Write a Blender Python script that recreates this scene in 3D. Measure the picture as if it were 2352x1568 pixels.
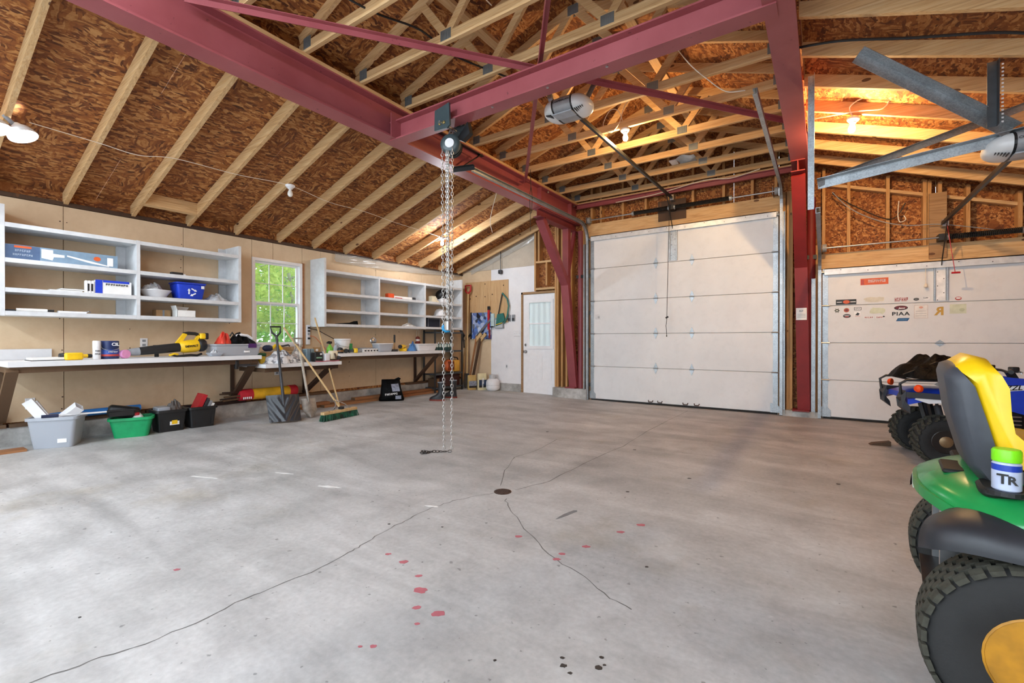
import bpy, bmesh, math, random
from mathutils import Vector, Matrix
random.seed(7)
for o in list(bpy.data.objects): bpy.data.objects.remove(o)
SC = bpy.context.scene
COL = SC.collection
R = math.radians
PI = math.pi

# ---------------------------------------------------------------- camera
cam_d = bpy.data.cameras.new('camera'); cam = bpy.data.objects.new('camera', cam_d); COL.objects.link(cam)
cam_d.sensor_width = 36.0; cam_d.lens = 36.0 * 1053.8 / 2352.0
cam_d.clip_start = 0.05; cam_d.clip_end = 200
cam.location = (0, 0, 1.13)
cam.rotation_euler = (R(90 - 0.233), 0, R(34.163))
SC.camera = cam

# ---------------------------------------------------------------- world, light, exposure
w = bpy.data.worlds.new('overcast_sky'); SC.world = w; w.use_nodes = True
bgn = w.node_tree.nodes['Background']
bgn.inputs[0].default_value = (0.80, 0.91, 1.0, 1); bgn.inputs[1].default_value = 3.4
SC.view_settings.view_transform = 'Standard'; SC.view_settings.look = 'None'
SC.view_settings.gamma = 1.0; SC.view_settings.use_curve_mapping = False
SC.view_settings.exposure = 0.14
BULB_COOL = 900.0      # emission of the white bulbs
BULB_WARM = 950.0      # emission of the warm bulbs
WARM = (1.0, 0.62, 0.27)
COOL = (.88, 0.94, 1.0)
FILL_EMIT = 142.0            # emission of the added fill tubes behind the camera

# ---------------------------------------------------------------- colour and node helpers
def lin(c):
    return tuple((x/12.92 if x <= .04045 else ((x+.055)/1.055)**2.4) for x in c)
def hx(h, a=1.0):
    h = h.lstrip('#'); return lin(tuple(int(h[i:i+2], 16)/255 for i in (0, 2, 4))) + (a,)
MATS = {}
class NT:
    def __init__(s, name):
        s.m = bpy.data.materials.new(name); s.m.use_nodes = True
        s.t = s.m.node_tree; s.b = s.t.nodes['Principled BSDF']; s.out = s.t.nodes['Material Output']
        s.co = None
    def n(s, typ, **kw):
        x = s.t.nodes.new('ShaderNode' + typ)
        for k, v in kw.items(): setattr(x, k, v)
        return x
    def l(s, a, b): s.t.links.new(a, b)
    def coord(s, scale=(1, 1, 1), rot=(0, 0, 0)):
        if s.co is None: s.co = s.n('TexCoord').outputs['Object']
        mp = s.n('Mapping'); mp.inputs['Scale'].default_value = scale; mp.inputs['Rotation'].default_value = rot
        s.l(s.co, mp.inputs[0]); return mp.outputs[0]
    def noise(s, scale, detail=4, rough=.55, vec=None, dist=0.0):
        x = s.n('TexNoise'); x.inputs['Scale'].default_value = scale; x.inputs['Detail'].default_value = detail
        x.inputs['Roughness'].default_value = rough; x.inputs['Distortion'].default_value = dist
        s.l(vec if vec is not None else s.coord(), x.inputs['Vector']); return x.outputs[0]
    def voro(s, scale, vec=None, feature='F1', out='Color', rnd=1.0):
        x = s.n('TexVoronoi', feature=feature); x.inputs['Scale'].default_value = scale
        x.inputs['Randomness'].default_value = rnd
        s.l(vec if vec is not None else s.coord(), x.inputs['Vector']); return x.outputs[out]
    def ramp(s, fac, stops):
        x = s.n('ValToRGB'); s.l(fac, x.inputs[0]); e = x.color_ramp.elements
        while len(e) < len(stops): e.new(.5)
        for i, (p, c) in enumerate(stops):
            e[i].position = p; e[i].color = c if len(c) == 4 else tuple(c) + (1,)
        return x.outputs[0]
    def mix(s, fac, a, b, mode='MIX'):
        x = s.n('MixRGB', blend_type=mode)
        for i, v in ((0, fac), (1, a), (2, b)):
            if hasattr(v, 'is_output') or isinstance(v, bpy.types.NodeSocket): s.l(v, x.inputs[i])
            else: x.inputs[i].default_value = v
        return x.outputs[0]
    def math(s, op, a, b=None, clamp=False):
        x = s.n('Math', operation=op); x.use_clamp = clamp
        for i, v in ((0, a), (1, b)):
            if v is None: continue
            if isinstance(v, bpy.types.NodeSocket): s.l(v, x.inputs[i])
            else: x.inputs[i].default_value = v
        return x.outputs[0]
    def bump(s, h, strength=.2, dist=.01):
        x = s.n('Bump'); x.inputs['Strength'].default_value = strength; x.inputs['Distance'].default_value = dist
        s.l(h, x.inputs['Height']); s.l(x.outputs[0], s.b.inputs['Normal'])
    def base(s, c):
        if isinstance(c, bpy.types.NodeSocket): s.l(c, s.b.inputs['Base Color'])
        else: s.b.inputs['Base Color'].default_value = c
    def set(s, rough=None, metal=None, **kw):
        if rough is not None:
            if isinstance(rough, bpy.types.NodeSocket): s.l(rough, s.b.inputs['Roughness'])
            else: s.b.inputs['Roughness'].default_value = rough
        if metal is not None: s.b.inputs['Metallic'].default_value = metal
        for k, v in kw.items(): s.b.inputs[k].default_value = v
        return s.m

def pl(name, col, rough=.5, metal=0.0, var=.12, nscale=14, bump=0.0, **kw):
    """painted / moulded surface: one colour with slight uneven wear"""
    if name in MATS: return MATS[name]
    t = NT(name); c = hx(col)
    f = t.noise(nscale, 3)
    d = tuple(x*(1-var) for x in c[:3]) + (1,); u = tuple(min(1, x*(1+var)) for x in c[:3]) + (1,)
    t.base(t.ramp(f, [(.3, d), (.7, u)]))
    if bump: t.bump(t.noise(nscale*6, 3), bump, .004)
    MATS[name] = t.set(rough, metal, **kw); return MATS[name]

def lumber(name, axis, c0, c1, dark):
    t = NT(name)
    sc = [16, 16, 16]; sc[axis] = .8
    g = t.noise(3.0, 5, .6, t.coord(tuple(sc)), 1.2)
    sc2 = [70, 70, 70]; sc2[axis] = 2.0
    g2 = t.noise(1.6, 3, .6, t.coord(tuple(sc2)))
    base = t.ramp(g, [(.25, hx(dark)), (.45, hx(c0)), (.75, hx(c1))])
    base = t.mix(.35, base, t.ramp(g2, [(.35, hx(dark)), (.6, hx(c1))]), 'MULTIPLY')
    sk = [5, 5, 5]; sk[axis] = 2.2
    kn = t.voro(1.0, t.coord(tuple(sk)), out='Distance')
    base = t.mix(t.math('LESS_THAN', kn, .085), base, hx('#5a351c'))
    b = t.noise(.35, 2, .5)
    base = t.mix(t.ramp(b, [(.35, (0, 0, 0, 1)), (.7, (.3, .3, .3, 1))]), base, hx('#a8865e'))
    t.base(base); t.bump(g2, .12, .003)
    return t.set(.72)
M_WX = lumber('lumber_x', 0, '#dbb685', '#ecd2a6', '#b48d5c')
M_WY = lumber('lumber_y', 1, '#dbb685', '#ecd2a6', '#b48d5c')
M_WZ = lumber('lumber_z', 2, '#c89a62', '#e0b880', '#9b7142')
M_WOLD = lumber('old_lumber', 0, '#a98760', '#c4a37b', '#84623f')
M_DARKW = lumber('dark_stained_wood', 2, '#3c2116', '#4b2a1b', '#25130c')
M_PINE = lumber('pale_pine', 2, '#d8bb8a', '#ead3a6', '#bd9a66')
M_CEDAR = lumber('offcut_lumber', 1, '#a9744a', '#c08a5a', '#7c5231')
M_PLY = lumber('plywood_face', 2, '#d3b083', '#e3c79c', '#b28d5e')

def osb(name, cols):
    t = NT(name)
    wv = t.noise(3.2, 2, .5)
    d = t.n('VectorMath', operation='SCALE'); cl = t.n('TexNoise'); cl.inputs['Scale'].default_value = 5
    t.l(t.coord(), cl.inputs['Vector']); t.l(cl.outputs['Color'], d.inputs[0]); d.inputs['Scale'].default_value = .13
    def co(sc, rot):
        ad = t.n('VectorMath', operation='ADD'); t.l(t.coord(), ad.inputs[0]); t.l(d.outputs[0], ad.inputs[1])
        mp = t.n('Mapping'); mp.inputs['Rotation'].default_value = rot; mp.inputs['Scale'].default_value = sc
        t.l(ad.outputs[0], mp.inputs[0]); return mp.outputs[0]
    a = t.voro(1.0, co((50, 11, 50), (0, 0, R(16))))
    b = t.voro(1.0, co((13, 56, 15), (0, R(25), R(-24))))
    c = t.voro(1.0, co((44, 10, 44), (R(30), 0, R(-38))))
    def bw(s):
        x = t.n('SeparateColor'); t.l(s, x.inputs[0]); return x.outputs[0]
    m1 = t.mix(t.ramp(t.noise(14, 2), [(.47, (0, 0, 0, 1)), (.53, (1, 1, 1, 1))]), a, c)
    m2 = t.mix(t.ramp(wv, [(.56, (0, 0, 0, 1)), (.62, (1, 1, 1, 1))]), m1, b)
    v = bw(m2)
    fine = t.noise(1.0, 3, .6, co((140, 26, 140), (0, 0, R(8))))
    v2 = t.math('ADD', t.math('MULTIPLY', v, .72), t.math('MULTIPLY', fine, .38))
    col = t.ramp(v2, [(.14, hx(cols[0])), (.34, hx(cols[1])), (.62, hx(cols[2])), (.92, hx(cols[3]))])
    big = t.noise(.8, 2)
    col = t.mix(t.ramp(big, [(.3, (0, 0, 0, 1)), (.75, (.4, .4, .4, 1))]), col, hx(cols[1]))
    t.base(col); t.bump(v2, .35, .006)
    return t.set(.8)
M_OSB = osb('osb_sheathing', ['#3d1d0e', '#74401d', '#a3652f', '#d29a5c'])

def concrete():
    t = NT('concrete_floor')
    n1 = t.noise(.45, 6, .62, None, .4); n2 = t.noise(2.6, 6, .65); n3 = t.noise(38, 3, .6)
    st = t.noise(1.0, 5, .6, t.coord((.5, 2.2, 1), (0, 0, R(20))), 1.0)
    c = t.ramp(n1, [(.3, hx('#b4b4b3')), (.5, hx('#d0d0cf')), (.7, hx('#e2e2e2'))])
    c = t.mix(.55, c, t.ramp(n2, [(.32, hx('#b2b1b0')), (.52, hx('#e8e8e7')), (.7, hx('#ffffff'))]), 'MULTIPLY')
    c = t.mix(.5, c, t.ramp(st, [(.34, hx('#bcbbba')), (.6, hx('#ffffff'))]), 'MULTIPLY')
    # rust tinted dirt in front of the doors, partly the light's reddish cast painted in
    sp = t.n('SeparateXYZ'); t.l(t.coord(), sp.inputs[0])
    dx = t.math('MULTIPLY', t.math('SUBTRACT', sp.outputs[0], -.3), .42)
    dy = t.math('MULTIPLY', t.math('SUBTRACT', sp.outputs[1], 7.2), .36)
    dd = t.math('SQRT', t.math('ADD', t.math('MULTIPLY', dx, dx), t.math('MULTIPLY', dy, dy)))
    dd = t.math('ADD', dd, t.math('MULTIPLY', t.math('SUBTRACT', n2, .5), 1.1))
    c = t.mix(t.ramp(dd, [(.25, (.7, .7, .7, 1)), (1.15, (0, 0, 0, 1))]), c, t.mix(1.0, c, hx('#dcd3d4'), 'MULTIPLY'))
    # yellowish damp patches and pale efflorescence
    y = t.noise(.9, 4, .6, t.coord((1, 1, 1), (0, 0, 1.1)))
    c = t.mix(t.ramp(y, [(.58, (0, 0, 0, 1)), (.72, (.5, .5, .5, 1))]), c, t.mix(1.0, c, hx('#d9cdb2'), 'MULTIPLY'))
    wht = t.noise(3.0, 6, .7, t.coord((.5, 2.4, 1), (0, 0, -.35)), .8)
    c = t.mix(t.ramp(wht, [(.66, (0, 0, 0, 1)), (.74, (.55, .55, .55, 1))]), c, hx('#e4e4e2'))
    pk = t.noise(26, 2, .5)
    c = t.mix(t.ramp(pk, [(.70, (0, 0, 0, 1)), (.74, (.55, .55, .55, 1))]), c, hx('#5b5856'))
    c = t.mix(.28, c, t.ramp(n3, [(.3, hx('#b0b0b0')), (.7, hx('#ffffff'))]), 'MULTIPLY')
    t.base(c); t.bump(n3, .12, .004)
    return t.set(t.ramp(n2, [(.3, (.45, .45, .45, 1)), (.7, (.7, .7, .7, 1))]))
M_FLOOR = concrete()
def curb():
    t = NT('concrete_curb'); n = t.noise(5, 6, .65); n2 = t.noise(30, 3)
    c = t.ramp(n, [(.3, hx('#87847f')), (.55, hx('#b0aeaa')), (.75, hx('#d2d1ce'))])
    t.base(c); t.bump(n2, .3, .006); return t.set(.85)
M_CURB = curb()
def board(name, c0, c1, c2):
    t = NT(name); n = t.noise(1.1, 4); n2 = t.noise(9, 5, .65)
    c = t.ramp(n, [(.3, hx(c0)), (.7, hx(c1))]); c = t.mix(.16, c, t.ramp(n2, [(.32, hx(c2)), (.6, (1, 1, 1, 1))]), 'MULTIPLY')
    t.base(c); t.bump(t.noise(60, 2), .05, .002); return t.set(.8)
M_KRAFT = board('kraft_board', '#d2b897', '#e0c8a6', '#cbb498')
M_GREYB = board('grey_beige_board', '#bdb1a0', '#cbbfae', '#b3a593')
M_WHITEB = board('white_board', '#e6e4e6', '#f1f0f1', '#dedce0')
def door_enamel():
    t = NT('white_door_enamel'); n = t.noise(2, 4); n2 = t.noise(1.0, 4, .6, t.coord((150, 150, 40)))
    t.base(t.mix(.2, t.ramp(n, [(.3, hx('#dadada')), (.7, hx('#e4e4e4'))]), t.ramp(t.noise(7, 5, .7), [(.3, hx('#dcdcdc')), (.5, (1, 1, 1, 1))]), 'MULTIPLY'))
    t.bump(n2, .15, .004); return t.set(.42)
M_DOOR = door_enamel()
def redsteel():
    t = NT('red_primer_steel'); n = t.noise(2.2, 5); n2 = t.noise(40, 3)
    c = t.ramp(n, [(.3, hx('#96494e')), (.7, hx('#a6585d'))])
    pk = t.noise(16, 3)
    c = t.mix(t.ramp(pk, [(.68, (0, 0, 0, 1)), (.73, (.8, .8, .8, 1))]), c, hx('#6a3236'))
    t.base(c); t.bump(n2, .12, .003); return t.set(.42)
M_RED = redsteel()
M_RED3 = pl('dull_red_column_paint', '#8c4147', .5, var=.12, nscale=5)
M_RED2 = pl('deep_red_column_paint', '#7c1c1e', .6, var=.12, nscale=5)
def galv():
    t = NT('galvanised_steel'); v = t.voro(110); n = t.noise(6, 4)
    x = t.n('SeparateColor'); t.l(v, x.inputs[0])
    c = t.ramp(x.outputs[0], [(0, hx('#a2a7ab')), (1, hx('#bcc2c6'))]); c = t.mix(.4, c, t.ramp(n, [(.3, hx('#8d9092')), (.7, (1, 1, 1, 1))]), 'MULTIPLY')
    t.base(c); return t.set(.42, .75)
M_GALV = galv()
M_PLATE = pl('gusset_steel', '#8f989b', .45, .7)
M_SHELF = pl('pale_grey_shelf_paint', '#d4d6d8', .5, var=.08)
M_BENCH = board('white_bench_paint', '#dcdde0', '#eeeeee', '#cfcfd2')
M_BLK = pl('black_steel', '#1c1d1f', .45)
M_BLKP = pl('black_plastic', '#191a1c', .5)
M_CHAR = pl('charcoal_plastic', '#33353a', .5)
M_WHITE = pl('white_plastic', '#e8e8ea', .4, var=.05)
M_VINYL = pl('white_vinyl', '#f0f0f2', .4, var=.03)
M_PAPER = pl('paper', '#ecebe7', .8, var=.05)
M_GREY = pl('grey_plastic', '#8d9196', .5)
M_STEEL = pl('bright_steel', '#b6b8ba', .3, .9)
M_RUSTY = pl('rusty_steel', '#4a3830', .6, .4, var=.3, nscale=30)
M_RUBBER = pl('rubber', '#232323', .85, bump=.3)
M_WIRE = pl('white_wire', '#e6dccb', .6)
M_YEL = pl('tool_yellow', '#efc21d', .4)
M_BLUEP = pl('blue_plastic', '#1d3fc0', .4)
M_GREENP = pl('green_plastic', '#15a062', .45)
M_REDP = pl('red_plastic', '#b5202a', .45)
M_ORANGE = pl('orange_plastic', '#e2521f', .5)
M_CARD = pl('cardboard', '#b08c62', .85)
def clear(name, col, rough, alpha_t):
    t = NT(name); t.base(hx(col)); t.set(rough)
    tr = t.n('BsdfTransparent'); tr.inputs[0].default_value = (.96, .97, .98, 1); mx = t.n('MixShader'); mx.inputs[0].default_value = 1 - alpha_t
    t.l(tr.outputs[0], mx.inputs[1]); t.l(t.b.outputs[0], mx.inputs[2]); t.l(mx.outputs[0], t.out.inputs[0]); return t.m
M_CLEAR = clear('clear_polypropylene', '#c3c9d2', .25, .35)
M_GLASS = clear('window_glass', '#dfe8ea', .03, .9)
M_POLY = clear('poly_sheet', '#d8d3ca', .2, .72)
M_FROST = clear('frosted_glass', '#e2e9ec', .3, .45)
def emit(name, col, s):
    t = NT(name); t.base((1, 1, 1, 1)); t.b.inputs['Emission Color'].default_value = col + (1,); t.b.inputs['Emission Strength'].default_value = s
    return t.m
M_BULBC = emit('bulb_cool', COOL, BULB_COOL)
M_FILLTUBE = emit('fill_tube', (.74, .88, 1.0), FILL_EMIT)
M_BULBW = emit('bulb_warm', WARM, BULB_WARM)
M_BULBW2 = emit('bulb_warm_bright', WARM, BULB_WARM*2.1)
def wrinkle(name, col, rough=.35, s=9, spec=.5):
    t = NT(name); n = t.noise(s, 4, .6, None, 1.2); c = hx(col)
    t.base(t.ramp(n, [(.3, tuple(x*.7 for x in c[:3])+(1,)), (.7, tuple(min(1, x*1.25) for x in c[:3])+(1,))]))
    t.bump(n, .7, .03); t.b.inputs['Specular IOR Level'].default_value = spec; return t.set(rough)
M_BLKBAG = wrinkle('black_bag_film', '#07080a', .5, 9, .1)
M_WHTBAG = wrinkle('white_bag_film', '#d6d8da', .35, 22)
def mottled(name, cols, scale=18):
    t = NT(name); v = t.voro(scale); x = t.n('SeparateColor'); t.l(v, x.inputs[0])
    k = len(cols); t.base(t.ramp(x.outputs[0], [(i/max(1, k-1), hx(c)) for i, c in enumerate(cols)])); return t.set(.6)

# ---------------------------------------------------------------- mesh helpers
def V(*a): return Vector(a if len(a) > 1 else a[0])
class MB:
    def __init__(s): s.v = []; s.f = []
    def add(s, vs, fs, M=None):
        k = len(s.v)
        s.v += [tuple(M @ Vector(p)) if M is not None else tuple(p) for p in vs]
        s.f += [tuple(i + k for i in f) for f in fs]; return s
    def box(s, x0, x1, y0, y1, z0, z1, M=None):
        return s.add([(x0,y0,z0),(x1,y0,z0),(x1,y1,z0),(x0,y1,z0),(x0,y0,z1),(x1,y0,z1),(x1,y1,z1),(x0,y1,z1)],
              [(0,3,2,1),(4,5,6,7),(0,1,5,4),(1,2,6,5),(2,3,7,6),(3,0,4,7)], M)
    def rbox(s, x0, x1, y0, y1, z0, z1, r, M=None, n=3, top=None):
        """box with rounded vertical and softened top and bottom edges; top = (sx, sy) taper of the lower ring"""
        def ring(z, ins, k=(1, 1)):
            out = []; rr = max(r - ins, r*.25)
            cx, cy = (x0+x1)/2, (y0+y1)/2
            for (sx, sy, a0) in ((1, 1, 0), (-1, 1, 90), (-1, -1, 180), (1, -1, 270)):
                ax = (x1 if sx > 0 else x0) - sx*(ins + rr); ay = (y1 if sy > 0 else y0) - sy*(ins + rr)
                for i in range(n + 1):
                    a = R(a0 + 90*i/n); out.append((cx + (ax + rr*math.cos(a) - cx)*k[0], cy + (ay + rr*math.sin(a) - cy)*k[1], z))
            return out
        k = top or (1, 1); e = min(r*.5, (z1-z0)*.3)
        rings = [ring(z0, e, k), ring(z0 + e, 0, k), ring(z1 - e, 0), ring(z1, e)]
        return s.loft(rings, True, M)
    def loft(s, rings, caps=True, M=None, closed=True):
        n = len(rings[0]); vs = [p for r_ in rings for p in r_]; fs = []
        for i in range(len(rings) - 1):
            for j in range(n if closed else n - 1):
                a = i*n + j; b = i*n + (j + 1) % n; fs.append((a, b, b + n, a + n))
        if caps: fs.append(tuple(range(n - 1, -1, -1))); fs.append(tuple((len(rings)-1)*n + j for j in range(n)))
        return s.add(vs, fs, M)
    def bar(s, p0, p1, w, h, up=(0, 0, 1)):
        p0 = Vector(p0); p1 = Vector(p1); d = (p1 - p0); L = d.length; d.normalize(); u = Vector(up)
        if abs(d.dot(u)) > .98: u = Vector((0, 1, 0)) if abs(d.y) < .9 else Vector((1, 0, 0))
        x = d.cross(u).normalized(); z = x.cross(d).normalized()
        M = Matrix((( x.x, d.x, z.x, p0.x), (x.y, d.y, z.y, p0.y), (x.z, d.z, z.z, p0.z), (0, 0, 0, 1)))
        return s.box(-w/2, w/2, 0, L, -h/2, h/2, M)
    def angle(s, p0, p1, w, t, up=(0, 0, 1), flip=1):
        """steel angle: two thin legs"""
        p0 = Vector(p0); p1 = Vector(p1); d = (p1 - p0); L = d.length; d.normalize(); u = Vector(up)
        if abs(d.dot(u)) > .98: u = Vector((0, 1, 0))
        x = d.cross(u).normalized()*flip; z = u - d*u.dot(d); z.normalize()
        M = Matrix(((x.x, d.x, z.x, p0.x), (x.y, d.y, z.y, p0.y), (x.z, d.z, z.z, p0.z), (0, 0, 0, 1)))
        s.box(0, w, 0, L, 0, t, M); return s.box(0, t, 0, L, -w, 0, M)
    def cyl(s, p0, p1, r0, r1=None, n=12, caps=True):
        r1 = r0 if r1 is None else r1; p0 = Vector(p0); p1 = Vector(p1); d = (p1 - p0).normalized()
        a = d.orthogonal().normalized(); b = d.cross(a)
        ring = lambda p, r_: [tuple(p + a*(r_*math.cos(2*PI*i/n)) + b*(r_*math.sin(2*PI*i/n))) for i in range(n)]
        return s.loft([ring(p0, r0), ring(p1, r1)], caps)
    def tube(s, pts, r, n=6, closed=False):
        P = [Vector(p) for p in pts]; m = len(P); rings = []; a = None
        rad = r if hasattr(r, '__len__') else [r]*m
        for i in range(m):
            if closed: d = P[(i+1) % m] - P[i-1]
            else: d = P[min(i+1, m-1)] - P[max(i-1, 0)]
            d.normalize()
            if a is None: a = d.orthogonal().normalized()
            else:
                a = a - d*a.dot(d)
                a = a.normalized() if a.length > 1e-6 else d.orthogonal().normalized()
            b = d.cross(a)
            rings.append([tuple(P[i] + a*(rad[i]*math.cos(2*PI*k/n)) + b*(rad[i]*math.sin(2*PI*k/n))) for k in range(n)])
        if closed: rings.append(rings[0])
        return s.loft(rings, not closed)
    def lathe(s, prof, c=(0, 0, 0), d=(0, 0, 1), n=20, caps=True):
        c = Vector(c); d = Vector(d).normalized(); a = d.orthogonal().normalized(); b = d.cross(a)
        rings = [[tuple(c + d*z + a*(r_*math.cos(2*PI*i/n)) + b*(r_*math.sin(2*PI*i/n))) for i in range(n)] for r_, z in prof]
        return s.loft(rings, caps)
    def prism(s, poly, a0, a1, axis='y', M=None):
        """polygon (two coordinates) extruded along an axis"""
        f = {'y': lambda p, a: (p[0], a, p[1]), 'x': lambda p, a: (a, p[0], p[1]), 'z': lambda p, a: (p[0], p[1], a)}[axis]
        n = len(poly); vs = [f(p, a0) for p in poly] + [f(p, a1) for p in poly]
        fs = [tuple(range(n - 1, -1, -1)), tuple(range(n, 2*n))] + [(i, (i+1) % n, n + (i+1) % n, n + i) for i in range(n)]
        return s.add(vs, fs, M)
    def ball(s, c, r, n=12, m=8, sc=(1, 1, 1)):
        rings = []
        for j in range(1, m):
            t = PI*j/m; rings.append([(c[0] + sc[0]*r*math.sin(t)*math.cos(2*PI*i/n), c[1] + sc[1]*r*math.sin(t)*math.sin(2*PI*i/n), c[2] - sc[2]*r*math.cos(t)) for i in range(n)])
        return s.loft(rings, True)
    def grid(s, fn, nu, nv, thick=None):
        vs = [fn(i/nu, j/nv) for i in range(nu + 1) for j in range(nv + 1)]
        fs = [(i*(nv+1)+j, (i+1)*(nv+1)+j, (i+1)*(nv+1)+j+1, i*(nv+1)+j+1) for i in range(nu) for j in range(nv)]
        if thick is None: return s.add(vs, fs)
        t = Vector(thick); k = len(vs); vs2 = [tuple(Vector(p) + t) for p in vs]
        f2 = [tuple(reversed([i + k for i in f])) for f in fs]
        rim = [(i*(nv+1)) for i in range(nu+1)] + [nu*(nv+1)+j for j in range(1, nv+1)] + [i*(nv+1)+nv for i in range(nu-1, -1, -1)] + [j for j in range(nv-1, 0, -1)]
        f3 = [(rim[q], rim[q-1], rim[q-1]+k, rim[q]+k) for q in range(len(rim))]
        return s.add(vs + vs2, fs + f2 + f3)
    def build(s, name, mat, parent=None, world=False, smooth=None, loc=None):
        me = bpy.data.meshes.new(name)
        vs = s.v
        if world and parent is not None:
            Mi = root_matrix(parent).inverted(); vs = [tuple(Mi @ Vector(p)) for p in vs]
        me.from_pydata(vs, [], s.f); me.validate(); 
        bm = bmesh.new(); bm.from_mesh(me); bmesh.ops.recalc_face_normals(bm, faces=bm.faces); bm.to_mesh(me); bm.free()
        if smooth:
            for p in me.polygons: p.use_smooth = True
            me.set_sharp_from_angle(angle=R(smooth))
        o = bpy.data.objects.new(name, me); COL.objects.link(o)
        if mat: me.materials.append(mat)
        if parent is not None: o.parent = parent
        if loc is not None: o.location = loc
        return o
def root_matrix(o):
    while o.parent is not None: o = o.parent
    return Matrix.Translation(o.location) @ o.rotation_euler.to_matrix().to_4x4()
def tag(o, label=None, cat=None, group=None, kind=None):
    if label: o['label'] = label
    if cat: o['category'] = cat
    if group: o['group'] = group
    if kind: o['kind'] = kind
    return o
def thing(name, label, cat, loc=(0, 0, 0), rz=0.0, group=None, kind=None):
    o = bpy.data.objects.new(name, None); COL.objects.link(o); o.location = loc; o.rotation_euler = (0, 0, rz)
    o.empty_display_size = .1
    return tag(o, label, cat, group, kind)
def inst(src, loc, parent, rot=(0, 0, 0), name=None, scale=None):
    o = src.copy(); COL.objects.link(o); o.location = loc; o.rotation_euler = rot; o.parent = parent
    if name: o.name = name
    if scale: o.scale = scale
    return o
def copy_tree(o, parent=None):
    c = o.copy(); COL.objects.link(c); c.parent = parent
    for ch in list(o.children): copy_tree(ch, c)
    return c
def text_mb(txt, size, loc, xdir, ydir, depth=.0006, bold=0.0, align='CENTER', shear=0.0, space=1.0):
    """lettering as thin raised mesh; xdir = reading direction, ydir = up"""
    cu = bpy.data.curves.new('lettering', 'FONT'); cu.body = txt; cu.size = size; cu.extrude = depth; cu.offset = bold
    cu.align_x = align; cu.align_y = 'CENTER'; cu.shear = shear; cu.resolution_u = 2; cu.space_character = space
    o = bpy.data.objects.new('tmp', cu); COL.objects.link(o)
    dg = bpy.context.evaluated_depsgraph_get(); dg.update()
    me = bpy.data.meshes.new_from_object(o.evaluated_get(dg))
    x = Vector(xdir).normalized(); y = Vector(ydir).normalized(); z = x.cross(y)
    M = Matrix(((x.x, y.x, z.x, loc[0]), (x.y, y.y, z.y, loc[1]), (x.z, y.z, z.z, loc[2]), (0, 0, 0, 1)))
    b = MB(); b.add([v.co for v in me.vertices], [tuple(p.vertices) for p in me.polygons], M)
    bpy.data.objects.remove(o); bpy.data.curves.remove(cu); bpy.data.meshes.remove(me)
    return b
def scrib(w, h, loc, xdir, ydir, n=8, t=.0012, seed=1):
    """illegible printed strokes in a row"""
    rn = random.Random(seed); x = Vector(xdir).normalized(); y = Vector(ydir).normalized(); z = x.cross(y); b = MB()
    M = Matrix(((x.x, y.x, z.x, loc[0]), (x.y, y.y, z.y, loc[1]), (x.z, y.z, z.z, loc[2]), (0, 0, 0, 1)))
    cw = w/n
    for i in range(n):
        x0 = -w/2 + i*cw; a = cw*.22
        b.box(x0 + cw*.1, x0 + cw*.1 + a, -h/2, h/2, 0, t, M)
        k = rn.randint(0, 3)
        if k != 1: b.box(x0 + cw*.1, x0 + cw*.8, h*.3, h/2, 0, t, M)
        if k != 2: b.box(x0 + cw*.1, x0 + cw*.8, -h*.1, h*.1, 0, t, M)
        if k != 3: b.box(x0 + cw*.58, x0 + cw*.8, -h/2 if k else 0, h/2 if k < 2 else 0, 0, t, M)
    return b
def floor_z(x):
    return 0.045*max(0.0, min(1.0, (-x - 3.2)/3.2))
def wire(name, pts, r, mat, label, n=5, cat='cable', group=None, sub=6):
    P = [Vector(p) for p in pts]; out = []
    for i in range(len(P) - 1):
        a = P[max(i-1, 0)]; b = P[i]; c = P[i+1]; d = P[min(i+2, len(P)-1)]
        for k in range(sub):
            t = k/sub; out.append(.5*((2*b) + (c-a)*t + (2*a-5*b+4*c-d)*t*t + (-a+3*b-3*c+d)*t**3))
    out.append(P[-1])
    return tag(MB().tube(out, r, n).build(name, mat, smooth=60), label, cat, group)

# ---------------------------------------------------------------- the setting: floor
XL, XR, YF, YB = -6.88, 2.64, 8.10, -3.2
b = MB()
xs = [-7.1, -6.4, -5.6, -4.8, -4.0, -3.2, -1, 1, 2.8]
b.grid(lambda u, v: (xs[round(u*(len(xs)-1))], YB - .4 + v*(8.35 - YB + .4), floor_z(xs[round(u*(len(xs)-1))])), len(xs)-1, 12, (0, 0, -.12))
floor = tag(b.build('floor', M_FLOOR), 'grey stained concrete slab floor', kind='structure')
M_PAINTSPOT = pl('dried_red_paint', '#b5656e', .6); M_OIL = pl('oil_spot', '#34302e', .6); M_CRACK = pl('floor_crack', '#6d6a67', .9)
M_SCRAPE = pl('pale_scrape', '#e6e6e4', .8)
def blot(x, y, rx, ry, mat, name, seed, rot=0):
    rn = random.Random(seed); n = 14; pts = []
    for i in range(n):
        a = 2*PI*i/n; q = rn.uniform(.72, 1.15); u = rx*q*math.cos(a); v = ry*q*math.sin(a)
        pts.append((x + u*math.cos(rot) - v*math.sin(rot), y + u*math.sin(rot) + v*math.cos(rot)))
    z = floor_z(x); MB().prism(pts, z + .0002, z + .0012, 'z').build(name, mat, floor)
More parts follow.
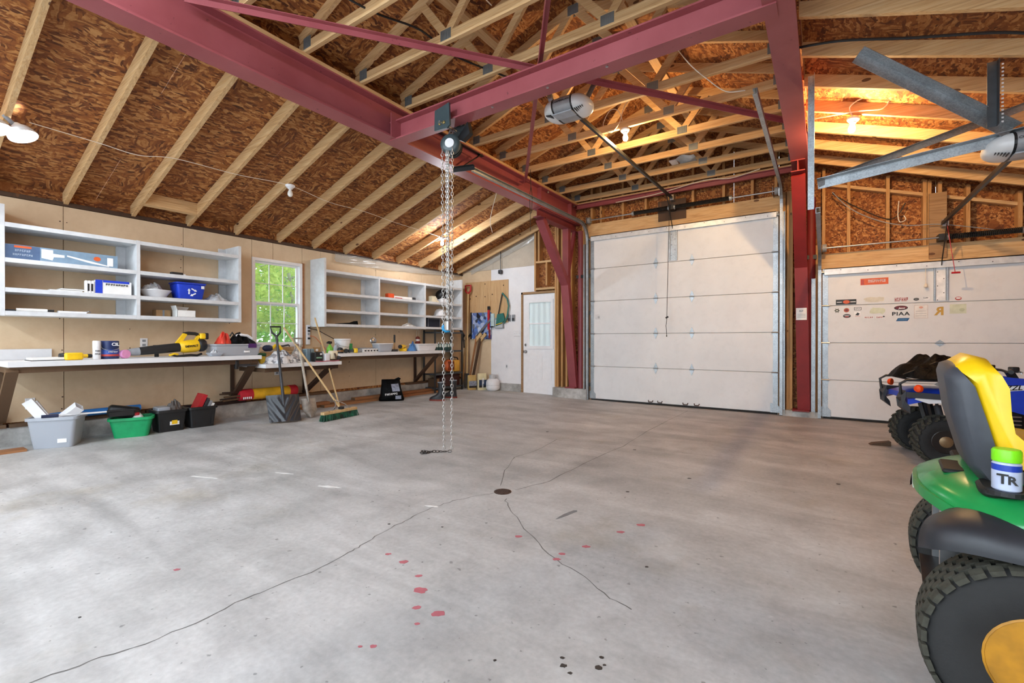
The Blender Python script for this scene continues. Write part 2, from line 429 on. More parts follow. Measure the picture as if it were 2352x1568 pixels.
for i, (x, y, s) in enumerate(((-1.501,1.476,.030),(-1.312,1.39,.026),(-1.599,1.562,.016),(-1.417,1.371,.018),(-1.762,1.617,.022),(-1.133,2.08,.018),(-1.138,2.146,.018),(-1.37,1.107,.012),(-1.409,1.08,.008),(-1.446,2.195,.02),(-.982,2.584,.02),(-.916,2.752,.025),(-1.071,2.297,.02),(-1.896,1.629,.015),(-1.335,1.294,.010),(-2.626,.936,.014))):
    blot(x, y, s*1.15, s*.8, M_PAINTSPOT, 'paint_spot', i + 10, R(34))
for i, (x, y, s) in enumerate(((-.743,1.412,.011),(-.638,1.472,.012),(-.764,1.445,.008),(-.65,1.525,.008),(-.956,1.3,.006),(-.627,1.495,.006),(-.708,1.393,.007),(-2.502,.553,.006),(-.724,2.261,.008),(-2.2,1.9,.008),(-1.9,2.05,.007),(-1.2,3.3,.012),(-.9,3.9,.014),(-1.6,4.6,.014),(-2.8,4.9,.016),(.1,4.4,.015))):
    blot(x, y, s*1.2, s*.9, M_OIL, 'oil_spot', i + 40, R(34))
for i, (x, y, rx, ry) in enumerate(((-3.14,2.123,.10,.022),(-3.752,2.106,.11,.012),(-4.187,1.66,.2,.010),(-2.199,2.264,.06,.012))):
    blot(x, y, rx, ry, M_SCRAPE, 'pale_scrape', i + 70, R(20))
blot(-1.366, 2.664, .115, .018, pl('grey_mark', '#77787a', .7), 'dark_scuff', 90, R(78))
def crack(pts, w0, seed):
    rn = random.Random(seed); P = []
    for (a, c) in zip(pts[:-1], pts[1:]):
        for k in range(4): P.append((a[0] + (c[0]-a[0])*k/4 + rn.uniform(-.008, .008), a[1] + (c[1]-a[1])*k/4 + rn.uniform(-.008, .008)))
    P.append(pts[-1]); b = MB()
    L = []; Rr = []
    for i, p in enumerate(P):
        q = P[min(i+1, len(P)-1)]; o = P[max(i-1, 0)]; d = Vector((q[0]-o[0], q[1]-o[1])).normalized(); n = Vector((-d.y, d.x))*w0*rn.uniform(.5, 1.2)
        L.append((p[0]+n.x, p[1]+n.y, floor_z(p[0]) + .0006)); Rr.append((p[0]-n.x, p[1]-n.y, floor_z(p[0]) + .0006))
    k = len(P); b.add(L + Rr, [(i, i+1, k+i+1, k+i) for i in range(k-1)]); b.build('floor_crack', M_CRACK, floor)
crack([(-1.995,2.737),(-2.088,2.571),(-2.144,2.424),(-2.169,2.275),(-2.17,2.115),(-2.155,1.953),(-2.138,1.772),(-2.095,1.617),(-2.083,1.525),(-2.055,1.352),(-2.08,1.1),(-2.087,.96),(-2.071,.8),(-2.08,.64),(-2.12,.53),(-2.15,.40),(-2.2,.2)], .0035, 1)
crack([(-1.868,2.667),(-1.751,2.541),(-1.575,2.391),(-1.364,2.23),(-1.137,2.072),(-.942,1.996),(-.768,1.892),(-.662,1.867)], .003, 2)
crack([(-2.063,2.886),(-2.273,3.244),(-2.456,3.652),(-2.418,3.992),(-2.5,4.6)], .003, 3)
crack([(-1.908,2.867),(-1.811,3.191),(-1.807,3.564),(-1.801,4.102),(-1.757,4.678),(-1.8,5.6),(-1.78,7.6)], .0035, 4)
# floor drain
t = thing('floor_drain', 'small round rusty floor drain grate where the floor cracks meet', 'drain', (-1.969, 2.778, 0))
MB().lathe([(.0, .0), (.065, .0), (.065, .003), (.052, .003)], n=20).build('drain_ring', M_RUSTY, t, smooth=40)
for k in range(-2, 3):
    h = math.sqrt(.052**2 - (k*.019)**2); MB().box(-h, h, k*.019-.005, k*.019+.005, .003, .006).build('grate_bar', M_RUSTY, t)

# ---------------------------------------------------------------- left wall
wl = thing('wall_left', 'left wall of tan fibreboard sheets above a concrete curb', None, (XL, 2, 0), kind='structure')
WY0, WY1, WZ0, WZ1 = 3.40, 4.175, 1.02, 2.335          # window opening
BT = .02; ZB, ZT = .28, 2.585
def wbd(y0, y1, z0, z1): MB().box(XL - BT, XL, y0 + .003, y1 - .003, z0, z1).build('wall_board', M_KRAFT, wl, world=True)
js = [-3.2, -2.2, -1.0, .2, 1.40, 2.535, 3.40]
for a, c in zip(js[:-1], js[1:]): wbd(a, c, ZB, ZT)
wbd(3.40, 3.71, WZ1, ZT); wbd(3.71, 4.175, WZ1, ZT); wbd(3.40, 4.175, ZB, WZ0)
for a, c in zip([4.175, 4.50, 5.635, 6.80, 8.10][:-1], [4.50, 5.635, 6.80, 8.10]): wbd(a, c, ZB, ZT)
def wall_with_hole(name, x0, x1, mat):
    b = MB(); b.box(x0, x1, YB, WY0, 0, 2.74); b.box(x0, x1, WY1, 8.3, 0, 2.74); b.box(x0, x1, WY0, WY1, 0, WZ0); b.box(x0, x1, WY0, WY1, WZ1, 2.74)
    return b.build(name, mat, wl, world=True)
wall_with_hole('outer_sheathing', XL - .16, XL - .022, M_OSB)
# nail heads, torn paper spots and ledger marks
b = MB(); rn = random.Random(5)
for k in range(46):
    y = rn.choice([.25, .85, 1.38, 1.42, 1.98, 2.52, 2.56, 3.1, 4.48, 4.53, 5.05, 5.62, 5.66, 6.2, 6.78]) + rn.uniform(-.015, .015); z = rn.uniform(.35, 2.5)
    b.cyl((XL - .001, y, z), (XL + .002, y, z), rn.uniform(.005, .009), n=6)
tag(b.build('nail_head', M_RUSTY, wl, world=True), kind='stuff')
# concrete curb and sill plate
cb = tag(MB().box(XL - .16, XL + .055, YB, 8.3, -.02, .235).build('baseboard_left', M_CURB), 'concrete foundation curb along the left wall', kind='structure')
for y0, y1 in ((-1.0, .96), (.98, 2.1), (2.12, 3.28), (3.9, 4.7), (6.35, 7.2)):
    MB().box(XL + .002, XL + .075, y0, y1, .236, .272).build('sill_plate', M_DARKW, cb)
# window
win = thing('window_1', 'white vinyl double hung window with six over six grid', None, (XL, 3.79, WZ0), kind='structure')
b = MB(); fx0, fx1 = XL - .11, XL + .012; f = .042
for (a0, a1, c0, c1) in ((WY0, WY1, WZ1 - f, WZ1), (WY0, WY1, WZ0, WZ0 + f), (WY0, WY0 + f, WZ0 + f, WZ1 - f), (WY1 - f, WY1, WZ0 + f, WZ1 - f)): b.box(fx0, fx1, a0, a1, c0, c1)
b.build('window_frame', M_VINYL, win, world=True)
zm = 1.665
def sash(nm, z0, z1, x):
    s_ = MB(); g = .03
    for (a0, a1, c0, c1) in ((WY0 + f, WY1 - f, z1 - g, z1), (WY0 + f, WY1 - f, z0, z0 + g), (WY0 + f, WY0 + f + g, z0 + g, z1 - g), (WY1 - f - g, WY1 - f, z0 + g, z1 - g)): s_.box(x - .03, x, a0, a1, c0, c1)
    so = s_.build(nm, M_VINYL, win, world=True)
    ya, yb = WY0 + f + g, WY1 - f - g; za, zb = z0 + g, z1 - g
    for i in range(3):
        for j in range(2):
            MB().box(x - .018, x - .012, ya + (yb-ya)*i/3, ya + (yb-ya)*(i+1)/3, za + (zb-za)*j/2, za + (zb-za)*(j+1)/2).build('pane', M_GLASS, so, world=True)
    for i in (1, 2): MB().box(x - .022, x - .006, ya + (yb-ya)*i/3 - .005, ya + (yb-ya)*i/3 + .005, za, zb).build('muntin', M_VINYL, so, world=True)
    MB().box(x - .022, x - .006, ya, yb, (za+zb)/2 - .005, (za+zb)/2 + .005).build('muntin', M_VINYL, so, world=True)
sash('upper_sash', zm - .02, WZ1 - f, XL - .045); sash('lower_sash', WZ0 + f, zm + .03, XL - .008)
MB().box(XL - .02, XL + .012, WY1 + .002, WY1 + .035, WZ0 - .1, WZ1 + .01).build('rough_jamb', M_CEDAR, win, world=True)

# ---------------------------------------------------------------- front wall
SL = .342
def zroof(x):
    """underside of the roof sheathing"""
    if x < -4.0: return 2.745 + SL*(x - XL)
    if x <= -.25: return 3.93 + SL*min(x + 4.0, -.25 - x)
    return 3.735 - SL*(x + .25)
wf = thing('wall_front', 'front wall of bare studs and orange strand board around the garage doors', None, (-2.1, 8.15, 0), kind='structure')
def wprism(name, x0, x1, z0, y0, y1, mat, ztop=None, parent=None):
    xs = [x0] + [q for q in (-4.001, -3.999, -2.125, -.251, -.249) if x0 < q < x1] + [x1]
    top = [(x, (zroof(x) if ztop is None else ztop)) for x in reversed(xs)]
    return MB().prism([(x0, z0), (x1, z0)] + top, y0, y1, 'y').build(name, mat, parent or wf, world=True)
OY0, OY1 = 8.145, 8.16
for (x0, x1, z0) in ((-4.88, -4.41, 2.10), (-4.41, -3.62, .18), (-3.62, -2.42, 3.06), (-2.42, -1.2, 3.06), (-1.2, -.57, 3.06), (-.57, 0, .06), (0, 1.22, 2.14), (1.22, 2.47, 2.14), (2.47, 2.8, 0.02), (-7.0, -5.23, .02), (-5.23, -4.88, 2.10)):
    wprism('strand_board', x0 + .002, x1 - .002, z0, OY0, OY1, M_OSB)
# finished boards on the left part
wprism('wall_board', -6.88, -6.052, .2, 8.10, 8.13, M_KRAFT, 2.66)
wprism('wall_board', -6.048, -5.235, .19, 8.095, 8.13, M_WHITEB, 2.66)
wprism('wall_board', -5.235, -4.885, 2.10, 8.095, 8.13, M_WHITEB, 2.66)
wprism('wall_board', -6.88, -6.0, 2.664, 8.10, 8.13, M_GREYB)
wprism('wall_board', -5.996, -4.885, 2.664, 8.10, 8.13, M_GREYB)
MB().box(-6.88, -5.25, 8.07, 8.16, -.02, .195).build('concrete_curb', M_CURB, wf, world=True)
MB().box(-4.38, -3.66, 7.86, 8.16, -.02, .20).build('concrete_curb', M_CURB, wf, world=True)
MB().box(-.50, -.03, 7.9, 8.16, -.02, .085).build('concrete_curb', M_CURB, wf, world=True)
MB().box(2.5, 2.8, 7.9, 8.16, -.02, .085).build('concrete_curb', M_CURB, wf, world=True)
# studs
def stud(x, z0, z1, w=.038, y0=8.005, y1=8.145, mat=None): MB().box(x - w/2, x + w/2, y0, y1, z0, z1).build('stud', mat or M_WZ, wf, world=True)
for x in (-4.865, -4.39, -4.345, -4.25): stud(x, .2 if x > -4.6 else 2.12, zroof(x) - .02)
stud(-4.60, 2.22, 2.68); stud(-4.78, 2.72, 3.4)
for z in (2.14, 2.68): MB().box(-4.84, -4.41, 8.0, 8.14, z, z + .04).build('blocking', M_WX, wf, world=True)
for x in (-4.15, -4.05, -3.80, -3.755, -3.70, -3.65): stud(x, .2, 3.3)
for x in (-.535, -.49, -.44, -.40, -.12, -.075, -.03): stud(x, .085, 3.35 if x < -.3 else 2.5)
for x in (-3.62, -3.436, -3.012, -2.595, -2.2, -1.80, -1.33, -.92, -.6): stud(x, 3.3, zroof(x) - .06)
for x in (.0, .291, .719, 1.095, 1.14, 1.242, 1.505, 1.958, 2.42): stud(x, 2.36, zroof(x) - .06)
stud(2.52, .085, 2.9); stud(2.6, .085, 2.8)
# headers
MB().box(-3.68, -.52, 7.985, 8.13, 3.065, 3.30).build('header_plank', M_WX, wf, world=True)
MB().box(-.06, 2.56, 7.985, 8.13, 2.145, 2.36).build('header_plank', M_WX, wf, world=True)
MB().box(-3.9, -.3, 8.0, 8.13, 3.66, 3.74).build('top_plate', M_WX, wf, world=True)
MB().bar((0.05, 8.07, 3.36), (2.5, 8.07, 2.60), .09, .04).build('sloped_plate', M_WX, wf, world=True)
MB().box(-2.36, -1.90, 7.965, 7.985, 3.16, 3.50).build('centre_pad', M_DARKW, wf, world=True)
MB().box(1.13, 1.30, 7.96, 8.0, 2.18, 3.02).build('centre_pad', M_WOLD, wf, world=True)
for (xa_, xb_, zt_) in ((-3.68, -3.585, 3.07), (-.60, -.515, 3.07), (-.045, .012, 2.15), (2.455, 2.50, 2.15)): MB().box(xa_, xb_, 8.0, 8.144, .0, zt_).build('jamb', M_WZ, wf, world=True)
# right wall
wr = tag(MB().box(XR, XR + .1, YB, 8.3, 0, 2.75).build('wall_right', M_OSB), 'strand board wall on the right', kind='structure')
for k in range(18): MB().box(XR - .089, XR, YB + .1 + .61*k, YB + .138 + .61*k, .02, 2.62).build('stud', M_WZ, wr)

# ---------------------------------------------------------------- roof: sheets and rafters
ceil = thing('ceiling', 'open roof of strand board sheets on rafters', None, (-2.1, 3, 3.7), kind='structure')
def sheet(xa, xb, ya, yb, za, zb):
    g = .0025; vs = [(xa, ya+g, za), (xb, ya+g, zb), (xb, yb-g, zb), (xa, yb-g, za)]
    b = MB(); b.add(vs + [(p[0], p[1], p[2] + .012) for p in vs], [(0,3,2,1),(4,5,6,7),(0,1,5,4),(1,2,6,5),(2,3,7,6),(3,0,4,7)]); b.build('roof_sheet', M_OSB, ceil, world=True)
def slope(x0, x1, z0, s, off):
    n = max(1, math.ceil(abs(x1 - x0)/1.155)); 
    for i in range(n):
        a = x0 + (x1-x0)*i/n; c = x0 + (x1-x0)*(i+1)/n
        y = YB + (off if i % 2 else 0) - 2.44
        while y < 8.45:
            ya = max(y, YB); yb = min(y + 2.44, 8.45)
            if yb > ya + .05: sheet(a, c, ya, yb, z0 + s*(a-x0), z0 + s*(c-x0))
            y += 2.44
slope(-7.15, -3.98, 2.745 + SL*(-.27), SL, 1.22)
slope(-4.12, -2.125, 3.93 - SL*.12, SL, 1.22); slope(-2.125, -.13, 3.93 + SL*1.875, -SL, 0)
slope(-.27, 2.85, 3.735 + SL*.02, -SL, 1.22)
MB().box(-4.09, -4.075, YB, 8.3, 3.66, 3.95).build('gap_board', M_OSB, ceil, world=True)
MB().box(-.175, -.16, YB, 8.3, 3.66, 3.95).build('gap_board', M_OSB, ceil, world=True)
rn = random.Random(3)
RY = [1.415 + .593*k for k in range(-3, 12)]
def rafter(x0, z0, x1, z1, y):
    b = MB(); d = .138
    b.prism([(x0, z0), (x1, z1), (x1, z1 + d), (x0, z0 + d)], y - .019, y + .019, 'y'); b.build('rafter', M_WX, ceil, world=True)
for y in RY:
    j = rn.uniform(-.012, .012); rafter(-7.0, 2.602 + SL*(-.12), -4.02, 2.602 + SL*2.86, y + j)
MB().prism([(-6.6, 2.602+SL*.28), (-6.555, 2.602+SL*.325), (-6.555, 2.74+SL*.325), (-6.6, 2.74+SL*.28)], RY[4]+.02, RY[5]-.02, 'y').build('blocking', M_WY, ceil, world=True)
for k in range(12):
    y = 2.41 + .578*k - .578*2
    if y < 8.1: rafter(-.16, 3.586, 2.75, 3.586 - SL*2.91, y)
MB().box(XL - .12, XL + .02, YB, 8.1, 2.59, 2.632).build('wall_plate', M_DARKW, ceil, world=True)

# ---------------------------------------------------------------- roof trusses
ORD = ['first','second','third','fourth','fifth','sixth','seventh','eighth','ninth','tenth','eleventh','twelfth']
xa, xb = -4.0, -.25; zb0 = 3.742; ap = (-2.125, 3.93 + SL*1.875)
plate_src = {}
def gplate(parent, x, z, w, h, y):
    k = (round(w, 3), round(h, 3))
    for s_ in (-1, 1):
        if k not in plate_src:
            b = MB(); b.box(-w/2, w/2, -.0012, .0012, -h/2, h/2)
            for i in range(6): b.box(-w/2 + w*(i+.2)/6, -w/2 + w*(i+.6)/6, -.003, .003, -h*.46, h*.46)
            plate_src[k] = b.build('gusset_plate', M_PLATE, parent); plate_src[k].location = (x, s_*.0205, z)
        else: inst(plate_src[k], (x, s_*.0205, z), parent, name='gusset_plate')
TY = [7.93 - .612*k for k in range(0, 17)]
def truss(i, y):
    lab = 'wooden roof truss, %s out from the garage door wall' % ORD[i]
    t = thing('roof_truss', lab, 'roof truss', (xa, y, zb0), 0, 'roof trusses between the red beams')
    O = lambda x, z: (x - xa, 0, z - zb0)
    MB().bar(O(xa, zb0 + .045), O(xb, zb0 + .045), .038, .089).build('bottom_chord', M_WX, t)
    zt = lambda x: 3.93 + SL*min(x - xa, xb - x) - .047
    for (p, q) in ((xa, ap[0]), (ap[0], xb)): MB().bar(O(p, zt(p)), O(q, zt(q)), .038, .089).build('top_chord', M_WX, t)
    p1, p2 = xa + 1.25, xa + 2.5; m1, m2 = xa + .94, xb - .94
    for (a, c) in (((p1, zb0+.06), (m1, zt(m1))), ((p1, zb0+.06), (ap[0]-.02, zt(ap[0])-.02)), ((p2, zb0+.06), (ap[0]+.02, zt(ap[0])-.02)), ((p2, zb0+.06), (m2, zt(m2)))):
        MB().bar(O(*a), O(*c), .036, .075).build('web', M_WX, t)
    gplate(t, .13, .075, .11, .10, y); gplate(t, 3.62, .075, .11, .10, y)
    gplate(t, 1.25, .065, .12, .09, y); gplate(t, 2.5, .065, .12, .09, y); gplate(t, 1.875, ap[1]-zb0-.07, .12, .10, y)
    return t
for i, y in enumerate(TY[:12]): truss(i, y)
# long braces running across the trusses
for k, (x, z) in enumerate(((-2.75, 4.09), (-1.5, 4.09))):
    tag(MB().box(x-.045, x+.045, YB, 7.9, z, z+.038).build('lateral_brace', M_WY), 'long wooden brace nailed along the truss webs, %s of the ridge' % ('left', 'right')[k], 'brace')

# ---------------------------------------------------------------- red steel frame
def ibeam(b, axis, c, a0, a1, z0, z1, w, tf=.016, tw=.011):
    for (u0, u1, v0, v1) in ((-w/2, w/2, z0, z0+tf), (-w/2, w/2, z1-tf, z1), (-tw/2, tw/2, z0+tf, z1-tf)):
        if axis == 'y': b.box(c+u0, c+u1, a0, a1, v0, v1)
        else: b.box(a0, a1, c+u0, c+u1, v0, v1)
    return b
def steel(name, label, base, bm, cat='beam'):
    t = thing(name, label, cat, base); return t
for (nm, lab, cx) in (('steel_beam', 'long dark red steel I-beam over the left side of the trusses', -4.0), ('steel_beam', 'dark red steel I-beam running toward the middle pier between garage doors', -.25)):
    t = thing(nm, lab, 'beam', (cx, 8.0, 3.345))
    ibeam(MB(), 'y', cx, YB, 8.12, 3.345, 3.70, .20 if cx < -3 else .185).build('i_section', M_RED, t, world=True)
    for y in (6.64, 7.75):
        b = MB(); b.box(cx - .085, cx - .006, y, y + .012, 3.362, 3.683); b.box(cx + .006, cx + .085, y, y + .012, 3.362, 3.683); b.build('stiffener', M_RED, t, world=True)
    for y in (6.9, 7.9): MB().cyl((cx + .07, y, 3.68), (cx + .07, y, 3.655), .014, n=6).build('bolt', M_STEEL, t, world=True)
    MB().box(cx - .075, cx + .098, YB, 8.12, 3.7005, 3.738).build('nailer_plank', M_WY, t, world=True)
t = thing('steel_beam', 'dark red steel cross beam carrying the chain hoist', 'beam', (-2.1, 3.54, 3.335))
ibeam(MB(), 'x', 3.54, -3.99, -.26, 3.335, 3.545, .155, .014).build('i_section', M_RED, t, world=True)
MB().box(-3.905, -3.893, 3.40, 3.68, 3.34, 3.60).build('end_plate', M_RED, t, world=True)
for (x, y) in ((-2.6, 3.50), (-2.0, 3.50), (-1.45, 3.5)): MB().cyl((x, y, 3.3355), (x, y, 3.328), .012, n=6).build('bolt', M_STEEL, t, world=True)
def column(cx, lab, px):
    rm = M_RED3 if cx < -3 else M_RED2
    t = thing('steel_column', lab, 'column', (cx, 8.0, .2))
    z0 = .20 if cx < -3 else .085
    MB().box(cx - .11, cx + .10, 7.85, 8.1, z0, z0 + .02).build('base_plate', rm, t, world=True)
    MB().bar((cx + .03, 7.97, z0 + .02), (cx, 7.67, 2.22), .155, .10, (0, 1, 0)).build('leaning_leg', rm, t, world=True)
    MB().bar((cx, 7.69, 2.15), (cx, 6.76, 3.19), .15, .10, (0, 1, 1)).build('knee_brace', rm, t, world=True)
    ibeam(MB(), 'y', cx, 6.64, 8.1, 3.20, 3.343, .15, .012).build('knee_rail', rm, t, world=True)
    MB().bar((cx, 7.72, 2.20), (cx, 7.72, 3.20), .12, .10, (0, 1, 0)).build('upright_strut', rm, t, world=True)
    MB().bar((cx + .02, 7.76, 2.45), (cx + .02, 8.0, 3.20), .06, .06, (0, 1, 0)).build('small_strut', rm, t, world=True)
    MB().cyl((px, 8.02, z0), (px, 8.02, 3.20), .055, n=16).build('pipe_post', rm, t, world=True, smooth=40)
    MB().box(px - .07, px + .07, 7.97, 8.07, 2.30, 2.36).build('pipe_clamp', M_BLK, t, world=True)
    return t
column(-4.0, 'red steel column with knee brace beside the white entry door', -3.85)
c2 = column(-.265, 'red steel column with knee brace on the pier between garage doors', -.15)
# paper notice on the column
t = thing('paper_notice', 'small white paper notice taped to the red column', 'notice', (-.26, 7.69, 1.5))
yn = lambda z: 7.97 - (z - .105)*.30/2.115 - .056
M_ = MB(); M_.add([(-.325, yn(1.41), 1.41), (-.195, yn(1.41), 1.41), (-.195, yn(1.58), 1.58), (-.325, yn(1.58), 1.58), (-.325, yn(1.41)-.002, 1.41), (-.195, yn(1.41)-.002, 1.41), (-.195, yn(1.58)-.002, 1.58), (-.325, yn(1.58)-.002, 1.58)], [(0,1,2,3),(4,7,6,5),(0,4,5,1),(1,5,6,2),(2,6,7,3),(3,7,4,0)])
M_.build('paper_sheet', M_PAPER, t, world=True)
scrib(.05, .03, (-.26, yn(1.54) - .004, 1.54), (1, 0, 0), (0, .14, 1), 3, .0008, 4).build('heading', M_GREY, t, world=True)
for z in (1.49, 1.475, 1.46, 1.445): MB().box(-.31, -.21, yn(z) - .0035, yn(z) - .0025, z, z + .004).build('text_line', M_GREY, t, world=True)
# red channel over the big door
t = thing('steel_channel', 'thin red steel channel above the big garage door springs', 'beam', (-2.1, 7.93, 3.6))
b = MB(); b.box(-3.9, -.34, 7.955, 7.965, 3.60, 3.685); b.box(-3.9, -.34, 7.90, 7.965, 3.60, 3.608); b.box(-3.9, -.34, 7.90, 7.965, 3.677, 3.685); b.build('channel', M_RED, t, world=True)
# diagonal rod braces in the roof plane
def brace(p0, p1, lab):
    t = thing('angle_brace', lab, 'brace', p0); MB().angle(p0, p1, .045, .006).build('angle_bar', M_RED, t, world=True)
    d = (Vector(p1) - Vector(p0)).normalized(); u = d*.12
    MB().box(p1[0]-.06, p1[0]+.06, p1[1]-.05, p1[1]+.05, p1[2]-.004, p1[2]+.004).build('end_tab', M_RED, t, world=True)
brace((-3.9, 1.45, 3.66), (-.33, 6.2, 3.66), 'red steel angle brace crossing from near left to middle column')
brace((-.35, 1.0, 3.62), (-3.88, 6.05, 3.60), 'red steel angle brace crossing from near right to far left beam')

# ---------------------------------------------------------------- garage doors
DY = 7.95
hinge_src = None
def hinge(parent, x, z, sx=1.0, sz=1.0):
    """diamond leaf hinge straddling a seam"""
    global hinge_src
    if hinge_src is None:
        b = MB(); b.prism([(0, .10), (.032, .02), (.032, 0), (-.032, 0), (-.032, .02)], 0, -.005, 'y'); b.prism([(0, -.10), (-.032, -.02), (-.032, 0), (.032, 0), (.032, -.02)], 0, -.005, 'y')
        b.cyl((-.04, -.012, 0), (.04, -.012, 0), .009, n=8)
        hinge_src = b.build('hinge', M_GALV, parent); o = hinge_src
    else: o = inst(hinge_src, (0, 0, 0), parent, name='hinge')
    base = parent.location; o.location = (x - base[0], DY - .001 - base[1], z - base[2]); o.scale = (sx, 1, sz)
    return o
def garage_door(nm, lab, x0, x1, n, h, hx_, center):
    t = thing(nm, lab, None, ((x0+x1)/2, DY, 0), kind='structure')
    for i in range(n):
        z0 = .03 + i*h + .002; z1 = .03 + (i+1)*h - .003
        b = MB(); w = x1 - x0
        b.prism([(DY, z0 + .006), (DY + .006, z0), (DY + .04, z0), (DY + .04, z1), (DY + .006, z1), (DY, z1 - .006)], x0 + .0, x1 - .0, 'x')
        s_ = b.build('door_section', M_DOOR, t, world=True)
        for xx in ((x0 - .012, x0 + .055), (x1 - .055, x1 + .012)):
            MB().box(xx[0], xx[1], DY - .004, DY + .03, z0 + .004, z1 - .004).build('end_stile', M_GALV, s_, world=True)
    MB().box(x0 - .01, x1 + .01, DY + .041, DY + .048, .004, .03 + n*h + .03).build('outer_skin', M_DOOR, t, world=True)
    for i in range(1, n):
        for x in hx_:
            if n == 5 or i < 3: hinge(t, x, .03 + i*h, 1 if n == 5 else 1.3, 1 if n == 5 else .45)
        for x in (x0 + .025, x1 - .025):
            hinge(t, x, .03 + i*h, 1.2, 1.0)
            MB().cyl((x - .05, DY - .03, .03 + i*h), (x + .05, DY - .03, .03 + i*h), .008, n=8).build('roller_pin', M_STEEL, t, world=True)
    zt = .03 + n*h
    b = MB(); b.box(x0 + .01, x1 - .01, DY - .055, DY - .003, zt - .012, zt); b.box(x0 + .01, x1 - .01, DY - .055, DY - .05, zt - .085, zt); b.box(x0 + .01, x1 - .01, DY - .055, DY - .003, zt - .09, zt - .085)
    st = b.build('top_strut', pl('bright_galvanised', '#d5d7d8', .4, .35), t, world=True)
    for k in range(int((x1-x0)/.3)):
        MB().cyl((x0 + .2 + k*.3, DY - .058, zt - .03 - .03*(k % 2)), (x0 + .2 + k*.3, DY - .052, zt - .03 - .03*(k % 2)), .006, n=6).build('screw', M_BLK, st, world=True)
    MB().box(x0, x1, DY + .0, DY + .04, .002, .032).build('bottom_seal', M_RUBBER, t, world=True)
    for x in (x0 + .03, x1 - .03):
        MB().prism([(x - .06, .03), (x + .06, .03), (x + .06, .12), (x + .02, .17), (x - .06, .17)], DY - .006, DY - .001, 'y').build('bottom_bracket', M_GALV, t, world=True)
        MB().cyl((x - .06, DY - .03, zt - .05), (x + .06, DY - .03, zt - .05), .02, n=10).build('top_roller', M_GALV, t, world=True)
    # reinforcing bracket for the opener arm
    cb_ = MB().box(center - .045, center + .045, DY - .012, DY - .002, zt - h + .02, zt - .09).build('reinforcing_bracket', M_GALV if n == 5 else pl('white_bracket', '#eceded', .4), t, world=True)
    for s_ in (-1, 1): MB().box(center + s_*.06 - .008, center + s_*.06 + .008, DY - .03, DY - .002, zt - h + .02, zt - .09).build('bracket_rail', M_GALV, t, world=True)
    for k in range(5): MB().cyl((center - .03 + .06*(k % 2), DY - .016, zt - .14 - .09*k), (center - .03 + .06*(k % 2), DY - .011, zt - .14 - .09*k), .006, n=6).build('screw', M_BLK, cb_, world=True)
    return t
d2 = garage_door('door_2', 'tall white five-section overhead garage door', -3.60, -.575, 5, .6045, (-2.395, -1.80), -2.10)
for x in (-2.48, -2.32, -1.90, -1.72): MB().tube([(x - .04, DY - .01, .075), (x - .03, DY - .03, .05), (x + .03, DY - .03, .05), (x + .04, DY - .01, .075)], .008).build('lift_handle', M_RUSTY, d2, world=True)
d3 = garage_door('door_3', 'low white four-section garage door covered in stickers', .0, 2.47, 4, .527, (1.235,), 1.24)

# stickers and lettering on the low door
def sticker(nm, lab, x, z, w, h, mat, shape='rect', extra=None):
    t = thing(nm, lab, 'sticker', (x, DY - .001, z - h/2), group=None)
    y0, y1 = DY - .0022, DY - .0006
    b = MB()
    if shape == 'rect': b.box(x-w/2, x+w/2, y0, y1, z-h/2, z+h/2)
    elif shape == 'oval': b.prism([(x + w/2*math.cos(2*PI*i/20), z + h/2*math.sin(2*PI*i/20)) for i in range(20)], y0, y1, 'y')
    elif shape == 'para': b.prism([(x-w/2, z-h/2), (x+w/2-.02, z-h/2), (x+w/2, z+h/2), (x-w/2+.02, z+h/2)], y0, y1, 'y')
    elif shape == 'star': b.prism([(x + (w/2 if i % 2 == 0 else w/3.6)*math.cos(2*PI*i/12), z + (h/2 if i % 2 == 0 else h/3.6)*math.sin(2*PI*i/12)) for i in range(12)], y0, y1, 'y')
    elif shape == 'blob':
        rn = random.Random(int(x*1000)); b.prism([(x + w/2*rn.uniform(.75, 1)*math.copysign(abs(math.cos(2*PI*i/22))**.5, math.cos(2*PI*i/22)), z + h/2*rn.uniform(.6, 1)*math.copysign(abs(math.sin(2*PI*i/22))**.6, math.sin(2*PI*i/22))) for i in range(22)], y0, y1, 'y')
    b.build('backing', mat, t, world=True)
    for (bb, mm, nn) in (extra or []): bb.build(nn, mm, t, world=True)
    return t
X_, Z_ = (1, 0, 0), (0, 0, 1); SY = DY - .0035
INK = pl('black_ink', '#141414', .5); RINK = pl('red_ink', '#b8463e', .5); GOLD = pl('gold_foil', '#c79a30', .4); OINK = pl('orange_ink', '#d9602f', .5); WINK = pl('white_ink', '#f2f2f2', .5)
TAN = pl('faded_tan_sticker', '#d8d3c3', .6); FGREEN = pl('faded_green_sticker', '#d3d8bf', .6); DRED = pl('dark_red_ink', '#6e1f2b', .5); BINK = pl('blue_ink', '#1b5a8e', .5)
def oval(x, z, w, h): return MB().prism([(x + w/2*math.cos(2*PI*i/18), z + h/2*math.sin(2*PI*i/18)) for i in range(18)], SY, DY - .0015, 'y')
sticker('door_sticker', 'orange rectangular sticker with white lettering, top row of low door', .572, 1.924, .30, .088, OINK, 'rect', [(scrib(.19, .04, (.60, SY, 1.93), X_, Z_, 9, .001, 3), WINK, 'lettering'), (MB().box(.428, .46, SY, DY-.001, 1.885, 1.955), RINK, 'emblem')])
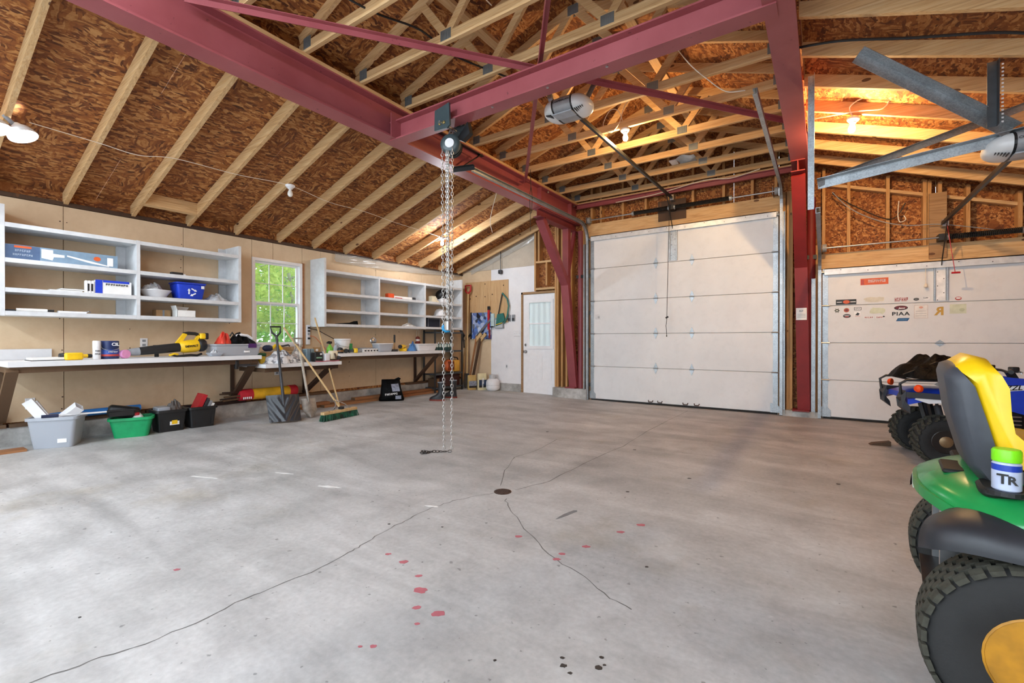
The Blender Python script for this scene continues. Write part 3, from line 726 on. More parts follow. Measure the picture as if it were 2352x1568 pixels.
sticker('door_sticker', 'black banner sticker with orange centre on low garage door', .261, 1.657, .232, .07, INK, 'rect', [(oval(.265, 1.657, .08, .05), OINK, 'emblem'), (MB().box(.155, .215, SY, DY-.001, 1.652, 1.662).box(.31, .37, SY, DY-.001, 1.652, 1.662), WINK, 'stripe')])
sticker('door_sticker', 'faded tan torn sticker above the first seam', .566, 1.678, .233, .08, TAN, 'blob')
sticker('door_sticker', 'red outlined lettering sticker above the dark red oval', .856, 1.666, .151, .06, pl('clear_film', '#dcdcdc', .4), 'rect', [(scrib(.14, .05, (.856, SY, 1.662), X_, Z_, 6, .001, 8), RINK, 'lettering')])
sticker('door_sticker', 'tiny black oval sticker right of the red lettering', 1.006, 1.659, .056, .034, INK, 'oval', [(scrib(.03, .01, (1.006, SY, 1.659), X_, Z_, 4, .001, 2), WINK, 'lettering')])
sticker('door_sticker', 'black swoosh lettering sticker left of the centre bracket', 1.105, 1.666, .067, .05, WINK, 'oval', [(scrib(.05, .018, (1.10, SY, 1.672), X_, Z_, 4, .001, 5), INK, 'lettering')])
sticker('door_sticker', 'small red oval sticker right of the centre bracket', 1.407, 1.650, .061, .045, RINK, 'oval', [(oval(1.407, 1.654, .045, .022), WINK, 'inset')])
sticker('door_sticker', 'dark six-pointed star sticker near the door edge', .159, 1.539, .073, .07, pl('olive_ink', '#4b4a2e', .5), 'star', [(oval(.159, 1.539, .018, .018), WINK, 'inset')])
sticker('door_sticker', 'round rust-orange badge sticker beside the star', .267, 1.542, .062, .06, pl('rust_ink', '#b0552e', .5), 'oval', [(oval(.267, 1.542, .035, .03), DRED, 'inset')])
sticker('door_sticker', 'black outlined rectangular sticker below the first seam', .392, 1.558, .08, .041, INK, 'rect', [(MB().box(.358, .426, SY, DY-.001, 1.543, 1.573), WINK, 'inset'), (scrib(.055, .016, (.392, SY-.001, 1.558), X_, Z_, 4, .001, 1), INK, 'lettering')])
sticker('door_sticker', 'black oval sticker under the round rust badge', .272, 1.461, .089, .054, INK, 'oval', [(oval(.272, 1.466, .07, .018), pl('grey_ink', '#a8a8a8', .5), 'inset'), (oval(.272, 1.45, .05, .014), RINK, 'stripe')])
sticker('door_sticker', 'small sketch-like black sticker under the outlined rectangle', .389, 1.481, .067, .07, WINK, 'rect', [(MB().prism([(.365, 1.47), (.40, 1.465), (.415, 1.49), (.39, 1.505)], SY, DY-.001, 'y'), INK, 'figure'), (MB().box(.36, .42, SY, DY-.001, 1.452, 1.457), RINK, 'stripe')])
sticker('door_sticker', 'faded yellow-green torn sticker in the middle of second section', .606, 1.522, .181, .105, FGREEN, 'blob')
sticker('door_sticker', 'small red word sticker, left one of the low pair', .515, 1.432, .103, .028, WINK, 'rect', [(scrib(.095, .02, (.515, SY, 1.432), X_, Z_, 5, .001, 6), RINK, 'lettering')])
sticker('door_sticker', 'small red word sticker with dark end, right one of the low pair', .638, 1.435, .097, .03, WINK, 'rect', [(scrib(.07, .02, (.63, SY, 1.433), X_, Z_, 4, .001, 7), RINK, 'lettering'), (oval(.675, 1.442, .02, .02), INK, 'mark')])
sticker('door_sticker', 'dark red and black oval sticker above the big black letters', .852, 1.552, .142, .06, INK, 'oval', [(oval(.852, 1.554, .125, .046), DRED, 'inset'), (text_mb('Jason', .03, (.86, SY-.0005, 1.548), X_, Z_, .0005, .0008, shear=.3), WINK, 'lettering')])
t = thing('door_lettering', 'big black letters PIAA on the low garage door', 'sticker', (.849, DY, 1.447))
b = text_mb('PIAA', .066, (.849, DY - .0015, 1.472), X_, Z_, .0008, .0016, space=1.12); b.v = [(.849 + (p[0]-.849)*1.22, p[1], p[2]) for p in b.v]; b.build('lettering', INK, t, world=True)
sticker('door_sticker', 'slanted blue sticker below the black letters', .871, 1.396, .14, .04, BINK, 'para', [(scrib(.09, .014, (.871, SY, 1.396), X_, Z_, 8, .001, 9), pl('pale_blue_ink', '#6fa3c9', .5), 'lettering')])
sticker('door_sticker', 'pale instruction sheet sticker with orange heart emblem', 1.053, 1.494, .136, .173, pl('sheet_edge', '#c9b9b0', .6), 'rect', [(MB().box(.989, 1.117, DY-.003, DY-.001, 1.412, 1.576), pl('sheet_face', '#e3e0dc', .6), 'sheet'), (oval(1.053, 1.55, .04, .03), pl('pink_ink', '#d9a08c', .5), 'emblem'), (MB().box(1.0, 1.105, SY, DY-.001, 1.50, 1.504).box(1.0, 1.105, SY, DY-.001, 1.47, 1.474).box(1.0, 1.105, SY, DY-.001, 1.44, 1.444), pl('grey_ink', '#a8a8a8', .5), 'text_line')])
t = thing('door_lettering', 'big gold mirrored letter R under the centre bracket', 'sticker', (1.232, DY, 1.437))
b = text_mb('R', .145, (1.232, DY - .0015, 1.491), (1, 0, 0), Z_, .0008, .005); b.v = [(2*1.232 - p[0], p[1], p[2]) for p in b.v]; b.build('lettering', GOLD, t, world=True)
sticker('door_sticker', 'large faded green sticker right of the gold letter', 1.404, 1.519, .153, .119, FGREEN, 'rect', [(oval(1.44, 1.505, .05, .04), pl('dim_green_ink', '#bcc3a4', .6), 'emblem')])
sticker('door_sticker', 'faint embossed square mark on the tall garage door', -3.47, 1.55, .1, .09, pl('faint_mark', '#cfcfcf', .5), 'rect', [(oval(-3.45, 1.545, .04, .045), pl('grey_ink', '#a8a8a8', .5), 'ring')])

# ---------------------------------------------------------------- tracks, springs
def track(lab, x, z1, z0, ycurve, yend, side):
    """vertical rail, bend and horizontal rail as one C shaped section, plus brackets"""
    t = thing('door_track', lab, 'door track', (x, DY - .06, z0))
    pts = [(DY - .045, z0), (DY - .045, z1 - .30)]
    for k in range(1, 8):
        a = R(90*k/7); pts.append((DY - .045 - .30*(1 - math.cos(a)), z1 - .30 + .30*math.sin(a)))
    pts.append((yend, z1))
    P = [Vector((0, p[0], p[1])) for p in pts]; prof = [(-.028, -.02), (.028, -.02), (.028, .02), (.022, .02), (.022, -.014), (-.022, -.014), (-.022, .02), (-.028, .02)]
    rings = []
    for i, p in enumerate(P):
        d = (P[min(i+1, len(P)-1)] - P[max(i-1, 0)]).normalized(); nrm = Vector((0, d.z, -d.y))
        rings.append([(x + side*(q[1]), (p + nrm*q[0]).y, (p + nrm*q[0]).z) for q in prof])
    MB().loft(rings, True).build('rail', M_GALV, t, world=True)
    if z1 < 3: zs = [.25, .8, 1.4]
    else: zs = [.25, .9, 1.6, 2.3]
    for z in zs: MB().box(x - .02, x + .02, DY - .05, 8.0, z, z + .07).build('track_bracket', M_GALV, t, world=True)
    MB().angle((x + side*-.05, DY - .02, z0 + .02), (x + side*-.05, DY - .02, z1 - .35), .05, .003, (0, 1, 0)).build('jamb_angle', M_GALV, t, world=True)
    return t
t = track('left galvanised track of the tall garage door with bend', -3.655, 3.27, .01, 0, 4.5, 1)
t = track('right galvanised track of the tall garage door with bend', -.52, 3.39, .01, 0, 4.7, -1)
t = track('left galvanised track of the low sticker-covered garage door', -.045, 2.36, .01, 0, 5.25, 1)
t = track('right galvanised track of the low sticker-covered garage door', 2.52, 2.36, .01, 0, 5.25, -1)
def torsion(lab, x0, x1, z, springs, cx):
    t = thing('torsion_shaft', lab, 'torsion spring', (cx, 7.84, z))
    MB().cyl((x0, 7.84, z), (x1, 7.84, z), .0125, n=10).build('shaft', M_STEEL, t, world=True, smooth=40)
    for (a, c) in springs:
        pts = []; n = int(abs(c-a)/.016)
        for i in range(n*6 + 1):
            an = 2*PI*i/6; pts.append((a + (c-a)*i/(n*6), 7.84 + .032*math.cos(an), z + .032*math.sin(an)))
        MB().tube(pts, .0078, 4).build('coil_spring', M_BLK, t, world=True)
        for e in (a, c): MB().cyl((e - .02, 7.84, z), (e + .02, 7.84, z), .04, n=12).build('winding_cone', M_GALV, t, world=True)
    for x in (x0 + .03, x1 - .03):
        MB().cyl((x - .025, 7.84, z), (x + .025, 7.84, z), .055, n=18).build('cable_drum', M_GREY, t, world=True, smooth=40)
        MB().box(x - .05, x - .045, 7.80, 8.0, z - .06, z + .06).build('end_bearing_plate', M_GALV, t, world=True)
    MB().box(cx - .04, cx + .04, 7.80, 7.965, z - .04, z + .04).build('centre_bracket', M_BLK, t, world=True)
torsion('torsion shaft with black coil springs above the tall garage door', -3.62, -.55, 3.335, ((-2.76, -2.14), (-2.06, -1.2)), -2.10)
torsion('torsion shaft with black coil spring above the low garage door', -.02, 2.49, 2.42, ((1.28, 1.95),), 1.24)
# black steel angle hanging the left track from the beam
t = thing('track_hanger', 'black steel angle frame hanging the left track from the beam', 'bracket', (-3.9, 4.3, 3.3))
MB().bar((-3.88, 3.78, 3.66), (-3.84, 4.95, 3.62), .05, .012).build('long_angle', M_BLK, t, world=True)
MB().angle((-3.9, 4.42, 3.305), (-3.62, 4.50, 3.305), .05, .006).build('cross_angle', M_BLK, t, world=True)
MB().bar((-3.84, 4.92, 3.64), (-3.86, 4.48, 3.31), .045, .01).build('drop_angle', M_BLK, t, world=True)

# ---------------------------------------------------------------- garage door openers
def opener(lab, cx, cy, cz, rail_end, hang):
    t = thing('garage_opener', lab, 'garage opener', (cx, cy, cz - .11))
    n = 24
    def ring(x, k):
        out = []
        for i in range(n):
            a = 2*PI*i/n; c, s_ = math.cos(a), math.sin(a)
            out.append((cx + x, cy + .17*k*math.copysign(abs(c)**.75, c), cz + .088*k*math.copysign(abs(s_)**.85, s_) - .012*(1-k)))
        return out
    MB().loft([ring(-.105, 1), ring(0, 1.03), ring(.105, 1)], True).build('housing', pl('opener_grey', '#9c9ea2', .35), t, world=True, smooth=50)
    for s_ in (-1, 1):
        MB().loft([ring(s_*(.105 + .145*u), math.sqrt(max(.02, 1 - (u*.99)**2.1))) for u in (0.0, .2, .4, .6, .75, .87, .95, 1.0)], True).build('light_lens', pl('opener_lens', '#dcdee0', .3, var=.03), t, world=True, smooth=60)
        MB().loft([[(p[0], cy + (p[1]-cy)*1.02, cz + (p[2]-cz)*1.03) for p in ring(s_*.10 + q, 1)] for q in (-.008, .008)], True).build('trim_strap', M_BLK, t, world=True)
        for k in range(5):
            u = s_*(.13 + .016*k); MB().box(cx + u - .003, cx + u + .003, cy - .145 + .008*k, cy - .07, cz - .088 + .006*k, cz - .078 + .006*k).build('vent_slot', M_BLK, t, world=True)
    MB().box(cx - .10, cx + .10, cy - .15, cy - .03, cz - .096, cz - .086).build('bottom_panel', pl('opener_panel', '#a9b0b8', .3), t, world=True)
    text_mb('CHAMBERLAIN', .026, (cx, cy - .1765, cz + .012), X_, Z_, .001).build('lettering', INK, t, world=True)
    p0 = (cx, cy + .16, cz + .02)
    MB().bar(p0, rail_end, .03, .038).build('drive_rail', M_BLK, t, world=True)
    MB().bar((p0[0], p0[1], p0[2] + .03), (rail_end[0], rail_end[1], rail_end[2] + .03), .008, .006).build('drive_chain', M_STEEL, t, world=True)
    MB().box(cx - .03, cx + .03, rail_end[1] - .02, 7.97, rail_end[2] - .04, rail_end[2] + .05).build('header_bracket', M_STEEL, t, world=True)
    for (a, c, m_) in hang: MB().angle(a, c, .04, .004).build('hanger_angle', m_, t, world=True)
    return t
op1 = opener('grey garage opener hanging below the trusses before the tall door', -2.10, 4.10, 3.42, (-2.10, 7.86, 3.50),
   [((-2.25, 4.05, 3.50), (-2.36, 4.05, 3.86), M_GALV), ((-1.95, 4.15, 3.50), (-1.80, 4.25, 3.86), M_GALV)])
MB().bar((-2.1, 7.55, 3.47), (-2.1, 7.90, 3.0), .03, .008, (1, 0, 0)).build('door_arm', M_BLK, op1, world=True)
op2 = opener('white garage opener at the right edge before the low door', 1.27, 5.05, 2.60, (1.245, 7.86, 2.60), [])
MB().bar((1.245, 7.6, 2.57), (1.24, 7.90, 2.08), .03, .008, (1, 0, 0)).build('door_arm', M_BLK, op2, world=True)
# punched angle frame that carries the second opener and track
t = thing('hanger_frame', 'galvanised angle iron frame around the right-hand opener', 'bracket', (1.0, 5, 2.4))
MB().angle((-.07, 4.93, 2.30), (-.07, 4.93, 3.50), .05, .003, (0, 1, 0)).build('upright_angle', M_GALV, t, world=True)
MB().angle((-.05, 5.02, 2.57), (1.30, 4.98, 2.70), .075, .004).build('cross_angle', M_GALV, t, world=True)
MB().angle((-.05, 5.0, 2.56), (1.38, 5.42, 3.05), .05, .003).build('brace_angle', M_GALV, t, world=True)
MB().angle((.23, 4.60, 3.42), (1.17, 4.95, 2.71), .085, .004).build('brace_angle', M_GALV, t, world=True)
ua = MB().angle((1.055, 4.80, 2.70), (1.055, 4.80, 3.18), .055, .003, (0, 1, 0)).build('punched_upright', pl('dark_galvanised', '#4b4f53', .4, .6), t, world=True)
for k in range(16): MB().box(1.075, 1.087, 4.797, 4.7995, 2.72 + .028*k, 2.732 + .028*k).build('punched_hole', M_WHITE, ua, world=True)
# pull cords
t = thing('release_cord', 'thin dark release cord hanging before the tall garage door', 'cord', (-2.15, 7.75, 1.3))
MB().cyl((-2.11, 7.75, 3.475), (-2.152, 7.75, 1.50), .005, n=6).build('cord', M_BLK, t, world=True)
MB().tube([(-2.17, 7.75, 1.49), (-2.13, 7.75, 1.51)], .014, 8).build('handle', M_BLK, t, world=True)
MB().tube([(-2.152, 7.75, 1.49), (-2.165, 7.75, 1.36), (-2.155, 7.75, 1.20)], .005, 6).build('cord_tail', M_BLK, t, world=True)
MB().ball((-2.155, 7.75, 1.19), .011).build('knot', M_BLK, t, world=True)
t = thing('release_cord', 'red handled release cord beside the low door bracket', 'cord', (1.34, 7.7, 1.9))
MB().cyl((1.255, 7.7, 2.595), (1.335, 7.7, 1.94), .004, n=6).build('cord', M_REDP, t, world=True)
MB().tube([(1.30, 7.7, 1.95), (1.38, 7.7, 1.95)], .012, 8).build('handle', M_REDP, t, world=True)
t = thing('pull_cord', 'thin pale cord with a small weight on the low door', 'cord', (1.09, 7.9, 1.8))
MB().cyl((1.09, 7.9, 2.06), (1.092, 7.9, 1.86), .003, n=6).build('cord', M_WIRE, t, world=True)
MB().lathe([(.004, .05), (.016, .03), (.02, .0), (.006, -.01)], (1.092, 7.9, 1.81)).build('weight', M_WIRE, t, world=True)

# ---------------------------------------------------------------- entry door
d1 = thing('door_1', 'white steel entry door with half window', None, (-4.81, 8.1, 0), kind='structure')
x0, x1 = -5.20, -4.42
def panel_frame(b, x0, x1, z0, z1, y, w=.02, d=.008):
    for (a, c, e, g) in ((x0, x1, z1-w, z1), (x0, x1, z0, z0+w), (x0, x0+w, z0+w, z1-w), (x1-w, x1, z0+w, z1-w)): b.box(a, c, y-d, y, e, g)
    return b
b = MB(); gx0, gx1, gz0, gz1 = -5.06, -4.53, .99, 1.90
for (a, c, e, g) in ((x0, gx0, .012, 2.065), (gx1, x1, .012, 2.065), (gx0, gx1, .012, gz0), (gx0, gx1, gz1, 2.065)): b.box(a, c, 8.085, 8.125, e, g)
slab = b.build('door_slab', M_VINYL, d1, world=True)
for (a, c) in ((-5.09, -4.86), (-4.76, -4.53)): panel_frame(MB(), a, c, .30, .81, 8.086).build('raised_panel', M_VINYL, slab, world=True)
panel_frame(MB(), gx0 - .05, gx1 + .05, gz0 - .05, gz1 + .05, 8.088, .06, .02).build('glazing_frame', M_VINYL, d1, world=True)
MB().box(gx0, gx1, 8.08, 8.10, 1.445, 1.475).build('meeting_rail', M_VINYL, d1, world=True)
for (e, g) in ((gz0, 1.445), (1.475, gz1)): MB().box(gx0, gx1, 8.098, 8.103, e, g).build('pane', M_FROST, d1, world=True)
b = MB().lathe([(.032, 0), (.032, .006), (.012, .008), (.012, .04), (.027, .045), (.030, .06), (.022, .075), (.0, .078)], (-5.135, 8.085, .88), (0, -1, 0), 18)
b.build('door_knob', M_STEEL, d1, world=True, smooth=50)
MB().lathe([(.028, 0), (.028, .012), (.0, .014)], (-5.135, 8.085, 1.02), (0, -1, 0), 18).build('deadbolt', M_STEEL, d1, world=True, smooth=50)
for z in (.3, 1.8): MB().box(-4.425, -4.41, 8.07, 8.09, z, z + .09).build('door_hinge', M_STEEL, d1, world=True)
tr = tag(MB().box(-5.24, -5.203, 8.06, 8.13, 0, 2.11).box(-5.24, -4.40, 8.06, 8.13, 2.07, 2.115).box(-4.415, -4.395, 8.06, 8.13, 0, 2.11).build('trim_1', M_WOLD), 'rough brown wooden frame around the entry door', kind='structure')
MB().box(-5.2, -4.42, 8.07, 8.16, 0.0005, .012).build('threshold', M_STEEL, d1, world=True)

# ---------------------------------------------------------------- lamps
def lamp(lab, p, warm, lit=True, tilt=(0, 0, -1), mount=None):
    t = thing('light_fixture', lab, 'lamp', p)
    d = Vector(tilt).normalized(); q = Vector(p)
    MB().lathe([(.055, 0), (.058, .012), (.045, .03), (.028, .038), (.028, .05)], q, d, 20).build('porcelain_holder', M_WHITE, t, world=True, smooth=50)
    m_ = (M_BULBW2 if warm == 2 else M_BULBW if warm else M_BULBC) if lit else pl('unlit_bulb', '#e9e7e0', .2, var=.02)
    MB().lathe([(.013, .045), (.015, .06), (.026, .085), (.031, .105), (.030, .122), (.020, .14), (.004, .147)], q, d, 16).build('bulb', m_, t, world=True, smooth=60)
    if mount: MB().box(*mount).build('mounting_box', M_GREY, t, world=True)
    return t
lamp('lit white bulb in porcelain holder near the far left rafters', (-5.74, 6.20, 2.985), False)
lamp('unlit bulb in porcelain holder on the left rafters above the window', (-5.52, 3.195, 3.06), False, False)
lamp('lit warm bulb in porcelain holder under the centre trusses', (-2.04, 5.50, 3.735), True, tilt=(.05, 0, -1))
lamp('lit warm bulb in porcelain holder under the right-hand rafters', (.25, 5.88, 3.405), 2, tilt=(-.12, 0, -1))
for k, (x, y, z, lab) in enumerate(((-3.0, .15, 3.66, 'added fill light with long tubes under the trusses, nearest left of the camera'), (-1.2, -.9, 3.66, 'added fill light with long tubes under the trusses behind the camera'), (-5.2, -1.5, 3.08, 'added fill light with long tubes under the left rafters behind the camera'), (1.15, -1.4, 2.98, 'added fill light with long tubes under the right-hand rafters behind the camera'), (-2.4, -2.4, 3.66, 'added fill light with long tubes under the trusses at the very back'))):
    t = thing('added_fill_light', lab, 'lamp', (x, y, z))  # unseen tube fixtures, added to brighten the room from behind the camera
    MB().box(-.60, .60, -.065, .065, .0, .03).build('housing', M_WHITE, t)
    for s_ in (-1, 1): MB().cyl((-.58, s_*.034, -.018), (.58, s_*.034, -.018), .016, n=10).build('fill_tube', M_FILLTUBE, t, smooth=60)
    for s_ in (-1, 1): MB().cyl((s_*.5, 0, .03), (s_*.5, 0, .075 if k in (0, 1, 4) else .13), .006, n=6).build('hanger', M_STEEL, t)
# dish reflector lamp at the left edge
t = thing('work_light', 'lit dish reflector work lights clamped to the left rafter', 'lamp', (-5.72, .86, 2.97))
for k, (dx, dy) in enumerate(((0, 0), (.0, -.16))):
    c = Vector((-5.70 + dx, .875 + dy, 2.955)); d = Vector((.35, .35, -1)).normalized()
    MB().lathe([(.02, -.02), (.035, 0), (.07, .03), (.095, .075), (.10, .10), (.097, .10), (.09, .075), (.066, .034), (.03, .006)], c, d, 24, False).build('dish_reflector', pl('white_enamel', '#f4f4f2', .35, var=.02), t, world=True, smooth=60)
    MB().ball(tuple(c + d*.055), .032).build('bulb', M_BULBC, t, world=True, smooth=60)
MB().cyl((-5.71, .80, 3.02), (-5.70, .86, 2.95), .018, n=10).build('swivel_arm', M_GREY, t, world=True)

# wires
zr = lambda x, d=.0: 2.602 + SL*(x - XL) - d
wire('electrical_cable', [(-5.72, .95, zr(-5.72) + .02), (-5.70, 1.40, zr(-5.70) - .008), (-5.66, 1.7, zr(-5.66) - .05), (-5.62, 2.0, zr(-5.62) - .008), (-5.58, 2.6, zr(-5.58) - .02), (-5.53, 3.19, zr(-5.53) - .006), (-5.60, 3.8, zr(-5.6) - .03), (-5.62, 4.4, zr(-5.62) - .01), (-5.66, 5.0, zr(-5.66) - .02), (-5.7, 5.6, zr(-5.7) - .008), (-5.74, 6.19, zr(-5.74) - .006)], .0032, M_WIRE, 'thin white cable strung along the left rafters between the bulbs')
wire('electrical_cable', [(-5.74, 6.25, 3.0), (-5.84, 6.22, 3.06), (-5.90, 6.18, 3.0), (-5.86, 6.16, 2.93), (-5.77, 6.19, 2.95), (-5.74, 6.4, 3.02)], .005, M_WIRE, 'coiled loop of white cable beside the far left bulb')
wire('electrical_cable', [(-5.2, 7.0, 3.16), (-4.95, 6.6, 3.22), (-4.7, 6.3, 3.30), (-4.4, 6.0, 3.42), (-4.2, 5.8, 3.5)], .005, M_WIRE, 'white cable sagging across the far left rafters toward the beam')
wire('electrical_cable', [(-2.05, 5.50, 3.76), (-2.10, 5.45, 3.95), (-2.22, 5.46, 4.0), (-2.32, 5.48, 3.85), (-2.22, 5.46, 3.72), (-2.10, 5.45, 3.80), (-2.02, 5.46, 4.02), (-1.9, 5.5, 4.1)], .005, M_WIRE, 'looped white cable hanging above the warm centre bulb')
wire('electrical_cable', [(.25, 5.88, 3.41), (.22, 5.80, 3.50), (.35, 5.78, 3.55), (.52, 5.80, 3.50), (.48, 5.83, 3.42), (.30, 5.82, 3.44), (.05, 5.85, 3.47), (-.15, 5.9, 3.50)], .006, M_WIRE, 'looped white cable above the right-hand bulb')
wire('electrical_cable', [(-1.95, 4.2, 3.52), (-1.90, 4.25, 3.66), (-1.83, 4.27, 3.75), (-1.86, 4.26, 3.90), (-1.80, 4.3, 4.0)], .005, M_WIRE, 'white cable rising from the grey opener to the trusses')
wire('electrical_cable', [(-1.2, 4.4, 3.95), (-1.05, 4.5, 3.72), (-.9, 4.55, 3.55), (-.75, 4.62, 3.42), (-.6, 4.7, 3.42)], .005, M_WIRE, 'white cable drooping from the trusses to the right track')
wire('electrical_cable', [(-3.2, 2.0, 3.86), (-3.05, 2.45, 3.80), (-2.95, 2.9, 3.86), (-2.9, 3.3, 3.82), (-2.7, 4.0, 3.86)], .009, M_BLK, 'black cable running over the near trusses')
wire('electrical_cable', [(-2.3, 2.3, 3.80), (-2.2, 2.5, 3.76), (-2.15, 2.7, 3.735), (-2.2, 2.95, 3.80)], .005, M_WIRE, 'short white cable sagging between the two nearest trusses')
wire('electrical_cable', [(-.2, 4.28, 3.44), (.1, 4.22, 3.36), (.5, 4.22, 3.235), (.96, 4.22, 3.10), (1.3, 4.25, 2.95)], .010, M_BLK, 'dark armoured flex running along the right-hand rafters')
wire('electrical_cable', [(.9, 8.0, 2.95), (.75, 7.98, 2.75), (.4, 7.96, 2.95), (.1, 7.95, 3.2)], .007, M_BLK, 'dark cable sagging across the strand board over the low door')
wire('electrical_cable', [(.1, 7.94, 3.22), (.3, 7.9, 2.95), (.6, 7.9, 2.74), (.9, 7.9, 2.63), (1.22, 7.9, 2.60), (1.6, 7.9, 2.5), (1.9, 7.9, 2.42), (2.4, 7.9, 2.45)], .006, M_GREY, 'grey flexible cable swagged to the low door spring')
wire('electrical_cable', [(.83, 7.97, 2.98), (.82, 7.97, 2.80), (.84, 7.97, 2.70), (.9, 7.97, 2.72), (.88, 7.97, 2.78)], .006, M_WIRE, 'short pale cable hooked on a stud above the low door')
wire('electrical_cable', [(-3.1, 7.9, 3.60), (-2.4, 7.9, 3.62), (-1.6, 7.88, 3.70), (-1.2, 7.88, 3.66), (-.8, 7.88, 3.72)], .008, M_WIRE, 'pale cable draped along the red channel')
wire('electrical_cable', [(-5.95, 8.06, 3.12), (-5.82, 8.05, 3.14), (-5.76, 8.04, 3.06), (-5.76, 8.04, 2.85), (-5.755, 8.04, 2.62)], .008, M_BLK, 'black cable dropping to a sensor above the white wall')
t = thing('motion_sensor', 'small black sensor at the end of the cable above white wall', 'sensor', (-5.76, 8.04, 2.56))
MB().rbox(-5.80, -5.72, 8.0, 8.08, 2.545, 2.63, .02).build('body', M_CHAR, t, world=True, smooth=40)
MB().ball((-5.76, 8.0, 2.565), .02).build('lens', M_BLK, t, world=True, smooth=50)

# ---------------------------------------------------------------- chain hoist
ht = thing('chain_hoist', 'dark green-grey chain hoist on a trolley with chains to the floor', 'hoist', (-3.12, 3.44, 0))
HC = pl('hoist_paint', '#39474b', .4)
MB().prism([(-3.255, 3.235), (-3.25, 3.435), (-3.06, 3.47), (-3.05, 3.25), (-3.09, 3.225)], 3.40, 3.42, 'y').build('trolley_plate', HC, ht, world=True)
MB().prism([(-3.22, 3.24), (-3.22, 3.42), (-3.08, 3.42), (-3.06, 3.25), (-3.10, 3.20)], 3.655, 3.672, 'y').build('trolley_plate', HC, ht, world=True)
MB().prism([(-3.06, 3.26), (-2.99, 3.34), (-2.96, 3.22), (-3.06, 3.16), (-3.14, 3.2)], 3.60, 3.655, 'y').build('gear_guard', M_BLK, ht, world=True)
for x in (-3.19, -3.11):
    for y in (3.435, 3.64): MB().cyl((x, y - .012, 3.37), (x, y + .012, 3.37), .024, n=14).build('trolley_wheel', M_STEEL, ht, world=True, smooth=40)
MB().cyl((-3.15, 3.36, 3.285), (-3.15, 3.70, 3.285), .014, n=10).build('axle', M_STEEL, ht, world=True)
for x in (-3.175, -3.12): MB().lathe([(.016, 0), (.016, .012), (.006, .014)], (x, 3.40, 3.285), (0, -1, 0), 6).build('axle_nut', pl('brassy_nut', '#a8935c', .35, .6), ht, world=True)
MB().tube([(-3.15, 3.54, 3.28), (-3.12, 3.53, 3.23), (-3.145, 3.52, 3.19), (-3.165, 3.52, 3.22), (-3.15, 3.52, 3.26)], .012, 8).build('top_hook', M_STEEL, ht, world=True, smooth=60)
dn = Vector((.45, -.89, 0)).normalized(); hc = Vector((-3.135, 3.52, 3.10))
MB().lathe([(.0, -.02), (.085, -.02), (.10, .0), (.10, .05), (.088, .065), (.07, .072), (.0, .072)], hc, dn, 28).build('gear_case', HC, ht, world=True, smooth=35)
MB().lathe([(.09, -.085), (.10, -.075), (.075, -.05), (.075, -.04), (.10, -.03), (.10, -.02)], hc, dn, 28).build('hand_wheel', pl('hoist_dark', '#20282b', .4), ht, world=True, smooth=35)
MB().lathe([(.0, .072), (.048, .072), (.046, .077), (.0, .078)], hc, dn, 24).build('round_label', M_WHITE, ht, world=True, smooth=35)
def chain(name, p0, p1, link, r, mat, parent):
    p0 = Vector(p0); p1 = Vector(p1); L = (p1 - p0).length; n = max(2, int(L/link)); d = (p1-p0).normalized(); b = MB()
    a = d.orthogonal().normalized(); c = d.cross(a)
    for i in range(n):
        m = p0 + d*(L*(i+.5)/n); u = a if i % 2 else c; ll = link*.62; ww = link*.36
        pts = [m + d*(ll*math.cos(2*PI*k/8)) + u*(ww*math.sin(2*PI*k/8)) for k in range(8)]
        b.tube(pts, r, 4, True)
    return tag(b.build(name, mat, parent, world=True), kind='stuff')
CH = pl('chain_steel', '#c2bfbb', .35, .55, var=.3, nscale=60)
fx, fy = Vector((.8275, .5615, 0)), 0
def cp(s_, z): q = Vector((-3.12, 3.44, 0)) + Vector((.8275, .5615, 0))*s_; return (q.x, q.y, z)
chain('hand_chain', cp(-.048, 3.03), cp(-.03, .03), .034, .0034, CH, ht)
chain('hand_chain', cp(.052, 3.05), cp(.047, .03), .034, .0034, CH, ht)
chain('load_chain', cp(-.008, 3.02), cp(.0, 1.32), .026, .0042, CH, ht)
chain('load_chain', cp(.016, 3.02), cp(.012, 1.32), .026, .0042, CH, ht)
chain('load_chain', cp(.004, 3.02), cp(.02, 1.62), .026, .0042, CH, ht)
pile = [cp(-.03, .014), cp(.01, .012), cp(.045, .016), cp(.02, .03)]
q = Vector(cp(.0, .012)); pp = [q + Vector(v) for v in ((.04,.03,0),(-.03,-.04,0),(-.09,-.07,0),(-.13,-.12,0),(-.12,-.17,0),(-.16,-.20,.0),(-.12,-.16,.014),(-.17,-.17,.01),(-.15,-.22,.012))]
for a, c in zip(pp[:-1], pp[1:]): chain('chain_pile', a, c, .034, .0036, pl('dull_chain', '#4e4945', .5, .7), ht)
MB().rbox(-.035, .035, -.03, .03, -.05, .05, .015, Matrix.Translation(cp(.006, 1.27))).build('hook_block', M_STEEL, ht, world=True, smooth=40)
c0 = Vector(cp(.0, 1.235)); rr = Vector((.8275, .5615, 0))
MB().tube([c0 + rr*x*.6 + Vector((0, 0, z*.6 + .01)) for x, z in ((-.045, .05), (-.07, .02), (-.06, -.02), (-.02, -.045), (.03, -.04), (.055, -.01), (.05, .02))], [.012, .016, .019, .02, .018, .012, .006], 8).build('load_hook', pl('hook_blue', '#1f8fc4', .4), ht, world=True, smooth=60)

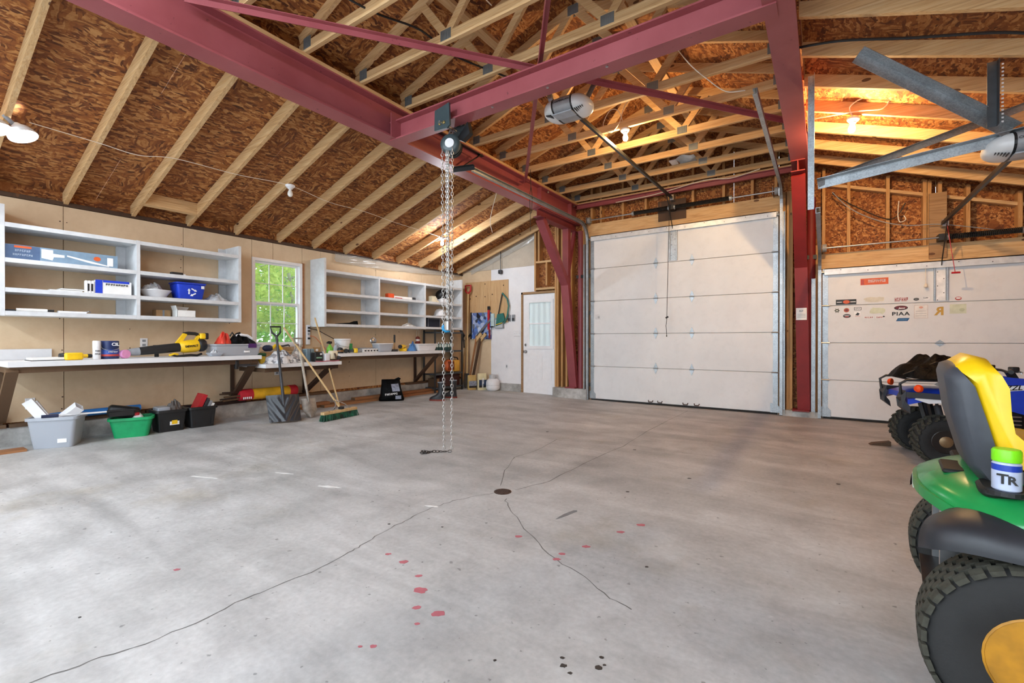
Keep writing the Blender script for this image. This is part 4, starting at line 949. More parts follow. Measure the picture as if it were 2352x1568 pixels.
# ---------------------------------------------------------------- wall shelves
SX = -6.50
def shelf_unit(lab, ys, tops, zb, zpl, zpr, group=None):
    t = thing('wall_shelf', lab, 'shelf', (XL + .19, (ys[0]+ys[-1])/2, zb))
    for i, y in enumerate(ys):
        zt = zpl if i == 0 else (zpr if i == len(ys)-1 else tops[0] + .005)
        MB().box(XL + .001, SX + .002, y - .017, y + .017, zb, zt).build('side_panel' if i in (0, len(ys)-1) else 'divider', M_SHELF, t, world=True)
        if i: MB().box(XL + .001, XL + .025, y - .105, y - .018, zb + .05, zt - .01).build('back_cleat', M_SHELF, t, world=True)
    for z in tops:
        for a, c in zip(ys[:-1], ys[1:]): MB().box(XL + .001, SX, a + .018, c - .018, z - .042, z).build('shelf_board', M_SHELF, t, world=True)
    return t
S1 = [2.262, 1.921, 1.634, 1.408]; S2 = [2.240, 1.892, 1.611, 1.383]
shelf_unit('long pale grey wall shelf left of the window', [.895, 1.95, 3.055], S1, 1.362, 2.43, 2.385)
shelf_unit('pale grey wall shelf right of the window', [4.335, 5.40, 6.53, 7.65], S2, 1.335, 2.42, 2.43)
def pbox(t, nm, mat, x0, x1, y0, y1, z0, z1, r=None, **k):
    return (MB().rbox(x0, x1, y0, y1, z0, z1, r, **k) if r else MB().box(x0, x1, y0, y1, z0, z1)).build(nm, mat, t, world=True, smooth=40 if r else None)
YD = (0, 1, 0)      # reading direction on things facing +X
# long power-tool carton
t = thing('tool_carton', 'long blue carton printed with a white brush tool, top left shelf', 'box', (-6.62, 1.34, S1[1]))
pbox(t, 'carton', pl('carton_blue', '#7d97ad', .5), -6.70, -6.545, .92, 1.775, S1[1] + .001, S1[1] + .14)
pbox(t, 'printed_panel', pl('carton_dark_blue', '#4d6486', .5), -6.546, -6.5435, .922, 1.16, S1[1] + .004, S1[1] + .137)
pbox(t, 'red_label', OINK, -6.545, -6.542, .98, 1.10, S1[1] + .112, S1[1] + .132)
b = MB(); z = S1[1]; q = lambda y, zz: (y, z + zz)
b.prism([q(1.17, .035), q(1.17, .125), q(1.255, .125), q(1.255, .09), q(1.34, .085), q(1.34, .06), q(1.26, .055), q(1.25, .02)], -6.545, -6.5425, 'x'); b.prism([q(1.36, .075), q(1.36, .09), q(1.56, .05), q(1.70, .022), q(1.70, .012), q(1.55, .03)], -6.545, -6.5425, 'x'); b.build('printed_brush', WINK, t, world=True)
b = MB(); b.prism([(1.60 + .03*math.cos(2*PI*i/12), z + .085 + .024*math.sin(2*PI*i/12)) for i in range(12)], -6.545, -6.5425, 'x'); b.build('orange_burst', OINK, t, world=True)
pbox(t, 'white_label', WINK, -6.545, -6.542, 1.685, 1.735, S1[1] + .02, S1[1] + .11)
scrib(.11, .022, (-6.5435, 1.04, S1[1] + .085), YD, Z_, 7, .001, 21).build('lettering', pl('pale_print', '#b9c7d6', .5), t, world=True)
scrib(.14, .02, (-6.5435, 1.04, S1[1] + .045), YD, Z_, 9, .001, 22).build('lettering', pl('pale_print', '#b9c7d6', .5), t, world=True)
# white folders
for k, (y0, y1, z, lab) in enumerate(((1.23, 1.48, 0, 'white flat folder on left shelf, lower of two'), (1.31, 1.50, .016, 'white flat folder on left shelf, upper of two'))):
    t = thing('flat_folder', lab, 'folder', (-6.62, (y0+y1)/2, S1[2] + z)); pbox(t, 'cover', M_PAPER, -6.72, -6.55, y0, y1, S1[2] + z + .001, S1[2] + z + .012); pbox(t, 'pages', M_GREY, -6.71, -6.553, y0 + .004, y1 - .002, S1[2] + z + .012, S1[2] + z + .015)
# blue and white parts box
t = thing('parts_box', 'white and blue parts carton with dark tubes on left shelf', 'box', (-6.6, 1.7, S1[2])); z = S1[2]
pbox(t, 'carton', M_PAPER, -6.68, -6.55, 1.585, 1.90, z + .001, z + .145)
pbox(t, 'blue_end', M_BLUEP, -6.549, -6.547, 1.585, 1.645, z + .003, z + .15); pbox(t, 'blue_top_band', M_BLUEP, -6.6, -6.5475, 1.65, 1.88, z + .125, z + .15)
for k in range(3): MB().lathe([(.018, 0), (.018, .12), (.010, .13), (.0, .13)], (-6.56, 1.515 + .026*k, z + .002), (0, 0, 1), 12).build('white_tube', M_WHITE, t, world=True, smooth=40)
for k in range(2): pbox(t, 'dark_slot', M_BLK, -6.543, -6.54, 1.52 + .03*k, 1.535 + .03*k, z + .02, z + .10)
scrib(.2, .022, (-6.546, 1.77, z + .105), YD, Z_, 9, .001, 31).build('lettering', INK, t, world=True)
# basin with rags
t = thing('plastic_basin', 'shallow white basin holding a crumpled white bag', 'basin', (-6.67, 2.165, S1[2]))
MB().lathe([(.09, .0), (.105, .008), (.145, .07), (.162, .085), (.160, .09), (.138, .075), (.10, .014), (.0, .012)], (-6.67, 2.165, S1[2] + .001), n=28).build('bowl', M_WHITE, t, world=True, smooth=50)
def heap(nm, mat, parent, c, rx, ry, h, seed, n=18):
    rn = random.Random(seed); ph = [rn.uniform(0, 6.28) for _ in range(6)]
    def f(u, v):
        a = 2*PI*v; rr = u; w = 1 + .18*math.sin(3*a + ph[0]) + .1*math.sin(7*a + ph[1])
        zz = h*(1 - u**2.2)*(1 + .35*math.sin(9*u + 4*a + ph[2])*.6 + .25*math.sin(5*a + ph[3] + 6*u)) + .004*math.sin(23*a + 31*u)
        return (c[0] + rx*rr*w*math.cos(a), c[1] + ry*rr*w*math.sin(a), c[2] + max(0.001, zz))
    b = MB().grid(f, n//2, n*2); b.add([f(1, j/40) for j in range(40)], [tuple(range(39, -1, -1))])
    return b.build(nm, mat, parent, world=True, smooth=50)
t2 = tag(heap('crumpled_bag', M_WHTBAG, None, (-6.68, 2.15, S1[2] + .055), .11, .12, .095, 4), 'crumpled white plastic bag inside the basin', 'bag')
# blue recycling bin
t = thing('recycling_bin', 'blue recycling bin with white arrows symbol on left shelf', 'bin', (-6.67, 2.50, S1[2])); z = S1[2]
MB().rbox(-6.79, -6.545, 2.345, 2.665, z + .001, z + .195, .03, top=(.86, .84)).build('tub', M_BLUEP, t, world=True, smooth=40)
MB().rbox(-6.80, -6.535, 2.335, 2.675, z + .188, z + .208, .03).build('rim', M_BLUEP, t, world=True, smooth=40)
b = MB()
for k in range(3):
    a = R(90 + 120*k); c, s_ = math.cos(a), math.sin(a)
    for poly in ([(-.028, .026), (.016, .026), (.016, .040), (-.028, .040)], [(.016, .018), (.042, .034), (.016, .05)]):
        xf = -6.5545
        b.prism([(2.51 + px*c - py*s_, z + .092 + (px*s_ + py*c)) for px, py in poly], xf - .004, xf + .007, 'x')
bo = b.build('arrow_symbol', WINK, t, world=True)
pbox(t, 'corner_sticker', WINK, -6.548, -6.545, 2.61, 2.645, z + .14, z + .175)
# small black tool, bags, boxes
t = thing('utility_knife', 'small black tool lying on the upper left shelf', 'tool', (-6.62, 2.38, S1[1])); pbox(t, 'handle', M_BLKP, -6.64, -6.58, 2.30, 2.43, S1[1] + .001, S1[1] + .038, .012); pbox(t, 'tip', M_WHITE, -6.63, -6.59, 2.43, 2.455, S1[1] + .001, S1[1] + .025)
tag(heap('plastic_bags', M_WHTBAG, None, (-6.67, 2.83, S1[2]), .12, .145, .075, 9), 'heap of crumpled clear plastic bags at shelf end', 'bag')
t = thing('open_carton', 'small white open carton on the lowest left shelf', 'box', (-6.62, 2.45, S1[3])); z = S1[3]
b = MB()
for (a, c, e, g) in ((-6.70, -6.55, 2.35, 2.353), (-6.70, -6.55, 2.545, 2.548), (-6.70, -6.697, 2.35, 2.548), (-6.553, -6.55, 2.35, 2.548), (-6.70, -6.55, 2.35, 2.548)): b.box(a, c, e, g, z + .001, z + (.085 if (a, g) != (-6.70, 2.548) or c != -6.55 or e != 2.35 else .004))
b.build('carton', M_PAPER, t, world=True)
MB().prism([(2.36, z + .085), (2.50, z + .085), (2.53, z + .13), (2.38, z + .14)], -6.70, -6.698, 'x').build('flap', M_PAPER, t, world=True)
MB().add([(-6.70, 2.352, z+.085), (-6.55, 2.352, z+.085), (-6.55, 2.335, z+.14), (-6.70, 2.335, z+.14), (-6.70, 2.349, z+.085), (-6.55, 2.349, z+.085), (-6.55, 2.332, z+.14), (-6.70, 2.332, z+.14)], [(0,1,2,3),(7,6,5,4),(0,4,5,1),(1,5,6,2),(2,6,7,3),(3,7,4,0)]).build('flap', M_PAPER, t, world=True)
t = thing('small_carton', 'small brown carton beside the open white carton', 'box', (-6.75, 2.27, S1[3])); pbox(t, 'body', M_CARD, -6.84, -6.72, 2.19, 2.34, z + .001, z + .085); pbox(t, 'tape', M_GREY, -6.721, -6.719, 2.255, 2.275, z + .002, z + .085)
t = thing('paper_tube', 'long white tube lying on the lowest left shelf', 'tube', (-6.6, 1.1, S1[3])); MB().cyl((-6.60, 1.0, z + .018), (-6.60, 1.22, z + .018), .017, n=12).build('tube', M_PAPER, t, world=True, smooth=40); MB().cyl((-6.60, 1.22, z + .018), (-6.60, 1.27, z + .018), .012, n=12).build('nozzle', M_BLK, t, world=True)
t = thing('caulk_strip', 'grey and white trim strip on the lowest left shelf', 'strip', (-6.6, 1.4, z)); pbox(t, 'strip', M_WHITE, -6.63, -6.58, 1.30, 1.52, z + .001, z + .022); MB().tube([(-6.6, 1.52, z + .012), (-6.6, 1.545, z + .03), (-6.6, 1.56, z + .015)], .006).build('hook', M_STEEL, t, world=True)
t = thing('dark_strip', 'dark metal strip at the left end of the lowest shelf', 'strip', (-6.62, .96, z)); pbox(t, 'strip', M_CHAR, -6.66, -6.58, .925, .99, z + .001, z + .02); pbox(t, 'end', M_BLK, -6.65, -6.6, .99, 1.0, z + .001, z + .014)
# right unit contents
t = thing('pine_strip', 'thin pine board lying on the right wall shelf', 'board', (-6.7, 4.7, S2[1])); pbox(t, 'board', M_PINE, -6.72, -6.63, 4.42, 4.96, S2[1] + .001, S2[1] + .03); pbox(t, 'end_mark', M_REDP, -6.7, -6.65, 4.9605, 4.962, S2[1] + .005, S2[1] + .025)
t = thing('hedge_tool', 'orange and white boxed tool on the right wall shelf', 'tool', (-6.6, 6.0, S2[1])); z = S2[1]
pbox(t, 'orange_case', M_ORANGE, -6.66, -6.56, 5.66, 5.80, z + .001, z + .085, .015); pbox(t, 'white_sleeve', M_PAPER, -6.65, -6.57, 5.80, 6.25, z + .001, z + .05); pbox(t, 'red_stripe', RINK, -6.571, -6.569, 5.82, 6.0, z + .008, z + .022); pbox(t, 'dark_grip', M_CHAR, -6.64, -6.58, 6.25, 6.36, z + .001, z + .055, .012)
t = thing('cream_blocks', 'cream coloured plastic fittings on the right wall shelf', 'fitting', (-6.62, 6.93, z)); pbox(t, 'block', pl('cream_plastic', '#e6dcc0', .5), -6.67, -6.58, 6.80, 6.92, z + .001, z + .125); pbox(t, 'rib', pl('cream_plastic', '#e6dcc0', .5), -6.66, -6.59, 6.93, 6.96, z + .001, z + .10); MB().prism([(6.965, z + .001), (7.06, z + .001), (6.965, z + .05)], -6.66, -6.59, 'x').build('wedge', pl('cream_plastic', '#e6dcc0', .5), t, world=True)
t = thing('dirt_bike_helmet', 'black and white helmet on the right end of the top shelf', 'helmet', (-6.68, 7.22, z))
MB().ball((-6.68, 7.20, z + .17), .13, 18, 12, (1, 1.1, .95)).build('shell', M_BLKP, t, world=True, smooth=60); MB().rbox(-6.79, -6.57, 7.10, 7.36, z + .002, z + .12, .05).build('chin_guard', M_WHITE, t, world=True, smooth=50); pbox(t, 'visor_opening', M_BLK, -6.575, -6.56, 7.12, 7.30, z + .12, z + .18, .01)
t = thing('hard_hat', 'white hard hat lying on the right wall shelf', 'helmet', (-6.66, 7.13, S2[2])); z = S2[2]
MB().lathe([(.125, .02), (.122, .05), (.105, .11), (.07, .15), (.02, .165), (.0, .165)], (-6.66, 7.12, z), n=24).build('shell', M_WHITE, t, world=True, smooth=60); MB().prism([(7.12 + .15*math.cos(R(a)) + (.06 if abs(a) < 60 else 0), -6.66 + .128*math.sin(R(a))) for a in range(-180, 180, 15)], z + .012, z + .022, 'z', Matrix(((0,1,0,0),(1,0,0,0),(0,0,1,0),(0,0,0,1)))).build('brim', M_WHITE, t, world=True); MB().tube([(-6.66, 7.0, z + .045), (-6.66, 7.03, z + .115), (-6.66, 7.12, z + .166), (-6.66, 7.2, z + .12), (-6.66, 7.24, z + .04)], .008).build('ridge', M_WHITE, t, world=True)
t = thing('screwdriver', 'red handled screwdriver standing at the shelf divider', 'screwdriver', (-6.55, 6.58, z)); MB().cyl((-6.55, 6.58, z + .001), (-6.55, 6.58, z + .10), .006, n=8).build('shank', M_CHAR, t, world=True); MB().lathe([(.012, .10), (.016, .12), (.014, .17), (.0, .175)], (-6.55, 6.58, z), n=10).build('handle', M_REDP, t, world=True, smooth=50)
t = thing('storage_cube', 'dark navy fabric storage cube on the lowest right shelf', 'box', (-6.66, 6.82, S2[3])); z = S2[3]
pbox(t, 'body', pl('navy_fabric', '#161b2c', .8), -6.78, -6.55, 6.64, 7.02, z + .001, z + .18, .02); b = MB(); b.tube([(-6.548, 6.66, z + .01), (-6.548, 6.66, z + .17), (-6.548, 7.0, z + .17), (-6.548, 7.0, z + .01)], .004); b.build('piping', M_GREY, t, world=True)
t = thing('knee_pad', 'flat black pad with a raised end on the lowest right shelf', 'pad', (-6.6, 4.8, z)); MB().prism([(4.60, z + .001), (5.0, z + .001), (4.985, z + .065), (4.90, z + .035), (4.62, z + .012)], -6.66, -6.56, 'x').build('pad', M_BLKBAG, t, world=True); pbox(t, 'strap', M_CHAR, -6.559, -6.555, 4.66, 4.9, z + .002, z + .010)
tag(heap('crumpled_papers', M_PAPER, None, (-6.64, 6.22, z), .07, .16, .05, 12), 'crumpled white papers on the lowest right shelf', 'paper')

# ---------------------------------------------------------------- workbenches
def bench(lab, y0, y1, xf, zt, legs, th=.05):
    t = thing('wall_bench', lab, 'workbench', (XL + .3, (y0+y1)/2, .28))
    MB().box(XL + .002, xf, y0, y1, zt - th, zt).build('bench_top', M_BENCH, t, world=True)
    MB().box(XL + .002, xf - .06, y0 + .02, y1 - .02, zt - th - .06, zt - th - .001).build('under_rail', M_DARKW, t, world=True)
    for y in legs:
        br = MB().bar((xf - .05, y, zt - th - .03), (XL + .03, y, .30), .04, .085, (0, 1, 0)).build('diagonal_bracket', M_DARKW, t, world=True)
        MB().box(XL + .002, XL + .04, y - .02, y + .02, .275, zt - th).build('wall_cleat', M_DARKW, t, world=True)
    return t
BT1, BT2, BT3 = .922, .800, .915
bl = bench('long white workbench along the left wall', .885, 3.19, -6.20, BT1, (.92, 3.12))
pbox(bl, 'backsplash', M_BENCH, XL + .002, XL + .03, .885, 1.30, BT1 + .001, BT1 + .11)
bench('short lower white workbench under the window', 3.20, 4.36, -6.12, BT2, (4.20,))
bench('white workbench right of the window', 4.365, 6.78, -6.20, BT3, (6.60,))
Z1, Z2, Z3 = BT1 + .001, BT2 + .001, BT3 + .001
# clipboard, drill, cans
t = thing('clipboard', 'clipboard with white papers at left end of workbench', 'clipboard', (-6.42, 1.18, Z1)); pbox(t, 'backing', M_CHAR, -6.56, -6.30, 1.05, 1.36, Z1, Z1 + .006); pbox(t, 'papers', M_PAPER, -6.55, -6.31, 1.06, 1.31, Z1 + .0065, Z1 + .03); pbox(t, 'clip', M_BLK, -6.48, -6.40, 1.31, 1.35, Z1 + .007, Z1 + .025)
def drill(lab, x, y, z, rz, label_mat=None):
    t = thing('cordless_drill', lab, 'drill', (x, y, z), rz)
    MB().rbox(-.07, .07, -.035, .035, .0, .055, .02).build('battery', M_YEL, t, smooth=40)
    MB().rbox(-.03, .03, -.028, .028, .05, .10, .015).build('grip', M_BLKP, t, smooth=40)
    MB().lathe([(.03, -.10), (.036, -.08), (.036, .04), (.03, .06), (.022, .07), (.02, .11), (.0, .11)], (0, 0, .085), (0, 1, 0), 16).build('motor_body', M_YEL, t, smooth=40)
    MB().lathe([(.034, -.13), (.037, -.10), (.0, -.10)], (0, 0, .085), (0, 1, 0), 14).build('rear_cap', M_BLKP, t, smooth=40)
    MB().cyl((0, .11, .085), (0, .17, .085), .006, n=8).build('bit', M_STEEL, t)
    return t
def flat_drill(lab, x, y, z, rz):
    t = thing('cordless_drill', lab, 'drill', (x, y, z), rz)
    MB().lathe([(.026, -.09), (.034, -.07), (.034, .02), (.028, .04), (.02, .05), (.018, .09), (.0, .09)], (0, 0, .036), (0, 1, 0), 16).build('motor_body', M_YEL, t, smooth=40)
    MB().lathe([(.03, -.13), (.036, -.09), (.0, -.089)], (0, 0, .036), (0, 1, 0), 14).build('rear_cap', M_BLKP, t, smooth=40)
    MB().bar((0, -.03, .036), (.12, -.06, .036), .05, .04).build('grip', M_BLKP, t)
    MB().rbox(.12, .18, -.12, .02, .002, .075, .02).build('battery', M_YEL, t, smooth=40)
    MB().lathe([(.022, .09), (.02, .12), (.008, .13), (.005, .17), (.0, .17)], (0, 0, .036), (0, 1, 0), 12).build('chuck', M_BLKP, t, smooth=40)
    return t
flat_drill('yellow and black cordless drill lying beside the white spray can', -6.42, 1.40, Z1, 0)
t = thing('spray_can', 'white spray can with black writing on workbench', 'spray can', (-6.36, 1.548, Z1))
MB().lathe([(.031, 0), (.033, .006), (.033, .125), (.028, .135), (.0, .137)], (0, 0, 0), n=20).build('can', M_WHITE, t, smooth=40); MB().lathe([(.034, .12), (.034, .185), (.030, .195), (.0, .196)], (0, 0, 0), n=20).build('cap', M_WHITE, t, smooth=40)
scrib(.04, .018, (.034, .0, .088), YD, Z_, 4, .001, 41).build('lettering', INK, t); scrib(.045, .018, (.034, 0, .055), YD, Z_, 4, .001, 42).build('lettering', INK, t)
t = thing('paint_can', 'blue paint can with wire handle on workbench', 'paint can', (-6.42, 1.668, Z1))
MB().lathe([(.080, 0), (.082, .004), (.082, .19), (.078, .194), (.070, .19), (.0, .19)], (0, 0, 0), n=28).build('can', pl('can_navy', '#1f2f5c', .35), t, smooth=40)
MB().lathe([(.0826, .03), (.0826, .10)], (0, 0, 0), n=28, caps=False).build('blue_label', pl('can_blue', '#2d4fa0', .4), t, smooth=60)
MB().lathe([(.0828, .028), (.0828, .05)], (0, 0, 0), n=28, caps=False).build('red_band', RINK, t, smooth=60)
text_mb('CIL', .045, (.0830, .03, .155), YD, Z_, .002, .001).build('lettering', WINK, t); scrib(.08, .014, (.0830, .01, .075), YD, Z_, 7, .002, 44).build('lettering', WINK, t)
MB().tube([(.0, -.083, .15), (.06, -.07, .11), (.092, -.01, .085), (.075, .06, .11), (.0, .083, .15)], .003, 5).build('wire_handle', M_STEEL, t)
t = thing('pink_tape', 'pink roll of flagging tape on workbench', 'tape', (-6.38, 1.79, Z1)); MB().lathe([(.02, -.022), (.047, -.022), (.047, .022), (.02, .022)], (0, 0, .048), (.92, .38, .05), 24).build('roll', pl('pink_tape', '#e59ac8', .5), t, smooth=40); MB().lathe([(.0, -.02), (.02, -.02), (.02, .02), (.0, .02)], (0, 0, .048), (.92, .38, .05), 16).build('core', pl('pink_core', '#d887b8', .5), t, smooth=40)
# leaf blower
t = thing('leaf_blower', 'yellow and black cordless leaf blower lying on workbench', 'leaf blower', (-6.42, 2.2, Z1))
a, c = Vector((0, -.27, .075)), Vector((0, .12, .115)); d = (c - a).normalized()
MB().tube([a, a + (c-a)*.3, a + (c-a)*.7, c], [.045, .05, .053, .055], 18).build('blower_tube', M_BLKP, t, smooth=50)
MB().tube([Vector((0, -.37, .065)), Vector((0, -.33, .067)), Vector((0, -.27, .073))], [.036, .042, .046], 18).build('nozzle', M_GREY, t, smooth=50)
MB().lathe([(.054, 0), (.072, .03), (.078, .10), (.078, .17), (.068, .20), (.0, .20)], c, d, 22).build('fan_housing', M_YEL, t, smooth=45)
MB().lathe([(.070, .20), (.080, .215), (.080, .255), (.06, .285), (.0, .285)], c, d, 22).build('intake_grille', M_BLKP, t, smooth=45)
for k in range(6):
    an = 2*PI*k/6; MB().bar(c + d*.288 + Vector((.055*math.cos(an), 0, .055*math.sin(an))), c + d*.288, .006, .006).build('grille_rib', M_GREY, t)
MB().prism([(.08, .165), (.14, .165), (.20, .27), (.165, .285), (.12, .22)], -.022, .022, 'x').build('front_strut', M_YEL, t)
MB().tube([(0, .165, .275), (0, .22, .285), (0, .29, .28), (0, .335, .262)], .021, 12).build('handle_grip', M_BLKP, t, smooth=50)
MB().prism([(.27, .185), (.31, .19), (.35, .27), (.325, .28)], -.02, .02, 'x').build('rear_strut', M_YEL, t)
MB().rbox(-.04, .04, .335, .405, .215, .285, .015).build('battery', M_YEL, t, smooth=40); MB().rbox(-.042, .042, .385, .43, .21, .29, .015).build('battery_cap', M_BLKP, t, smooth=40)
text_mb('DEWALT', .034, (.079, .225, .128), (0, 1, .09), (0, -.09, 1), .003, .0008).build('lettering', INK, t)
MB().tube([(.02, .02, .03), (.05, .1, .008), (.06, .22, .02), (.03, .3, .012), (.0, .36, .03)], .014, 8).build('carry_strap', M_BLKP, t, smooth=60)
MB().tube([(.05, .0, .02), (.06, .05, .04), (.05, .09, .03)], .012, 8).build('strap_end', M_YEL, t, smooth=60)
t = thing('small_black_clip', 'small black belt clip behind the blower tube', 'clip', (-6.62, 2.16, Z1)); MB().tube([(0, -.05, .10), (0, -.03, .135), (0, .03, .135), (0, .05, .10), (0, .03, .09), (0, -.03, .09)], .008, 6, True).build('ring', M_BLK, t); MB().box(-.01, .01, -.02, .02, 0, .09).build('stand', M_BLK, t)
t = thing('foil_tray', 'small clear plastic tray with scraps beside the blower', 'tray', (-6.30, 2.66, Z1)); MB().rbox(-.07, .07, -.08, .08, 0, .045, .02, top=(.75, .75)).build('tray', M_CLEAR, t, smooth=40); heap('scraps', M_WHTBAG, t, (-6.30, 2.66, Z1 + .02), .04, .05, .05, 31)
t = thing('storage_bin', 'long clear storage bin with purple latch on workbench', 'storage bin', (-6.42, 2.95, Z1)); MB().rbox(-.15, .15, -.30, .27, 0, .135, .03, top=(.9, .93)).build('tub', M_CLEAR, t, smooth=40); MB().rbox(-.16, .16, -.31, .28, .130, .15, .03).build('rim', M_CLEAR, t, smooth=40); MB().box(.15, .165, .10, .20, .10, .155).build('purple_latch', pl('purple_plastic', '#4b2463', .4), t); MB().rbox(.137, .15, .05, .12, .035, .065, .012).build('white_emblem', WINK, t)
t = thing('tote_bag', 'red and black nylon bag lying on the storage bin', 'bag', (-6.44, 2.96, Z1 + .151))
heap('black_half', M_BLKBAG, t, (-6.44, 3.03, Z1 + .151), .12, .16, .11, 33); heap('red_half', pl('red_nylon', '#d8402c', .5), t, (-6.42, 2.81, Z1 + .151), .10, .09, .115, 35); MB().tube([(.0, -.06, .10), (.0, -.03, .15), (.0, .0, .10)], .012).build('loop', M_BLK, t); MB().tube([(.04, .0, .105), (.05, .06, .12), (.05, .14, .11), (.05, .2, .07)], .018).build('white_piping', M_WHITE, t)
def outlet(lab, y, z, wall='left', h=.115, w=.075):
    t = thing('wall_outlet', lab, 'outlet', (XL, y, z))
    MB().rbox(XL, XL + .008, y - w/2, y + w/2, z - h/2, z + h/2, .003).build('cover_plate', M_WHITE, t, world=True)
    for s_ in (-1, 1): MB().box(XL + .008, XL + .010, y - .017, y + .017, z + s_*.026 - .014, z + s_*.026 + .014).build('socket', M_GREY, t, world=True)
outlet('white wall outlet above the leaf blower', 2.115, 1.09)
outlet('white wall outlet below the low bench', 3.765, .65)
outlet('white wall outlet above the clear tote', 1.14, .46)

# low bench clutter
tag(heap('rag_pile', mottled('printed_rag', ['#f0f0ee', '#d9dade', '#3b4150', '#e9e9e9', '#c9ccd3', '#f5f5f5'], 26), None, (-6.30, 3.52, Z2), .15, .29, .13, 51, 24), 'pile of white and black printed rags on the low bench', 'rags')
t = thing('wood_board', 'short pale board lying behind the rags', 'board', (-6.55, 3.6, Z2)); pbox(t, 'board', M_PINE, -6.62, -6.50, 3.38, 3.86, Z2, Z2 + .155); pbox(t, 'edge_band', M_CARD, -6.499, -6.497, 3.38, 3.86, Z2 + .12, Z2 + .155)
t = thing('circular_saw', 'yellow and dark blue power saw on the low bench', 'power tool', (-6.58, 3.53, Z2 + .156)); z = Z2 + .156
MB().ball((-6.58, 3.47, z + .05), .055, 14, 10, (.8, 1.4, .9)).build('motor', pl('navy_plastic', '#1b2344', .5), t, world=True, smooth=60); MB().tube([(-6.57, 3.53, z + .04), (-6.57, 3.57, z + .09), (-6.57, 3.63, z + .08), (-6.57, 3.67, z + .03)], .022, 10).build('handle', M_YEL, t, world=True, smooth=60); pbox(t, 'base_plate', M_STEEL, -6.62, -6.54, 3.40, 3.70, z, z + .008)
t = thing('yellow_level', 'green and yellow tool beside the rags', 'tool', (-6.36, 3.29, Z2)); pbox(t, 'yellow_body', pl('mustard', '#c9a827', .5), -6.42, -6.30, 3.225, 3.30, Z2, Z2 + .10, .02); pbox(t, 'green_top', pl('dark_green_plastic', '#20522f', .5), -6.44, -6.34, 3.215, 3.33, Z2 + .102, Z2 + .145, .015)
t = thing('pry_bar', 'dark metal tool lying on the window sill side', 'tool', (-6.78, 3.8, 1.0)); MB().tube([(-6.76, 3.70, 1.03), (-6.76, 3.80, 1.035), (-6.76, 3.88, 1.05), (-6.76, 3.90, 1.03)], .013, 8).build('bar', M_CHAR, t, world=True); pbox(t, 'support_block', M_CARD, -6.80, -6.72, 3.70, 3.9, Z2, 1.015)
tag(heap('silver_scraps', mottled('scrap_mix', ['#b9b4b0', '#6d6965', '#d9d4cd', '#8e6f5c', '#4a4744'], 30), None, (-6.47, 3.86, Z2), .10, .10, .2, 55), 'heap of metal and rag scraps on the low bench', 'scraps')
t = thing('blue_case', 'slate blue hard case standing on the low bench', 'case', (-6.46, 4.02, Z2)); pbox(t, 'shell', pl('slate_plastic', '#7f97a3', .4), -6.52, -6.40, 3.955, 4.085, Z2, Z2 + .19, .015); pbox(t, 'seam', M_CHAR, -6.402, -6.398, 4.015, 4.022, Z2 + .004, Z2 + .186)
t = thing('brown_box', 'small brown carton with a white cap behind the radio', 'box', (-6.6, 4.22, Z2)); pbox(t, 'carton', M_CARD, -6.66, -6.56, 4.16, 4.29, Z2, Z2 + .21); MB().cyl((-6.559, 4.225, Z2 + .165), (-6.55, 4.225, Z2 + .165), .02, n=12).build('white_cap', WINK, t, world=True)
t = thing('battery_charger', 'small black battery charger with green stripe on the low bench', 'charger', (-6.28, 4.04, Z2)); pbox(t, 'body', M_BLKP, -6.34, -6.22, 3.98, 4.11, Z2, Z2 + .145, .02); pbox(t, 'green_stripe', pl('pale_green_ink', '#7fb294', .5), -6.2205, -6.2185, 4.0, 4.09, Z2 + .05, Z2 + .07); pbox(t, 'white_label', WINK, -6.2205, -6.2185, 4.06, 4.09, Z2 + .10, Z2 + .125)
t = thing('white_bottle', 'slim white bottle right of the battery charger', 'bottle', (-6.30, 4.165, Z2)); MB().lathe([(.028, 0), (.03, .01), (.03, .11), (.014, .135), (.014, .15), (.0, .15)], (0, 0, 0), n=16).build('bottle', M_WHITE, t, smooth=40); MB().lathe([(.0305, .03), (.0305, .07)], (0, 0, 0), n=16, caps=False).build('label', RINK, t, smooth=60)
t = thing('cable_clamp_tool', 'cream coloured sprayer pistol lying on the low bench', 'tool', (-6.26, 4.26, Z2)); CRM = pl('cream_plastic', '#e6dcc0', .5)
MB().rbox(-.05, .05, -.02, .11, .03, .16, .03).build('body', CRM, t, smooth=50); MB().lathe([(.03, 0), (.035, .03), (.02, .06), (.0, .06)], (.03, .09, .05), (.4, 1, 0), 12).build('nozzle', M_CHAR, t, smooth=40); MB().rbox(-.04, .05, -.12, -.03, 0, .12, .02).build('cup', M_WHITE, t, smooth=40); MB().tube([(.06, .03, .12), (.065, .05, .08), (.06, .06, .03)], .012).build('trigger', pl('brown_plastic', '#5b4334', .5), t, smooth=60)
wire('extension_lead', [(-6.16, 3.95, Z2 + .012), (-6.15, 4.05, Z2 + .006), (-6.15, 4.15, Z2 + .01), (-6.15, 4.25, Z2 + .006), (-6.16, 4.34, Z2 + .012)], .007, pl('red_lead', '#b4566a', .5), 'red extension lead along the front of the low bench')
t = thing('spray_bottle', 'green spray bottle with black trigger on the right bench', 'spray bottle', (-6.5, 4.415, Z3)); LG = pl('lime_plastic', '#7ac943', .35)
